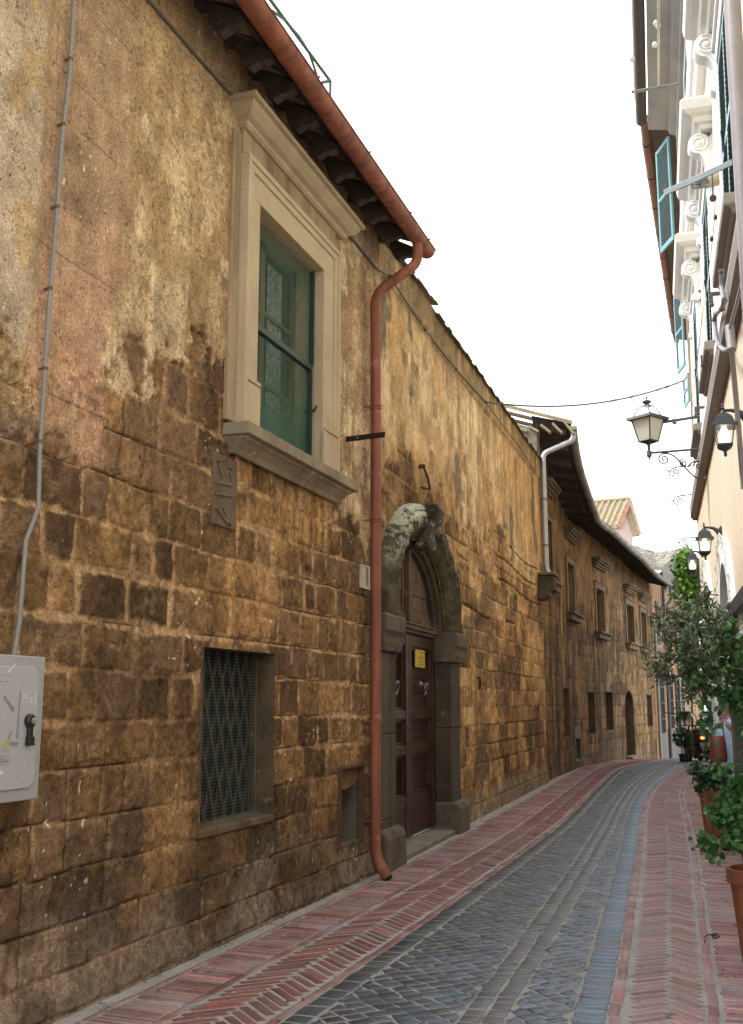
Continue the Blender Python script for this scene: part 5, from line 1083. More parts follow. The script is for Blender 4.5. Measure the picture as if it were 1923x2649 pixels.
# shop arches
M_white2 = pm('white arch surround', (.82, .83, .82), (.76, .77, .76), 1.5, .75, .2, .003, 60.)
def shop_arch(A, sign):
    c, w_, sp, r_ = A; k = 28; mb = MB()
    pts = lambda e: [(c-w_-e, -.3), (c-w_-e, sp)] + [(c-(w_+e)*math.cos(math.pi*i/k), sp+(r_+e)*math.sin(math.pi*i/k)) for i in range(1, k)] + [(c+w_+e, sp), (c+w_+e, -.3)]
    a, b = pts(0), pts(.30)
    mb.strip([RB(s, z, .05) for s, z in a], [RB(s, z, .05) for s, z in b]); mb.strip([RB(s, z, .05) for s, z in a], [RB(s, z, -.35) for s, z in a]); mb.strip([RB(s, z, .05) for s, z in b], [RB(s, z, -.02) for s, z in b])
    o = obj('shop_arch', mb, M_white2, rh)
    mb = MB(); rbox(mb, c-w_-.02, c+w_+.02, sp-.1, sp+r_+.02, -.34, -.33); obj('fanlight', mb, pm('dark shop glass', (.035, .034, .034), (.05, .047, .045), 2., .12, 0, spec=.7), o)
    mb = MB(); mb.tube([RB(c, sp, -.32), RB(c+.02, sp+r_*.6, -.325), RB(c, sp+r_, -.32)], .016, 5); rbox(mb, c-w_, c+w_, sp-.16, sp-.06, -.33, -.26); obj('glazing_bar', mb, pm('dark grey metal', (.06, .058, .06), (.045, .044, .046), 4., .5, .1), o)
    mb = MB(); rbox(mb, c-w_-.02, c+w_+.02, -.2, sp-.1, -.37, -.36); obj('shop_door', mb, pm('dark shop door', (.035, .03, .028), (.02, .018, .018), 1.5, .3, .1), o)
    if sign:
        mb = MB(); rbox(mb, c-w_*.86, c+w_*.86, sp+.02, sp+.5, -.28, -.255); sg = obj('sign_panel', mb, pm('white sign panel', (.66, .67, .67), (.52, .53, .54), 4., .5, .1, streak=9.), o, bevel=.004)
        mb = MB(); z = sp+.2; s = c-.55                        # dark brush strokes, illegible even in the photograph
        for (ds, h0, h1) in ((0, .02, .2), (.05, .0, .05), (.16, .03, .2), (.2, .1, .21), (.26, .02, .18), (.36, .05, .2), (.42, .0, .19), (.5, .05, .12), (.62, .1, .2), (.7, .02, .16), (.76, .1, .22), (.9, .08, .2), (.98, .03, .1)):
            mb.bar(RB(s+ds, z+h0, -.252), RB(s+ds+.05, z+h1, -.252), .03, .006, RWn)
        obj('lettering', mb, pm('dark paint', (.04, .045, .06), None, 5., .6), o)
        mb = MB(); rbox(mb, c-w_*.95, c+w_*.95, sp+.5, sp+.545, -.29, -.24); obj('top_rail', mb, pm('white rail', (.75, .75, .74), None, 4., .5), o)
    return o
shop_arch(A1, True); shop_arch(A2, False)
M_bulbw = pm('white bulbs', (.8, .8, .78), None, 5., .3); M_wire = pm('pale wire', (.55, .54, .5), None, 4., .6, 0)
for (c, w_, sp, r_), lab in ((A1, 'string of white fairy lights looped round the arch with the sign panel'), (A2, 'string of white fairy lights looped round the narrow farther arch')):
    t = thing('fairy_lights', lab, 'string lights', RB(c, sp, .06), group='fairy lights round the arches'); mb = MB(); pts = []
    for i in range(70):
        a = math.pi*(i/69*1.3-.15); e = .30 + .03*math.sin(i*2.1); s, z = c-(w_+e)*math.cos(a), sp+(r_+e)*math.sin(a); q = RB(s, z, .065+.015*math.sin(i*1.3)); pts.append(q)
        if i % 2: bb = MB(); bb.lathe([(.002, -.03), (.012, -.015), (.012, .01), (.002, .02)], q, 6); obj('bulb', bb, M_bulbw, t)
    mb.tube(pts, .004, 4); obj('wire', mb, M_wire, t)
# ------------------------------------------------------------------ second house on the right, standing a little forward
def QP(Y, z, p=0): return V3(float(cRW(max(Y, 19.7))) - p, Y, z)
qh = thing('rear_house', 'second house on the right, mostly hidden, with rusty brown gutter and blue green shutters', 'house', QP(24, 0))
mb = MB(); Y = list(np.linspace(19.58, 33, 12)); mb.strip([QP(y, -1) for y in Y], [QP(y, 12.7) for y in Y]); mb.quad(QP(19.58, -1), QP(19.58, 12.7), QP(19.58, 12.7, -3), QP(19.58, -1, -3)); mb.quad(QP(33, -2), QP(33, 12.7), QP(33, 12.7, -5), QP(33, -2, -5)); obj('wall', mb, pm('ochre cream plaster', (.62, .50, .36), (.55, .43, .30), 1., .85, .3, .004, 40., streak=2.), qh)
mb = MB(); mb.strip([QP(y, 12.75, .50) for y in Y], [QP(y, 12.6, -.05) for y in Y]); mb.strip([QP(y, 12.8, .52) for y in Y], [QP(y, 13.8, -2.5) for y in Y]); obj('eave', mb, pm('brown grey soffit', (.17, .14, .115), (.1, .085, .07), 3., .9, .4), qh)
mb = MB(); mb.tube([QP(y, 12.72, .57) for y in Y], .085, 10); g2 = obj('gutter', mb, pm('rusted copper gutter', (.33, .14, .07), (.19, .10, .065), 1.4, .6, .3, .004, 40., spots=(.11, .075, .055), spot_lv=(.55, .65), spot_scale=3.), qh, smooth=True)
for y in np.linspace(20.5, 32, 9):
    mb = MB(); mb.lathe([(.088, -.02), (.092, 0), (.088, .02)], QP(float(y), 12.72, .57), 14, (0, 1, 0)); obj('strap', mb, M_nearblack, g2)
M_teal2 = pm('blue green shutter', (.15, .33, .37), (.11, .26, .29), 3., .5, .1)
for (TI, TO, yb) in (((1730, 350, 18.9), (1698, 398, 19.55), 656), ((1762, 742, 24.2), (1744, 771, 24.9), 968), ((1780, 962, 28.), (1768, 985, 28.7), 1056)):
    a, b = at_depth(*TI), at_depth(*TO); zt = (a[2]+b[2])/2; zb = float(at_depth(TO[0], yb, TO[2])[2]); u = V3(b[0]-a[0], b[1]-a[1], 0); L = np.linalg.norm(u); u /= L; n_ = V3(u[1], -u[0], 0); o = V3(a[0], a[1], 0)
    def lb(mb, x0, x1, z0, z1, t0, t1): mb.obox(o + u*(x0+x1)/2 + V3(0, 0, (z0+z1)/2) + n_*(t0+t1)/2, u, n_, V3(0, 0, 1), x1-x0, t1-t0, z1-z0)
    mb = MB(); f = .06
    for q in ((0, f, zb, zt), (L-f, L, zb, zt), (f, L-f, zb, zb+.1), (f, L-f, zt-.08, zt), (f, L-f, (zb+zt)/2-.03, (zb+zt)/2+.03)): lb(mb, *q, -.02, .02)
    sh = obj('shutter', mb, M_teal2, qh); mb = MB(); n2_ = int((zt-zb-.18)/.06)
    for i in range(n2_):
        z = zb+.12+i*.06; c = o + u*L/2 + V3(0, 0, z); mb.obox(c, u, (n_*.8 + V3(0, 0, .6)), np.cross(u, n_*.8 + V3(0, 0, .6)), L-2*f, .04, .008)
    obj('slats', mb, M_teal2, sh)
# ------------------------------------------------------------------ fittings on the left wall
M_cab = pm('grey powder coated steel', (.36, .365, .365), (.32, .325, .325), 2., .45, .05, .001, 120., spots=(.36, .36, .36), spot_lv=(.7, .74), spot_scale=9.)
M_cab2 = pm('pale grey steel door', (.42, .425, .435), (.38, .385, .395), 1.6, .42, .05, .001, 120., spots=(.42, .42, .42), spot_lv=(.68, .72), spot_scale=14.)
cb = thing('electric_cabinet', 'light grey metal cabinet with tape scraps and a black lock handle on the wall', 'cabinet', (LX, 4.45, 1.1))
cx = LX + .075; y0, y1, z0, z1 = 3.90, 4.655, 1.13, 1.835
mb = MB(); mb.box(LX-.01, y0, z0, cx, y1, z1); obj('case', mb, M_cab, cb, bevel=.006)
mb = MB(); a, b, c, d, e = y0+.03, y1-.055, z0+.06, z1-.055, .035
mb.prism([(a, c), (b-e, c), (b, c+e), (b, d-e), (b-e, d), (a, d)], (cx-.002, 0, 0), (0, 1, 0), (0, 0, 1), (1, 0, 0), .012); dr = obj('door', mb, M_cab2, cb, bevel=.003)
mb = MB(); hy, hz = y1-.125, z0+.385
mb.lathe([(.034, 0), (.034, .022), (.028, .03)], (cx+.008, hy, hz), 18, (1, 0, 0)); mb.prism([(hy-.014, hz), (hy+.014, hz), (hy+.016, hz-.09), (hy-.016, hz-.09)], (cx+.012, 0, 0), (0, 1, 0), (0, 0, 1), (1, 0, 0), .02); mb.prism([(hy-.02, hz-.075), (hy+.02, hz-.075), (hy+.021, hz-.12), (hy-.021, hz-.12)], (cx+.012, 0, 0), (0, 1, 0), (0, 0, 1), (1, 0, 0), .028)
h = obj('handle', mb, pm('black plastic', (.014, .013, .015), None, 5., .35, .05), dr, bevel=.003)
mb = MB(); mb.lathe([(.017, 0), (.017, .008), (.012, .01)], (cx+.036, hy+.004, hz), 14, (1, 0, 0)); obj('lock', mb, pm('steel lock', (.55, .54, .52), None, 6., .3, 0, metal=.7), dr)
def flat(mb, pts, x=None, t=.0015):
    if isinstance(mb, str):
        m_ = MB(); flat(m_, pts, x, t); return obj(mb, m_, FM, dr)
    x = cx+.0105 if x is None else x; mb.prism(pts, (x, 0, 0), (0, 1, 0), (0, 0, 1), (1, 0, 0), t)
FM = pm('grey tape', (.27, .27, .27), None, 5., .6); mb = 'tape'; flat(mb, [(y1-.215, z0+.30), (y1-.203, z0+.30), (y1-.198, z0+.53), (y1-.206, z0+.53)]); flat(mb, [(y1-.26, z0+.27), (y1-.2, z0+.265), (y1-.2, z0+.285), (y1-.26, z0+.29)]); flat(mb, [(y1-.33, z0+.50), (y1-.32, z0+.51), (y1-.24, z0+.445), (y1-.25, z0+.43)])
flat(mb, [(y1-.28, z0+.30), (y1-.27, z0+.295), (y1-.25, z0+.335), (y1-.26, z0+.34)]); flat(mb, [(y1-.44, z0+.5), (y1-.39, z0+.525), (y1-.38, z0+.51), (y1-.43, z0+.485)])
mb = MB(); flat(mb, [(y1-.31, z0+.265), (y1-.3, z0+.255), (y1-.27, z0+.295), (y1-.28, z0+.305)], cx+.0125); obj('yellow_tape', mb, pm('yellow tape', (.62, .45, .04), None, 5., .5), dr)
def strokes(mb, lines, oy, oz, w, hgt, r_=.0016, x=None):
    x = cx+.011 if x is None else x
    for ln_ in lines:
        for (a, b), (c, d) in zip(ln_[:-1], ln_[1:]): mb.bar((x, oy+a*w, oz+b*hgt), (x, oy+c*w, oz+d*hgt), r_*1.6, .001, (1, 0, 0))
mb = MB(); dg = {'7': [[(0, 1), (.8, .95), (.35, 0)]], '5': [[(.8, 1), (.15, .95), (.1, .55), (.6, .6), (.75, .3), (.5, .02), (.05, .08)]], '0': [[(.4, .8), (.1, .5), (.2, .1), (.5, 0), (.8, .3), (.7, .7), (.4, .8)]], '3': [[(.1, .95), (.6, 1), (.75, .8), (.35, .55), (.75, .35), (.6, .0), (.0, -.1)]]}
for i, ch in enumerate('7503'): strokes(mb, dg[ch], y1-.192+i*.032, z0+.475, .028, .04)
obj('chalk_number', mb, pm('white chalk', (.86, .86, .86), None, 5., .9), dr)
mb = MB()
for k in range(7): strokes(mb, [[(q, .5+.5*math.sin(q*5+k)*(.3+.1*k)) for q in np.linspace(0, 1, 12)]], y1-.56, z0+.17+.018*(k % 4), .3, .03, .0008)
strokes(mb, [[(0, 0), (1, 1)]], y1-.36, z0+.0+.1, .03, .12, .0008); obj('scribble', mb, pm('brown ballpoint scribble', (.25, .17, .15), None, 5., .8), dr)
mb = MB()
for i in range(9): strokes(mb, [[(0, 0), (1, 0)]], y1-.42+i*.017, z0+.605, .006, 0, .0012)
for i in range(3): strokes(mb, [[(0, 0), (1, 0)]], y1-.40+i*.04, z0+.575, .026, 0, .0012)
strokes(mb, [[(0, 1), (.5, 0)]], y1-.39, z0+.575, .03, .03, .001); obj('ink_marks', mb, pm('black marker', (.03, .03, .03), None, 5., .8), dr)
FM = pm('white dab', (.72, .72, .71), None, 5., .7); mb = 'paint_dab'; flat(mb, [(y1-.31, z0+.62), (y1-.3, z0+.615), (y1-.25, z0+.66), (y1-.255, z0+.665)]); flat(mb, [(y1-.46, z0+.13), (y1-.3, z0+.135), (y1-.3, z0+.155), (y1-.46, z0+.15)])
# conduit
cd_ = thing('conduit', 'thin grey cable conduit running up the plaster from the electric cabinet', 'conduit', (LX, 4.55, 1.8))
pts = [(4.44, 1.8, .04), (4.46, 2.0, .05), (4.50, 2.42, .03), (4.56, 2.6, .05), (4.545, 2.9, .05), (4.55, 3.3, .05), (4.555, 3.75, .05), (4.575, 4.2, .05), (4.585, 4.7, .05), (4.62, 5.1, .05), (4.62, 5.9, .05), (4.63, 6.5, .05)]
mb = MB(); mb.tube([(LX+p, y, z) for y, z, p in pts], .0125, 10); obj('pipe', mb, pm('grey pvc', (.20, .20, .19), (.25, .225, .18), .6, .5, .1), cd_, smooth=True)
for y, z in ((4.545, 2.95), (4.55, 3.35), (4.555, 3.8), (4.575, 4.28), (4.588, 4.78), (4.62, 5.2)):
    mb = MB(); mb.lathe([(.015, -.008), (.016, .008)], (LX+.05, y, z), 10); mb.bar((LX, y, z), (LX+.05, y, z), .012, .012); obj('clip', mb, pm('rusty clip', (.16, .09, .05), None, 6., .7), cd_)
# cable along the top of the wall and across the lane
M_cable = pm('sheathed cable', (.13, .125, .105), (.085, .08, .068), 2., .7, .2)
wc = thing('wall_cable', 'dark cable clipped along the top of the left wall, sagging between its clips', 'cable', (LX, 8, 6.1))
ce = on_plane(1257, 1040, G0 + Gn*.06, Gn); P = [(LX+.03, y, z) for y, z in ((4.6, 6.2), (5.45, 6.14), (6.2, 6.15), (6.72, 6.17), (6.95, 6.15), (8.9, 6.13), (9.33, 6.15), (10.1, 6.14))]
q0 = [LX+.1, 10.3, 6.13]; g_ = [on_plane(x, y, G0 + Gn*.05, Gn) for x, y in ((1100, 852), (1180, 955))]
mb = MB(); full = [np.array(p) for p in P] + [np.array(q0)] + g_ + [ce]; mb.tube(full, .011, 7)
cont = [ce] + [on_plane(x, y, G0 + Gn*.05, Gn) for x, y in ((1290, 1085), (1340, 1150), (1387, 1222))]; mb.tube(cont, .006, 5)
obj('cable', mb, M_cable, wc, smooth=True); M_clip = pm('dark clip', (.06, .05, .04), None, 5., .7)
for p in (full[3], full[8], full[9], full[10], ce): mb = MB(); mb.lathe([(.02, -.02), (.02, .02)], p, 8, (0, 1, -.2)); mb.bar(p, np.array(p) - V3(.06, 0, 0), .01, .01); obj('clip', mb, M_clip, wc)
ac = thing('aerial_cable', 'grey twisted cable slung across the lane between the two sides', 'cable', ce)
re_ = at_depth(1768, 985, 18.6); mb = MB(); P = []
for t in np.linspace(0, 1, 22): q = ce*(1-t) + re_*t; P.append(q - V3(0, 0, .42*4*t*(1-t)*.55))
mb.tube(P, .016, 8); mb2 = MB()
for t in (.66, .72, .88, .92, .95): i = int(t*21); mb2.lathe([(.021, -.06), (.024, 0), (.021, .06)], P[i], 8, P[i+1]-P[i]); mb2.tube([P[i], P[i]+V3(0, 0, .07)], .006, 4)
obj('cable', mb, M_cable, ac, smooth=True); obj('ties', mb2, pm('grey tie', (.2, .2, .19), None, 4., .6), ac)
# iron bar, hook, ring, number plate, card, notice
ib = thing('iron_bar', 'black flat iron bar sticking out of the wall beside the red downpipe', 'bar', (LX, 9.2, 4.07))
a = on_plane(893, 1137, V3(LX, 0, 0), V3(1, 0, 0)); b = on_plane(996, 1124, V3(LX+.46, 0, 0), V3(1, 0, 0)); mb = MB(); mb.bar(a, b, .012, .05); obj('bar', mb, pm('black iron', (.012, .011, .010), None, 6., .6, .2), ib)
mb = MB(); mb.lathe([(.006, 0), (.006, .008)], a + (b-a)*.33 + V3(0, -.008, 0), 8, (0, -1, 0)); obj('bolt', mb, M_wire, ib)
hk = thing('iron_hook', 'rusty iron hook hanging from an eye high above the arched portal', 'hook', on_plane(1093, 1206, G0, Gn)); o = on_plane(1093, 1206, G0 + Gn*.05, Gn)
mb = MB(); mb.lathe([(.02, -.06), (.026, -.05), (.028, .02), (.02, .035), (.012, .04)], o, 12, Gn); mb.tube([o + Gn*.02 + V3(0, 0, -.02), o + Gd*.08 + Gn*.05 + V3(0, 0, -.14), o + Gd*.14 + Gn*.06 + V3(0, 0, -.27), o + Gd*.02 + Gn*.05 + V3(0, 0, -.275), o - Gd*.05 + V3(0, 0, -.27)], .014, 7); obj('hook', mb, pm('rusted iron', (.075, .035, .02), (.03, .017, .012), 9., .8, .5), hk, smooth=True)
rg = thing('wall_ring', 'dark iron ring set in a pale stone of the wall right of the portal', 'ring', on_plane(1240, 1758, G0, Gn)); o = on_plane(1240, 1768, G0 + Gn*.03, Gn)
mb = MB(); mb.tube([o + Gd*(.06*math.sin(q)) + V3(0, 0, .085*math.cos(q)) + Gn*.01 for q in np.linspace(0, 6.283, 20)], .011, 6); mb.lathe([(.016, -.04), (.018, .01)], o + V3(0, 0, .085), 8, Gn); obj('ring', mb, pm('black iron ring', (.03, .024, .02), None, 8., .7, .3), rg, smooth=True)
npl = thing('number_plate', 'small white tile plaque with a brown stain beside the red downpipe', 'plaque', (LX, 9.75, 2.8)); mb = MB(); mb.box(LX-.0, 9.62, 2.70, LX+.022, 9.90, 2.93); obj('tile', mb, pm('white glazed tile', (.60, .55, .44), (.48, .42, .31), 6., .3, .1), npl, bevel=.004)
mb = MB()
for (a, b, c, d) in ((9.62, 9.90, 2.70, 2.715), (9.62, 9.90, 2.915, 2.93), (9.62, 9.645, 2.715, 2.915), (9.875, 9.90, 2.715, 2.915)): mb.box(LX+.02, a, c, LX+.028, b, d)
obj('rim', mb, pm('cream rim', (.68, .6, .48), None, 6., .3), npl); mb = MB(); flat(mb, [(9.77, 2.73), (9.82, 2.725), (9.83, 2.8), (9.815, 2.91), (9.765, 2.915), (9.76, 2.82)], LX+.0225); obj('stain', mb, pm('brown stain', (.25, .145, .055), (.35, .23, .11), 8., .7), npl)
kc = thing('paper_card', 'white printed card with an orange mark left leaning in the meter niche', 'card', (LX-.06, 9.2, .55)); mb = MB(); mb.hexa([(LX-.03, 9.12, .50), (LX-.06, 9.27, .46), (LX-.062, 9.27, .46), (LX-.032, 9.12, .50), (LX-.03, 9.13, .68), (LX-.06, 9.245, .70), (LX-.062, 9.245, .70), (LX-.032, 9.13, .68)]); obj('card', mb, pm('off white card', (.62, .60, .52), None, 6., .6), kc)
mb = MB(); mb.lathe([(.014, 0), (.014, .001)], (LX-.036, 9.175, .64), 10, (1, .2, 0)); mb.lathe([(.011, 0), (.011, .001)], (LX-.038, 9.18, .615), 10, (1, .2, 0)); obj('orange_mark', mb, pm('orange print', (.75, .2, .05), None, 5., .6), kc)
no = thing('notice', 'yellow printed notice pasted on the right leaf of the dark portal door', 'notice', GP(PC+.35, 1.9, DP))
nx0, nx1, nz0, nz1 = PC+.26, PC+.50, 1.88, 2.20
_a, _b = on_plane(1077, 1680, G0 + Gn*(DP+.0), Gn), on_plane(1099, 1728, G0 + Gn*(DP+.0), Gn); nx0, nx1 = float((_a-G0) @ Gd), float((_b-G0) @ Gd); nz0, nz1 = float(_b[2]), float(_a[2])
nw, nh = nx1-nx0, nz1-nz0; pp = DP + .002
mb = MB(); gbox(mb, nx0, nx1, nz0, nz1, pp-.02, pp+.001); sh_ = obj('sheet', mb, pm('yellow paper', (.68, .56, .07), (.62, .5, .06), 5., .7, .0), no)
def nb_(mb, a, b, c, d): gbox(mb, nx0+a*nw, nx0+b*nw, nz0+c*nh, nz0+d*nh, pp+.001, pp+.0022)
mb = MB(); nb_(mb, .32, .68, .80, .92); obj('orange_block', mb, pm('orange ink', (.66, .26, .03), None, 5., .7), sh_)
mb = MB(); nb_(mb, .36, .68, .435, .47); nb_(mb, .2, .52, .28, .36); obj('red_blocks', mb, pm('red ink', (.52, .06, .03), None, 5., .7), sh_)
mb = MB(); nb_(mb, .1, .18, .83, .91); nb_(mb, .78, .86, .83, .91)
for (a, b, z) in ((.32, .7, .69), (.15, .88, .615), (.15, .85, .56), (.08, .92, .505), (.66, .92, .345), (.66, .92, .315), (.66, .9, .28), (.12, .5, .16), (.2, .45, .13), (.58, .92, .17), (.58, .9, .135), (.15, .45, .1)):
    x = a
    while x < b: l = .03 + rnd.random()*.09; nb_(mb, x, min(x+l, b), z, z+.02); x += l + .02
obj('print', mb, pm('black print', (.05, .045, .02), None, 5., .7), sh_)
# terrace railing above the red gutter
rl = thing('roof_railing', 'thin green metal railing with curved stays on the roof edge above the red gutter', 'railing', (LX+.1, 6, 6.6)); X = V3(LX-.05, 0, 0); nX = V3(1, 0, 0)
A, B, Cc = on_plane(700, 0, X, nX), on_plane(855, 210, X, nX), on_plane(856, 245, X, nX); mb = MB(); up2 = A + (A-B)*1.2
mb.tube([up2, A, B], .017, 6); mb.tube([B, B - V3(0, 0, .9)], .015, 6); mb.tube([B, B - V3(.5, 0, 0)], .012, 6)
mb.tube([on_plane(x, y, X, nX) for x, y in ((705, 28), (735, 50), (775, 95), (800, 135), (820, 195), (822, 215))], .013, 6)
mb.tube([on_plane(x, y, X, nX) for x, y in ((835, 212), (852, 207))], .012, 6); obj('rails', mb, pm('green painted steel', (.05, .11, .085), None, 4., .5), rl, smooth=True)

# ------------------------------------------------------------------ fittings on the right
M_iron = pm('black painted iron', (.022, .023, .026), (.032, .033, .036), 6., .45, .2)
M_dgreen = pm('dark green grey iron', (.065, .075, .07), (.045, .055, .05), 6., .5, .2)
def wall_lantern(mb_loc=(0, 0, 0)): pass
# wall lantern, local axes: +x out from the wall, z up; the arm root is the origin
wl = thing('wall_lantern', 'black lit carriage lantern jutting over the sign arch, nearer of the small pair', 'lantern', (0, 0, 0), group='black carriage lanterns on the cream wall')
M_lamp = glow('lit lamp', (1., .86, .62), 3.2); M_lglass = glass('lantern glass', (.75, .75, .7), .05, .18)
mb = MB(); mb.lathe([(.055, 0), (.055, .02), (.03, .03)], (0, 0, -.03), 14, (1, 0, 0)); mb.tube([(.02, 0, -.06), (.05, 0, -.03), (.09, 0, .0), (.14, 0, .012), (.2, 0, .015)], [.042, .03, .02, .014, .011], 10); obj('arm', mb, M_iron, wl, smooth=True, local=True)
mb = MB(); q = R(45); s2 = math.sqrt(2)
mb.lathe([(.006, .075), (.012, .06), (.005, .05), (.016, .035), (.008, .02), (.02, .0), (.03, -.01)], (.2, 0, 0), 10)
mb.lathe([(.03*s2, -.012), (.065*s2, -.05), (.082*s2, -.1), (.105*s2, -.118), (.105*s2, -.128), (.075*s2, -.13)], (.2, 0, 0), 4, rot=q); obj('cap', mb, M_iron, wl, local=True)
mb = MB()
for i in range(4): a = q + i*math.pi/2; mb.tube([(.2+.078*s2*math.cos(a), .078*s2*math.sin(a), -.125), (.2+.055*s2*math.cos(a), .055*s2*math.sin(a), -.275)], .005, 4)
mb.lathe([(.058*s2, -.268), (.06*s2, -.285), (.045*s2, -.305), (.02, -.325), (.02, -.335), (.013, -.345), (.02, -.36), (.006, -.375)], (.2, 0, 0), 4, rot=q); obj('frame', mb, M_iron, wl, local=True)
mb = MB(); mb.lathe([(.074*s2, -.128), (.053*s2, -.272)], (.2, 0, 0), 4, rot=q, cap=False); obj('pane', mb, M_lglass, wl, local=True)
mb = MB(); mb.lathe([(.02, -.13), (.03, -.17), (.045, -.2), (.045, -.25), (.03, -.262)], (.2, 0, 0), 12); obj('bulb', mb, M_lamp, wl, smooth=True, local=True)
rzW = math.atan2(RWn[1], RWn[0])
def place(o, loc, rz): o.location = [float(v) for v in loc]; o.rotation_euler = (0, 0, rz); return o
def zat(loc, py):
    d = (np.array(loc) @ fw_); return float(at_depth(proj((loc[0], loc[1], 1.6))[0], py, d)[2])
for i, (s, py, lab) in enumerate(((13.1, 1366, None), (17.3, 1428, 'black lit carriage lantern farther down the wall, beside the climbing vine'), (8.95, 1062, 'black lit carriage lantern high at the right edge, below the jointed grey conduit'))):
    o = wl if i == 0 else copy_tree(wl); l = RB(s, 0); place(o, RB(s, zat(l, py)), rzW)
    if lab: o['label'] = lab
wl['label'] = 'black lit carriage lantern over the arch with the sign panel'
# big street lantern on its scrolled bracket
LS, LPp = 15.3, .78; base = RB(LS, 0, LPp); zl_ = lambda py: zat(base, py); c0 = RB(LS, 0, LPp); pxm = float(np.linalg.norm(at_depth(1681, 1100, base @ fw_) - at_depth(1682, 1100, base @ fw_)))
sl2 = thing('street_lantern', 'large four sided street lantern with clouded panes on a scrolled iron bracket', 'street lamp', RB(LS, zl_(1165)))
s2 = math.sqrt(2)*.76
def lz(profile, rot, n=4, mbx=None): mbx = mbx or MB(); mbx.lathe([(r_*pxm*(s2 if n == 4 else 1), zl_(py)) for r_, py in profile], (c0[0], c0[1], 0), n, rot=rot, cap=True); return mbx
rt = R(12)
mb = MB(); mb.lathe([(51*pxm*s2, zl_(1087)), (49*pxm*s2, zl_(1080)), (40*pxm*s2, zl_(1078))], (c0[0], c0[1], 0), 4, rot=rt); mb.lathe([(r_*pxm, zl_(py)) for r_, py in ((2, 1026), (3, 1029), (1.2, 1032), (2, 1035), (9, 1036.5), (12, 1039), (11, 1042), (6, 1045), (5, 1047), (10, 1049), (11, 1051))], (c0[0], c0[1], 0), 14)
for i in range(4):
    a = rt + i*math.pi/2; e = lambda r_, py: (c0[0]+r_*pxm*s2*-math.sin(a)*1, c0[1]+r_*pxm*s2*math.cos(a), zl_(py)); u = np.cross(V3(0, 0, 1), V3(0, 1, 0)); 
    ca, sa = math.cos(a), math.sin(a); cc = lambda r_, py: V3(c0[0], c0[1], 0) + (V3(-1, 0, 0)*ca + V3(0, -1, 0)*sa)*r_*pxm*s2 + V3(0, 0, zl_(py))
    mb.tube([cc(13, 1050), cc(22, 1058), cc(35, 1079)], .008, 5); mb.tube([cc(38, 1086), cc(23, 1142)], .011, 5); mb.tube([cc(49, 1084), cc(49, 1076)], [.012, .003], 5); mb.tube([cc(13, 1050), V3(c0[0], c0[1], zl_(1050))], .008, 4)
    b2 = rt + (i+1)*math.pi/2; cb2, sb2 = math.cos(b2), math.sin(b2); cc2 = lambda r_, py: V3(c0[0], c0[1], 0) + (V3(-1, 0, 0)*cb2 + V3(0, -1, 0)*sb2)*r_*pxm*s2 + V3(0, 0, zl_(py))
    mb.tube([cc(23, 1142), cc2(23, 1142)], .011, 5); mb.tube([cc(13, 1050), cc2(13, 1050)], .007, 4); mb.tube([cc(23, 1142), V3(c0[0], c0[1], zl_(1150))], .008, 4)
mb.lathe([(r_*pxm, zl_(py)) for r_, py in ((6, 1143), (8, 1147), (4, 1152), (3.5, 1166), (6, 1167), (6.5, 1180), (5, 1182), (2, 1184), (3, 1187), (1, 1190))], (c0[0], c0[1], 0), 12)
for sg in (-1, 1): mb.tube([V3(c0[0], c0[1], 0) + RWn*sg*q_*pxm + V3(0, 0, zl_(py)) for q_, py in ((16, 1147), (15, 1160), (5, 1167))], .004, 4)
obj('frame', mb, M_dgreen, sl2)
mb = MB(); mb.lathe([(37*pxm*s2, zl_(1086)), (22.5*pxm*s2, zl_(1142))], (c0[0], c0[1], 0), 4, rot=rt, cap=False)
obj('pane', mb, pm('clouded opal glass', (.62, .58, .49), (.5, .46, .38), 3., .35, 0, spec=.6), sl2)
mb = MB(); mb.lathe([(13*pxm*s2, zl_(1051)), (35*pxm*s2, zl_(1079))], (c0[0], c0[1], 0), 4, rot=rt, cap=False); obj('top_pane', mb, glass('clear top glass', (.8, .82, .85), .05, .3), sl2)
mb = MB(); za = zl_(1172); mb.tube([RB(LS, za+.02, .0), RB(LS, za, LPp)], .017, 8); Z = V3(0, 0, 1)
def bz(p0, p1, p2, p3, n=16): t = np.linspace(0, 1, n)[:, None]; return list((1-t)**3*p0 + 3*(1-t)**2*t*p1 + 3*(1-t)*t*t*p2 + t**3*p3)
mb.tube(spiral(RB(LS, za-.10, LPp-.20), RWn, Z, .085, -1.6, 1.9), .011, 5)
mb.tube(bz(RB(LS, za-.02, LPp-.22), RB(LS, za-.02, .42), RB(LS, za-.2, .35), RB(LS, za-.36, .2)) , .012, 5)
mb.tube(bz(RB(LS, za-.36, .2), RB(LS, za-.45, .1), RB(LS, za-.45, -.0), RB(LS, za-.3, .02)) + bz(RB(LS, za-.3, .02), RB(LS, za-.12, .02), RB(LS, za-.12, .22), RB(LS, za-.24, .26)), .012, 5)
mb.tube(spiral(RB(LS, za-.22, .12), RWn, Z, .07, 1.4, 0), .01, 5); mb.tube(spiral(RB(LS, za-.17, .32), RWn, Z, .06, -1.5, 2.), .01, 5)
obj('bracket', mb, M_dgreen, sl2, smooth=True)
zu = zl_(1093)
ub = thing('wall_tube', 'grey iron tube jutting from the wall just above the street lantern bracket', 'bracket', RB(LS, zu)); mb = MB(); mb.tube([RB(LS+.05, zu+.06, 0), RB(LS+.05, zu, .60)], .022, 8); mb.box(*(RB(LS+.05, zu, .42)-.03), *(RB(LS+.05, zu, .42)+V3(.03, .03, .035))); obj('tube', mb, M_dgreen, ub, smooth=True)
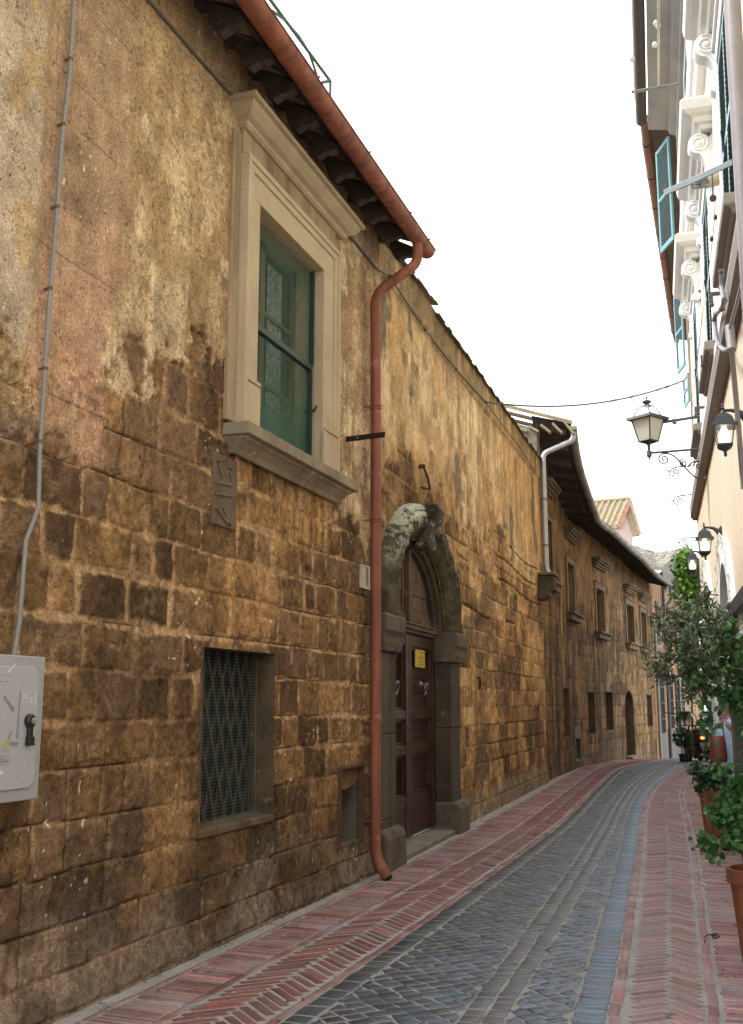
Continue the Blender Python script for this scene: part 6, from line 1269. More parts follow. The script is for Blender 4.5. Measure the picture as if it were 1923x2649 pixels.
# smaller scrolled brackets beyond
for i, (px, py, d, lab) in enumerate(((1772, 1206, 19.6, 'wrought iron scroll bracket with a hanging rod, nearest, just under the street lantern'), (1782, 1280, 20.5, 'wrought iron scroll bracket with a hanging rod, the middle one against the sky'), (1796, 1390, 24.5, 'small wrought iron scroll bracket, farthest, above the climbing vine'))):
    o = at_depth(px, py, d); t = thing('scroll_bracket', lab, 'bracket', o, group='scrolled iron brackets against the sky'); k = d/2750*(1 if i < 2 else .95); mb = MB(); L = lambda a, b: o + RT*a*k + V3(0, 0, -b*k)
    mb.tube([L(18, -2), L(0, 0), L(-20, 2), L(-32, 6)], .014, 5); mb.tube(bz(L(-32, 6), L(-44, 12), L(-44, 24), L(-30, 26)) , .012, 5); mb.tube(spiral(L(-26, 16), RT*k, V3(0, 0, 1)*k, 9., 1.4, -1.), .012, 5); mb.tube(bz(L(-38, 14), L(-44, 16), L(-50, 12), L(-46, 8)), .011, 5); mb.tube([L(-30, 26), L(-28, 54)], .008, 4); obj('scrollwork', mb, M_dgreen, t, smooth=True)
# bars and pegs out of the facade
gb = thing('flat_bar', 'pale grey flat steel bar jutting out of the facade with a pulley on it', 'bar', RB(8.1, 5.62)); e = .60; tip = RB(8.05, 5.5, .6)
def along(px, py, p):   # the facade point seen at (px, py), solved for distance along the wall
    return RB(*RPX(px, py, p), p)
tipd = 8.4; tp_ = at_depth(1718, 500, tipd); rt_ = at_depth(1935, 402, tipd-.45); mb = MB(); mb.bar(tp_, rt_, .012, .055, (0, 0, 1)); obj('bar', mb, pm('galvanised flat bar', (.2, .225, .225), (.16, .18, .18), 3., .4, .1, metal=.3), gb, bevel=.004)
pu = thing('pulley', 'small black clothes line pulley hanging from the pale grey bar', 'pulley', at_depth(1845, 512, tipd-.28)); o = at_depth(1845, 513, tipd-.27); mb = MB(); mb.lathe([(.028, -.012), (.03, 0), (.028, .012)], o, 14, (0, 1, .2)); mb.tube([o + V3(0, 0, .03), at_depth(1844, 480, tipd-.27), at_depth(1842, 440, tipd-.25)], .006, 5); obj('wheel', mb, M_iron, pu)
mb = MB(); mb.tube([at_depth(x, y, tipd-.27+(y-520)*.006) for x, y in ((1833, 522), (1827, 600), (1818, 800), (1804, 950), (1788, 1080))], .003, 4); mb.tube([at_depth(x, y, tipd-.27+(y-520)*.006) for x, y in ((1851, 520), (1849, 560), (1846, 600), (1840, 650), (1826, 760), (1796, 980), (1786, 1080))], .003, 4); obj('cord', mb, M_wire, pu)
for (x, y) in ((1851, 562), (1841, 618)): mb = MB(); mb.lathe([(.012, -.02), (.017, 0), (.012, .02)], at_depth(x, y, tipd+.0), 8); obj('cord_knot', mb, M_iron, pu)
gp_ = thing('washing_line_pole', 'thin greenish pole high on the facade holding doubled white ropes', 'pole', RB(13.2, 9.3)); d0 = 12.9; a, b = at_depth(1757, 217, d0-.1), at_depth(1634, 238, d0+.05); mb = MB(); mb.tube([a, b], .022, 8); obj('pole', mb, pm('grey green pole', (.18, .2, .17), None, 4., .5), gp_)
mb = MB()
for x0, x1 in ((1702, 1703), (1706, 1705), (1640, 1634)): mb.tube([at_depth(x1 if x0 > 1700 else 1641, 226, d0), at_depth(x0 if x0 > 1700 else 1636, 0, d0-2.5), at_depth(x0-1 if x0 > 1700 else 1634, -200, d0-4)], .009, 5)
mb.tube([at_depth(1641, 230, d0), at_depth(1643, 262, d0+.1)], .009, 5)
obj('rope', mb, pm('white rope', (.62, .58, .5), None, 8., .8), gp_)
M_knot = pm('white knot', (.66, .62, .54), None, 8., .8)
for (x, y) in ((1697, 60), (1702, 66), (1694, 116), (1636, 152)): mb = MB(); mb.lathe([(.015, -.04), (.034, -.01), (.03, .02), (.012, .04)], at_depth(x, y, d0-1.2), 8); obj('rope_knot', mb, M_knot, gp_)
for i, (px, py, lab) in enumerate(((1884, 757, 'rusty L shaped iron peg above the taupe band, nearest of three'), (1852, 920, 'rusty L shaped iron peg at a shuttered window, middle of three'), (1830, 1053, 'rusty L shaped iron peg, farthest, beside the grey sill'))):
    s, z = RPX(px, py, .02); t = thing('iron_peg', lab, 'peg', RB(s, z), group='rusty L shaped pegs'); mb = MB(); L = .19; mb.bar(RB(s, z, 0), RB(s, z, L), .03, .03); mb.bar(RB(s, z+.015, L-.015), RB(s, z-.09, L-.015), .03, .03); mb.lathe([(.02, -.02), (.022, 0), (.014, .02)], RB(s, z-.1, L-.015), 8); obj('bar', mb, pm('rusty peg', (.11, .085, .06), (.06, .045, .035), 9., .8, .4), t)
jc = thing('jointed_conduit', 'grey jointed cable conduit looping over the taupe band and down the cream wall', 'conduit', along(1895, 900, .1)); mb = MB(); 
loop = [along(x, y, .16) for x, y in ((1866, 702), (1867, 745), (1874, 778), (1868, 798), (1852, 812), (1848, 826), (1854, 880), (1863, 897), (1876, 906))]; mb.tube(arc(loop, 4), .02, 9)
dn_ = [RB(9.3, z, .14) for z in (5.1, 4.9, 4.6)]; o = along(1890, 900, .14); mb.tube(arc([loop[-1], along(1886, 903, .15), along(1889, 880, .15)], 4), .02, 9); mb.tube([along(1887, 845, .15), along(1893, 905, .15)], .035, 10)
mb.tube([along(1923, 720, .15), along(1905, 790, .15), along(1889, 848, .15)], .012, 7); mb.tube([along(1893, 905, .13), along(1905, 1039, .1), along(1924, 1265, .07)], .022, 9); obj('pipe', mb, pm('grey pvc conduit', (.26, .245, .245), (.2, .19, .19), 2., .5, .1), jc, smooth=True)
mb = MB()
for a, b in zip(loop[:-1], loop[1:]): mb.lathe([(.024, -.015), (.026, 0), (.024, .015)], a, 10, b-a)
obj('joint', mb, pm('dark joint', (.15, .14, .14), None, 4., .5), jc)
fl = thing('flood_lamp', 'caged lamp on a cream base fixed to the facade beside a window hood', 'lamp', along(1835, 465, .1)); o = along(1838, 462, .12); ax = RWn*.95 - V3(0, 0, .15); mb = MB(); mb.lathe([(.075, -.08), (.08, .0), (.07, .05)], o, 16, ax); obj('base', mb, pm('cream plastic', (.7, .58, .38), None, 4., .5), fl, smooth=True)
mb = MB(); u = np.cross(ax, V3(0, 0, 1)); u /= np.linalg.norm(u); w_ = np.cross(u, ax)
for i in range(10): a = i*math.pi/5; q = u*math.cos(a)+w_*math.sin(a); mb.tube([o + ax*.05 + q*.07, o + ax*.2 + q*.05], .005, 4)
for r_, h_ in ((.06, .13), (.05, .2)): mb.tube([o + ax*h_ + (u*math.cos(a)+w_*math.sin(a))*r_ for a in np.linspace(0, 6.283, 17)], .004, 4)
mb.lathe([(.04, .05), (.045, .12), (.02, .17)], o, 10, ax); obj('cage', mb, pm('steel cage', (.32, .32, .31), None, 6., .4, 0, metal=.5), fl)
# dark metal frame of the shop terrace with hanging white bulbs
tf = thing('terrace_frame', 'dark grey metal frame of the shop terrace standing at the right edge', 'frame', RB(7.8, 0, .3)); s_, z_ = RPX(1897, 1606, .3); mb = MB(); rbox(mb, s_-.035, s_+.035, -.02, z_, .26, .33); obj('post', mb, pm('dark grey steel', (.085, .082, .085), (.065, .063, .066), 3., .5, .1), tf, bevel=.004)
mb = MB(); rbox(mb, 4.2, s_+.04, z_+.001, z_+.09, .25, .34); rbox(mb, s_-.03, s_+.03, z_+.001, z_+.08, .03, .25); obj('beam', mb, pm('dark grey beam', (.1, .097, .1), (.075, .073, .076), 3., .5, .1), tf, bevel=.004)
for i, (px, py, pt, d) in enumerate(((1907, 1659, 1625, 7.0), (1913, 1642, 1600, 6.8), (1919, 1637, 1595, 6.7))):
    t = thing('pendant_bulb', 'small white ball lamp hanging on a pale rod under the dark terrace frame', 'lamp', at_depth(px, pt, d), group='hanging ball lamps of the shop'); a, b = at_depth(px-3, pt-25, d), at_depth(px, py, d); mb = MB(); mb.tube([a, b], .006, 5); obj('rod', mb, M_wire, t); mb = MB(); mb.lathe([(.002, -.016), (.011, -.011), (.015, 0), (.011, .011), (.002, .016)], b, 12); obj('ball', mb, pm('white ball', (.8, .8, .8), None, 4., .2), t, smooth=True)
pp_ = thing('metal_post', 'slim dark post with a bright edge behind the potted greenery', 'post', (0, 0, 0)); a = at_depth(1866, 1900, 13.0); pp_.location = [float(a[0]), float(a[1]), 0]; mb = MB(); mb.box(a[0]-.01, a[1]-.03, -.02, a[0]+.05, a[1]+.03, 2.1); obj('post', mb, pm('dark slate post', (.10, .10, .115), None, 4., .5), pp_); mb = MB(); mb.box(a[0]-.02, a[1]-.03, 0, a[0]-.0105, a[1]+.03, 2.1); obj('edge', mb, pm('white edge strip', (.75, .75, .75), None, 4., .5), pp_)
# ------------------------------------------------------------------ plants
M_leafO = vcol('olive leaves', .5, None, bump=0, leaf=True, spec=.4); M_leafR = vcol('round leaves', .45, None, bump=0, leaf=True, spec=.45)
M_bark = pm('grey olive bark', (.16, .135, .10), (.09, .075, .055), 12., .9, .6, .004, 60.); M_stem = pm('brown stem', (.10, .08, .04), (.05, .06, .025), 9., .8, .2)
NR = np.random.RandomState(11)
T_lance = (np.array([(0, 0, 0), (.25, .42, .06), (.62, .5, .05), (1, 0, -.06), (.62, -.5, .05), (.25, -.42, .06), (.5, 0, -.02)]), [(0, 6, 1), (1, 6, 2), (2, 6, 3), (3, 6, 4), (4, 6, 5), (5, 6, 0)])
a_ = np.linspace(0, 2*np.pi, 11)[:-1]; rr_ = np.array([.8, 1.02, .86, 1.04, .84, 1., .84, 1.04, .86, 1.02])
T_round = (np.vstack([np.stack([.5+.5*np.cos(a_)*rr_*1.0, np.sin(a_)*rr_*.5*.95, .10*np.cos(2*a_)], -1), [[.45, 0, -.04]]]), [(i, (i+1) % 10, 10) for i in range(10)])
class Leaves:
    def __init__(s, tpl): s.t, s.f = tpl; s.P = []; s.D = []; s.N = []; s.L = []; s.W = []; s.C = []
    def add(s, p, d, n_, l, w, c): s.P.append(p); s.D.append(d); s.N.append(n_); s.L.append(l); s.W.append(w); s.C.append(c)
    def make(s, name, mat, parent):
        P, D, N = [np.array(q) for q in (s.P, s.D, s.N)]; D = D/np.linalg.norm(D, axis=1)[:, None]; N = N - D*(N*D).sum(1)[:, None]; N /= np.linalg.norm(N, axis=1)[:, None]+1e-9; S = np.cross(N, D)
        L, W_ = np.array(s.L)[:, None, None], np.array(s.W)[:, None, None]; t = s.t[None]
        V = P[:, None] + D[:, None]*t[..., :1]*L + S[:, None]*t[..., 1:2]*W_ + N[:, None]*t[..., 2:]*W_; k = s.t.shape[0]
        F = (np.arange(len(P))[:, None, None]*k + np.array(s.f)[None]).reshape(-1, 3); C = np.repeat(np.array(s.C), k, 0)
        return np_mesh(name, V.reshape(-1, 3), F, mat, parent, C, smooth=False)
def rv(): v = NR.normal(size=3); return v/np.linalg.norm(v)
def path_pts(px): return [at_depth(*p) for p in px]
def along_path(P, n):
    P = np.array(P); d = np.r_[0, np.cumsum(np.linalg.norm(np.diff(P, axis=0), axis=1))]; t = np.linspace(0, d[-1], n); return np.stack([np.interp(t, d, P[:, i]) for i in range(3)], -1)
def leafcol(base, v=.3, alt=None, pa=.2):
    b = np.array(alt if alt is not None and NR.rand() < pa else base); return np.clip(b*math.exp(NR.normal()*v), 0, 1)
M_terra = pm('terracotta', (.42, .145, .065), (.30, .10, .048), 3., .78, .25, .003, 80., streak=7., spots=(.46, .27, .19), spot_lv=(.6, .72), spot_scale=6.); M_soil = pm('dark soil', (.03, .022, .016), None, 8., .95, .5)
def pot(name, label, x, y, rt_, rb, h, group, saucer=False):
    z = float(zg(x, y)); t = thing(name, label, 'pot', (x, y, z), group=group); mb = MB()
    mb.lathe([(rb*.98, 0), (rb, .01), (rt_*.93, h-.09), (rt_*1.02, h-.088), (rt_*1.04, h-.07), (rt_*1.04, h-.012), (rt_*1.02, h), (rt_*.93, h), (rt_*.9, h-.06)], (x, y, z+.004), 40, cap=False); obj('body', mb, M_terra, t, smooth=True)
    mb = MB(); mb.lathe([(.001, h-.055), (rt_*.91, h-.06)], (x, y, z), 24, cap=False); obj('soil', mb, M_soil, t)
    if saucer: mb = MB(); mb.lathe([(.001, .004), (rb*1.2, .004), (rb*1.38, .05), (rb*1.33, .05), (rb*1.15, .012)], (x, y, z), 32, cap=False); obj('saucer', mb, M_terra, t, smooth=True)
    return t
pot('terracotta_pot', 'terracotta pot in the right foreground, its thick rim at the picture edge', .04, 7.4, .215, .155, .575, 'terracotta pots on the right pavement')
p2x, p2y = [float(q) for q in at_z(1850, 2166, 0)[:2]]
pot('terracotta_pot', 'terracotta pot on a saucer, standing farther along the right pavement', p2x+.03, p2y, .20, .145, .57, 'terracotta pots on the right pavement', True)
# olive tree
ot = thing('olive_tree', 'young olive tree with narrow grey green leaves growing from the foreground pot', 'tree', (.04, 7.4, .5))
BR = [[(1943, 2262, 7.0), (1922, 2120, 6.9), (1904, 2000, 6.85), (1895, 1850, 6.8), (1877, 1750, 6.75)], [(1877, 1750, 6.75), (1843, 1690, 6.7), (1812, 1640, 6.7), (1799, 1598, 6.7), (1803, 1570, 6.7)], [(1877, 1752, 6.75), (1840, 1733, 6.7), (1790, 1705, 6.65), (1757, 1690, 6.6), (1722, 1713, 6.6)],
 [(1866, 1740, 6.75), (1882, 1660, 6.85), (1886, 1610, 6.9), (1872, 1585, 6.9)], [(1800, 1710, 6.66), (1762, 1748, 6.6), (1722, 1750, 6.55), (1694, 1728, 6.5)], [(1815, 1645, 6.7), (1770, 1668, 6.6), (1728, 1658, 6.55), (1706, 1605, 6.5)], [(1895, 1850, 6.8), (1918, 1780, 6.9), (1935, 1700, 6.9)], [(1843, 1690, 6.7), (1836, 1625, 6.8), (1831, 1575, 6.85), (1838, 1548, 6.85)], [(1895, 1800, 6.8), (1920, 1750, 6.7), (1950, 1745, 6.6)], [(1812, 1640, 6.7), (1775, 1620, 6.65), (1748, 1605, 6.6)], [(1845, 1735, 6.7), (1815, 1770, 6.6), (1790, 1800, 6.6)], [(1880, 1700, 6.8), (1900, 1670, 6.9), (1925, 1650, 6.95)], [(1860, 1720, 6.6), (1830, 1710, 6.5), (1800, 1680, 6.45), (1780, 1650, 6.45)], [(1872, 1690, 6.7), (1850, 1650, 6.6), (1850, 1610, 6.6)]]
mb = MB(); OL_ = Leaves(T_lance); OG, OS = (.085, .125, .06), (.32, .37, .27)
for bi, b in enumerate(BR):
    P = along_path(path_pts(b), 14); mb.tube(P, np.linspace(.016 if bi == 0 else .006, .009 if bi == 0 else .0025, 14), 6)
    if bi == 0: continue
    for t in range(2, 14):
        for _ in range(3):
            d = rv()*.9 + (P[min(t+1, 13)]-P[t-1])/np.linalg.norm(P[min(t+1, 13)]-P[t-1])*.7; d[2] += .25; d /= np.linalg.norm(d); L = .05 + NR.rand()*.10
            tw = [P[t], P[t]+d*L*.5 + rv()*.008, P[t]+d*L]; mb.tube(tw, [.002, .0015, .001], 3, False)
            for q in np.linspace(.15, 1, 6):
                for s_ in (-1, 1):
                    pp = P[t]+d*L*q; ld = d*.55 + rv()*.75; l = .030 + NR.rand()*.022; OL_.add(pp, ld, rv() + V3(0, 0, .6), l, l*.26, leafcol(OG, .35, OS, .3))
obj('trunk', mb, M_bark, ot); OL_.make('crown', M_leafO, ot)
# round-leaved climber in the same pot
def shrub(name, label, root, stems, clumps, size, parent_group, G=(.05, .15, .04), G2=(.14, .28, .085), per=60, base_leaf=1.):
    t = thing(name, label, 'plant', root, group=parent_group); mb = MB(); lv = Leaves(T_round)
    for b in stems:
        P = along_path(path_pts(b), 10); mb.tube(P, np.linspace(.006, .002, 10), 5)
        for k_ in range(3, 10):
            for _ in range(2): dd = rv(); lv.add(P[k_] + dd*.02, dd, rv()*.6 + V3(-.3, -.6, .7), size*(.7+.6*NR.rand()), size*(.7+.6*NR.rand()), leafcol(G, .3, G2, .3))
    for (px, py, d, rx, ry, n_) in clumps:
        o = at_depth(px, py, d); k_ = d/2750
        for _ in range(int(n_*1.55)):
            v = NR.normal(size=3)*.5; p = o + RT*v[0]*rx*k_ + V3(0, 0, v[1]*ry*k_) + fw_*v[2]*max(rx, ry)*k_*.7; dd = rv(); dd[2] -= .15; s_ = size*(.65+.7*NR.rand())
            lv.add(p, dd, rv()*.7 + V3(-.3, -.6, .6), s_, s_, leafcol(G, .35, G2, .28))
            if NR.rand() < .4: mb.tube([p, p - dd*.02 + rv()*.01, p + (o-p)*.5 + rv()*.02], .0012, 3, False)
    obj('stems', mb, M_stem, t); lv.make('foliage', M_leafR, t); return t
shrub('leafy_shrub', 'bushy round leaved shrub spilling out of the foreground pot', (.04, 7.4, .52),
 [[(1935, 2262, 7.0), (1910, 2170, 6.8), (1880, 2210, 6.6), (1845, 2195, 6.5), (1818, 2180, 6.45), (1806, 2172, 6.45)], [(1935, 2262, 7.0), (1905, 2100, 6.8), (1870, 2000, 6.7), (1838, 1900, 6.7), (1840, 1830, 6.7)], [(1940, 2262, 7.0), (1915, 2000, 6.8), (1925, 1850, 6.8), (1900, 1780, 6.8)], [(1838, 2193, 6.5), (1824, 2165, 6.45), (1817, 2152, 6.45)], [(1845, 2197, 6.5), (1832, 2215, 6.5)]],
 [(1900, 2095, 6.6, 46, 50, 120), (1878, 2110, 6.6, 30, 35, 55), (1915, 2030, 6.6, 30, 40, 55), (1862, 2095, 6.55, 18, 26, 26), (1900, 2170, 6.55, 26, 32, 48), (1840, 2100, 6.55, 14, 24, 14), (1895, 1990, 6.7, 40, 14, 12), (1855, 1995, 6.7, 24, 20, 22), (1843, 1795, 6.7, 30, 40, 46), (1885, 1805, 6.75, 30, 26, 30), (1828, 1870, 6.8, 16, 50, 26), (1912, 1800, 6.75, 26, 50, 60), (1922, 1880, 6.75, 8, 40, 14), (1822, 1760, 6.7, 30, 30, 30), (1845, 1690, 6.7, 50, 50, 80), (1790, 1740, 6.6, 36, 40, 34), (1875, 1640, 6.8, 46, 45, 60), (1910, 1720, 6.7, 30, 50, 50), (1812, 2180, 6.45, 16, 14, 14), (1846, 2175, 6.5, 18, 14, 12), (1835, 2210, 6.5, 8, 10, 3), (1871, 2225, 6.6, 4, 8, 2), (1850, 1975, 6.75, 16, 12, 5)], .038, 'leafy shrubs in the terracotta pots')
shrub('leafy_shrub', 'small leaved shrub growing in the farther terracotta pot', (p2x, p2y, .5),
 [[(1850, 2050, 12.6), (1830, 2010, 12.4), (1795, 1985, 12.2)], [(1855, 2050, 12.6), (1850, 2000, 12.4), (1840, 1950, 12.3)]],
 [(1822, 2010, 12.3, 26, 20, 80), (1800, 1992, 12.2, 16, 18, 40), (1845, 2000, 12.4, 28, 24, 90), (1856, 2030, 12.5, 26, 14, 50), (1838, 1945, 12.3, 18, 30, 30), (1812, 2035, 12.4, 14, 12, 20)], .05, 'leafy shrubs in the terracotta pots', (.04, .095, .04), (.10, .17, .07))
# climbing vine
vt = thing('climbing_vine', 'bright green climbing vine hanging down the wall below the black lanterns', 'vine', at_depth(1780, 1955, 23.)); lv = Leaves(T_lance); mb = MB(); d = 22.8
for (px, py, rx, ry, n_) in ((1772, 1440, 22, 22, 170), (1765, 1470, 24, 20, 180), (1780, 1490, 22, 26, 200), (1790, 1530, 16, 30, 200), (1768, 1510, 20, 20, 120), (1785, 1570, 18, 30, 220), (1777, 1600, 20, 30, 200), (1783, 1640, 20, 36, 230), (1778, 1690, 20, 36, 200), (1752, 1535, 14, 8, 30), (1740, 1542, 8, 5, 10), (1757, 1560, 10, 7, 22), (1785, 1740, 20, 40, 160), (1756, 1455, 8, 8, 20)):
    o = at_depth(px, py, d); k = d/2750
    for _ in range(n_):
        v = NR.normal(size=3)*.5; p = o + RT*v[0]*rx*k + V3(0, 0, v[1]*ry*k) + fw_*v[2]*.25; dd = rv()*.6 + V3(0, 0, -.6); l = .07 + NR.rand()*.06; lv.add(p, dd, rv()*.6 + V3(-.4, -.7, .5), l, l*.62, leafcol((.085, .20, .025), .35, (.20, .36, .04), .35))
for a in range(5): mb.tube([at_depth(1775+a*4, 1425+a*9, d+.1), at_depth(1788-a*2, 1530, d+.15), at_depth(1786, 1650, d+.2), at_depth(1790, 1800, d+.2), at_depth(1791+a, 1960, d+.3)], .012, 5)
mb.tube([at_depth(1775, 1540, d), at_depth(1750, 1545, d-.1), at_depth(1736, 1541, d-.2)], .006, 4)
obj('stems', mb, M_stem, vt); lv.make('foliage', M_leafR, vt)
# far planters
M_plast = pm('black plastic pot', (.018, .019, .022), None, 4., .6, .1)
def farpot(label, px, py, d, r_, h, leaf, grp):
    o = at_z(px, py, float(zg(*at_depth(px, 1820, d)[:2]))); o = at_depth(px, py, d); z = float(zg(o[0], o[1])); x, y = float(o[0]), float(o[1]); t = thing('potted_plant', label, 'plant', (x, y, z), group=grp); mb = MB(); mb.lathe([(r_*.8, 0), (r_, h), (r_*.9, h), (r_*.88, h-.03)], (x, y, z+.005), 20); obj('pot', mb, M_plast, t, smooth=True)
    if leaf:
        cz, rad, n_ = leaf; mb = MB(); mb.tube([(x, y, z+h-.03), (x+.03, y, z+cz)], .018, 6); obj('stem', mb, M_bark, t); lv = Leaves(T_lance)
        for _ in range(n_):
            v = rv()*rad*(NR.rand()**.4); p = V3(x, y, z+cz) + v; l = .06 + NR.rand()*.05; lv.add(p, v/np.linalg.norm(v)+rv()*.7, rv()+V3(0, 0, .5), l, l*.4, leafcol((.020, .042, .014), .4, (.07, .11, .03), .25))
        obj_ = lv.make('foliage', M_leafR, t)
    return t
farpot('dark clipped shrub in a black pot at the far bend of the lane', 1770, 1955, 31.2, .15, .22, (.68, .27, 700), None)
farpot('empty looking slim black pot beside the clipped shrub at the bend', 1784, 1953, 31.6, .08, .22, (.42, .12, 60), None)
ft = thing('hanging_fern', 'bushy green fern spilling from a wall bracket at the far bend', 'plant', at_depth(1772, 1850, 31.5)); lv = Leaves(T_lance); o = at_depth(1772, 1846, 31.5); mb = MB()
for i in range(60):
    a = NR.rand()*6.283; u = V3(math.cos(a), math.sin(a), 0); L = .15+NR.rand()*.18; dr_ = .1+NR.rand()*.3
    fr = [o, o+u*L*.6+V3(0, 0, .06), o+u*L-V3(0, 0, dr_*.4), o+u*L*1.1-V3(0, 0, dr_)]; mb.tube(fr, .004, 3, False); P = along_path(fr, 12)
    for q in P[2:]:
        for s_ in (-1, 1): lv.add(q, np.cross(u, V3(0, 0, 1))*s_+rv()*.5, rv()*.4+V3(0, 0, 1), .06, .022, leafcol((.055, .13, .022), .35, (.12, .22, .04), .3))
mb.lathe([(.06, -.16), (.1, -.02), (.1, 0)], o, 12); mb.bar(o + V3(-.05, .1, -.02), o + V3(-.6, .3, .02), .03, .03); obj('stems', mb, M_stem, ft); lv.make('fronds', M_leafR, ft)

# ------------------------------------------------------------------ person at the shop door, half hidden by the leaves
def skin_obj(name, chains, mat, parent, sub=2, root=0):
    me = bpy.data.meshes.new(name); V = []; E = []; Rr = []; key = {}
    def vid(p, r_):
        k_ = tuple(round(float(q), 4) for q in p)
        if k_ not in key: key[k_] = len(V); V.append(np.array(p, float)); Rr.append(r_)
        return key[k_]
    for ch in chains:
        ids = [vid(p, r_) for p, r_ in ch]
        for a, b in zip(ids[:-1], ids[1:]): E.append((a, b))
    o0 = origin_of(parent); me.from_pydata([(v-o0).tolist() for v in V], E, []); me.update(); o = link(bpy.data.objects.new(name, me), parent); o.data.materials.append(mat)
    o.modifiers.new('skin', 'SKIN')
    if not me.skin_vertices:
        bm = bmesh.new(); bm.from_mesh(me); bm.verts.layers.skin.verify(); bm.to_mesh(me); bm.free()
    for i, r_ in enumerate(Rr):
        sv = me.skin_vertices[0].data[i]; sv.radius = (r_, r_) if not isinstance(r_, tuple) else r_; sv.use_root = (i == root)
    s_ = o.modifiers.new('sub', 'SUBSURF'); s_.levels = sub; s_.render_levels = sub; me.polygons.foreach_set('use_smooth', [True]*len(me.polygons)); return o
pb = at_depth(1893, 1820, 12.15); pb[2] = 0
ps = thing('person', 'person in a pale blue top at the shop door, holding up a bag strap', 'person', pb)
F_, S_ = -RT*.86 - fw_*.5, None; F_ /= np.linalg.norm(F_); S_ = np.cross(V3(0, 0, 1), F_)     # facing the lane; S_ = own left
def B(f, s, z): return pb + F_*f + S_*s + V3(0, 0, z)
M_skin = pm('tanned skin', (.50, .27, .18), (.43, .225, .15), 6., .55, .05, .001, 90.)
sh_l, sh_r = B(0, .17, 1.36), B(0, -.17, 1.36)
hand = at_depth(1872, 1858, 11.95)
el_l = (sh_l + hand)/2 + V3(0, 0, -.15) + S_*.06
ch = [[(B(0, 0, .92), .125), (B(0, 0, 1.08), .115), (B(.0, 0, 1.24), .13), (B(0, 0, 1.36), .10), (B(.01, 0, 1.44), .055), (B(.02, 0, 1.50), .055), (B(.03, 0, 1.57), .085), (B(.02, 0, 1.66), .085), (B(.015, 0, 1.71), .05)],
 [(B(0, 0, 1.36), .10), (sh_l, .062), (el_l, .042), (hand + V3(0, 0, -.045)*1 + S_*.02, .028)], [(B(0, 0, 1.36), .10), (sh_r, .062), (B(-.02, -.24, 1.08), .042), (B(.06, -.22, .86), .03)],
 [(B(0, 0, .92), .125), (B(0, .09, .84), .095), (B(.02, .10, .48), .062), (B(-.02, .10, .09), .04), (B(.10, .11, .045), .036)], [(B(0, 0, .92), .125), (B(0, -.09, .84), .095), (B(.0, -.10, .48), .062), (B(-.04, -.10, .09), .04), (B(.08, -.11, .045), .036)]]
body = skin_obj('body', ch, M_skin, ps)
mb = MB(); hd = B(.03, 0, 1.6)
for sg in (-1, 1): mb.lathe([(.004, .0), (.012, .004), (.004, .01)], hd + F_*.082 + S_*sg*.032 + V3(0, 0, .03), 8, F_)
mb.lathe([(.022, -.01), (.014, .02), (.006, .03)], hd + F_*.075 + V3(0, 0, -.005), 8, F_ - V3(0, 0, .3)); mb.bar(hd + F_*.083 + S_*.022 + V3(0, 0, -.045), hd + F_*.083 - S_*.022 + V3(0, 0, -.045), .008, .01); obj('face', mb, pm('features', (.25, .10, .08), None, 5., .6), ps, smooth=True)
hp = []
mb = MB()
for k_, (z, a, b) in enumerate(((1.5, .095, .06), (1.56, .108, .095), (1.64, .112, .1), (1.70, .09, .08), (1.745, .03, .03))): hp.append([B(-.015, 0, z) + F_*math.cos(q)*b*.92 + S_*math.sin(q)*a*.95 for q in np.linspace(.95, 2*math.pi-.95, 15)])
for a, b in zip(hp[:-1], hp[1:]): mb.strip(a, b)
obj('hair', mb, pm('black hair', (.02, .016, .014), None, 8., .5), ps, smooth=True)
# fingers closed round the strap: knuckles toward the camera
fx = np.cross(V3(0, 0, 1), (EYE-hand)/np.linalg.norm(EYE-hand)*V3(1, 1, 0)); fx /= np.linalg.norm(fx); tw_ = V3(*( (EYE-hand)[:2]), 0); tw_ /= np.linalg.norm(tw_)
fc = [[(hand + fx*.045 + V3(0, 0, -.005), .026), (hand + fx*.02 + V3(0, 0, .0), .028)]]
for i, (dz, l) in enumerate(((.038, .9), (.014, 1.05), (-.010, 1.), (-.034, .85))):
    r_ = .0095 - .0006*i; b0 = hand + fx*.03 + V3(0, 0, dz) + tw_*.012
    fc.append([(b0, r_*1.15), (b0 - fx*.035*l + tw_*.018 + V3(0, 0, .003), r_*1.1), (b0 - fx*.06*l - tw_*.002 - V3(0, 0, .002), r_), (b0 - fx*.045*l - tw_*.022 - V3(0, 0, .004), r_*.85)])
fc.append([(hand + fx*.035 + V3(0, 0, .045), .012), (hand + fx*.005 + V3(0, 0, .062) + tw_*.01, .0105), (hand - fx*.022 + V3(0, 0, .058) + tw_*.012, .0085)])
skin_obj('hand', fc[:1], M_skin, body, 2)
for c_ in fc[1:]: skin_obj('finger' if c_ is not fc[-1] else 'thumb', [c_], M_skin, body, 2)
def loft(rings, close=True):
    mb = MB(); n_ = len(rings[0]); vs = [p for r_ in rings for p in r_]; mb.add(vs, [(i*n_+j, i*n_+(j+1) % n_, (i+1)*n_+(j+1) % n_, (i+1)*n_+j) for i in range(len(rings)-1) for j in range(n_)]); return mb
def ring(z, a, b, f=0, s=0, wob=0): return [B(f + math.cos(q)*b*(1+wob*math.sin(q*5+z*9)), s + math.sin(q)*a*(1+wob*math.sin(q*4+z*7)), z) for q in np.linspace(0, 2*math.pi, 29)[:-1]]
M_blue = pm('pale blue cotton', (.50, .62, .78), (.44, .55, .72), 2., .85, .3, .004, 30.)
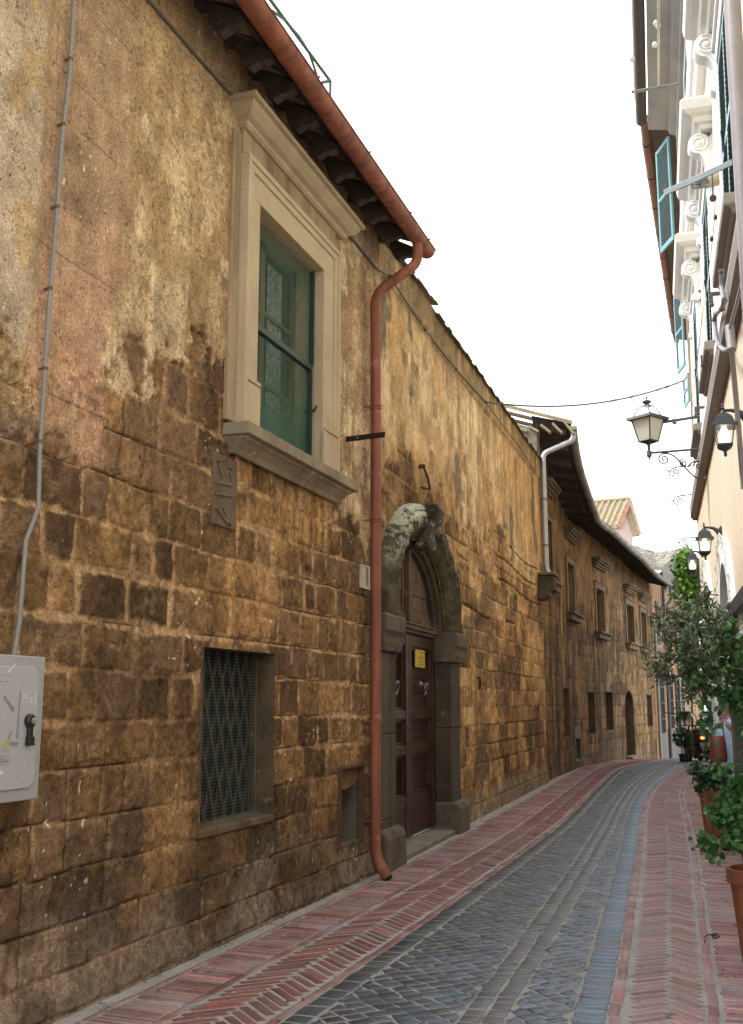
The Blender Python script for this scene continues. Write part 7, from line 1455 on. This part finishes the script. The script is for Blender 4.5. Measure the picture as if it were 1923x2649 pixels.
obj('shirt', loft([ring(.80, .20, .165, 0, 0, .03), ring(.83, .205, .17, 0, 0, .03), ring(.835, .19, .155, 0, 0, .03), ring(1.0, .195, .165, 0, 0, .02), ring(1.16, .19, .16), ring(1.3, .195, .145), ring(1.38, .17, .11), ring(1.43, .09, .08), ring(1.45, .066, .066)]), M_blue, ps, smooth=True)
mb = MB(); mb.tube(along_path([sh_l + V3(0, 0, .0), sh_l*.5 + el_l*.5 + V3(0, 0, .01), el_l*.9 + sh_l*.1], 8), np.linspace(.085, .066, 8), 14, False); mb.tube(along_path([sh_r, (sh_r + B(-.02, -.24, 1.08))/2, B(-.02, -.24, 1.1)], 8), np.linspace(.085, .064, 8), 14, False); obj('sleeves', mb, M_blue, ps, smooth=True)
mb = MB()
for sg in (-1, 1): mb.tube(along_path([B(0, sg*.075, .93), B(.01, sg*.10, .48), B(-.02, sg*.10, .1)], 12), np.linspace(.115, .066, 12), 16)
obj('trousers', mb, pm('dark trousers', (.03, .03, .04), None, 3., .85, .3), ps, smooth=True); mb = MB()
for sg in (-1, 1): mb.tube([B(-.07, sg*.1, .05), B(.03, sg*.105, .055), B(.14, sg*.11, .035)], [.04, .046, .035], 10)
obj('shoes', mb, pm('dark shoes', (.02, .018, .018), None, 3., .5), ps, smooth=True)
bo = at_depth(1858, 1935, 11.9); bz_ = float(bo[2]); bg_ = thing('shoulder_bag', 'soft red brown bag hanging from the hand of the person at the door', 'bag', bo); M_bag = pm('red brown leather', (.24, .052, .03), (.16, .036, .024), 4., .45, .3, .004, 50.)
def br(z, a, b): return [bo + fx*math.cos(q)*a + tw_*math.sin(q)*b + V3(0, 0, z) for q in np.linspace(0, 2*math.pi, 21)[:-1]]
obj('body', loft([br(-.15, .02, .01), br(-.15, .085, .045), br(-.1, .095, .055), br(.05, .085, .045), br(.12, .075, .025), br(.13, .072, .02), br(.12, .068, .015), br(.1, .02, .008)]), M_bag, bg_, smooth=True)
mb = MB(); mb.tube(along_path([bo + fx*.07*-1 + V3(0, 0, .12), bo + fx*-.03 + V3(0, 0, .2), hand + V3(0, 0, -.02), bo + fx*.06 + V3(0, 0, .24), bo + fx*.07 + V3(0, 0, .12)], 18), .008, 6); obj('strap', mb, M_bag, bg_, smooth=True)
# ------------------------------------------------------------------ scooter at the bend
def scooter(label, px, d, lit):
    o = at_depth(px, 1820, d); z = float(zg(o[0], o[1])); o[2] = z; t = thing('motor_scooter', label, 'scooter', o, group='dark scooters at the bend'); f = fw_; s = RT; P = lambda a, b, c: o + s*a + f*b + V3(0, 0, c)
    for q in (0., 1.15): mb = MB(); mb.lathe([(.14, -.05), (.2, -.055), (.235, -.02), (.235, .02), (.2, .055), (.14, .05)], P(0, q, .235), 20, s); w = obj('wheel', mb, M_plast, t, smooth=True); mb = MB(); mb.lathe([(.03, -.06), (.14, -.03), (.14, .03), (.03, .06)], P(0, q, .235), 16, s); obj('rim', mb, pm('dull rim', (.12, .12, .12), None, 4., .5, metal=.5), w, smooth=True)
    mb = MB(); mb.tube([P(0, -.2, .62), P(0, 0, .66), P(0, .3, .60), P(0, .5, .38), P(0, .72, .34), P(0, .95, .5), P(0, 1.02, .85)], [.09, .17, .18, .15, .14, .17, .08], 14); mb.tube([P(0, 0, .36), P(0, .3, .4)], .12, 10); obj('body', mb, pm('black paint', (.016, .014, .016), None, 3., .35, spec=.6), t, smooth=True)
    mb = MB(); mb.tube([P(0, -.12, .80), P(0, .1, .83), P(0, .45, .78)], [.11, .14, .11], 12); obj('seat', mb, pm('black vinyl', (.012, .012, .012), None, 6., .6), t, smooth=True)
    mb = MB(); mb.tube([P(-.33, .92, 1.02), P(-.1, 1.0, 1.0), P(.1, 1.0, 1.0), P(.33, .92, 1.02)], .018, 8); mb.tube([P(0, 1.02, .8), P(0, 1.0, 1.02)], .03, 8); h = obj('handlebar', mb, M_plast, t, smooth=True); mb = MB()
    for q in (-1, 1): mb.lathe([(.05, -.008), (.06, 0), (.05, .008)], P(q*.36, .93, 1.18), 12, f); mb.tube([P(q*.3, .93, 1.02), P(q*.36, .93, 1.16)], .007, 5)
    obj('mirror', mb, M_plast, h, smooth=True); mb = MB(); mb.lathe([(.04, 0), (.045, -.03), (.03, -.05)], P(0, -.26, .68), 12, f); obj('tail_lamp', mb, glow('lit tail lamp', (1, .10, .015), 9.) if lit else pm('red lens', (.2, .02, .015), None, 4., .3), t, smooth=True)
    mb = MB(); mb.box(*(P(-.09, -.3, .42)), *(P(.09, -.29, .54) + V3(.0, .012, 0))); obj('plate', mb, pm('dim plate', (.35, .35, .33), None, 4., .5), t)
    return t
scooter('dark motor scooter with its tail lamp lit, seen from behind at the bend', 1805, 31.6, True)
scooter('unlit dark motor scooter parked against the lit one at the bend', 1822, 32.2, False)
# twisted wire lying on the bricks
tw = thing('wire_scrap', 'bent scrap of dark wire lying on the brick edging at the lower right', 'wire', at_z(1845, 2425, 0)); mb = MB(); mb.tube([at_z(x, y, h) for x, y, h in ((1823, 2436, .012), (1822, 2424, .02), (1832, 2417, .03), (1848, 2420, .018), (1862, 2422, .012), (1850, 2427, .012), (1840, 2419, .016), (1856, 2415, .014))], .005, 6); obj('wire', mb, M_iron, tw, smooth=True)
# leaves and scraps of litter
lt = []; mb = MB()
for i in range(260):
    y = 4.5 + rnd.random()*14; e = rnd.random(); x = float(cWall(y)) + .05 + e*e*1.1 if rnd.random() < .7 else float(cR3(y)) + rnd.random()*.3; s = .004 + rnd.random()*.009; a = rnd.random()*6.28; mb.col = rnd.choice([(.10, .07, .04), (.05, .045, .035), (.3, .25, .14), (.5, .48, .42), (.13, .11, .05), (.08, .07, .06)])
    z = float(zg(x, y)) + .010; p = [V3(x+math.cos(a+k*1.57)*s*(1.6 if k % 2 else .8), y+math.sin(a+k*1.57)*s*(1.6 if k % 2 else .8), z+rnd.random()*.006) for k in range(4)]; mb.hexa([q - V3(0, 0, .003) for q in p] + p)
o = obj('litter', mb, vcol('dry leaf scraps', .9, None, bump=0)); tag(o, 'scattered dry leaf scraps and grit along the foot of the walls', 'litter', kind='stuff')
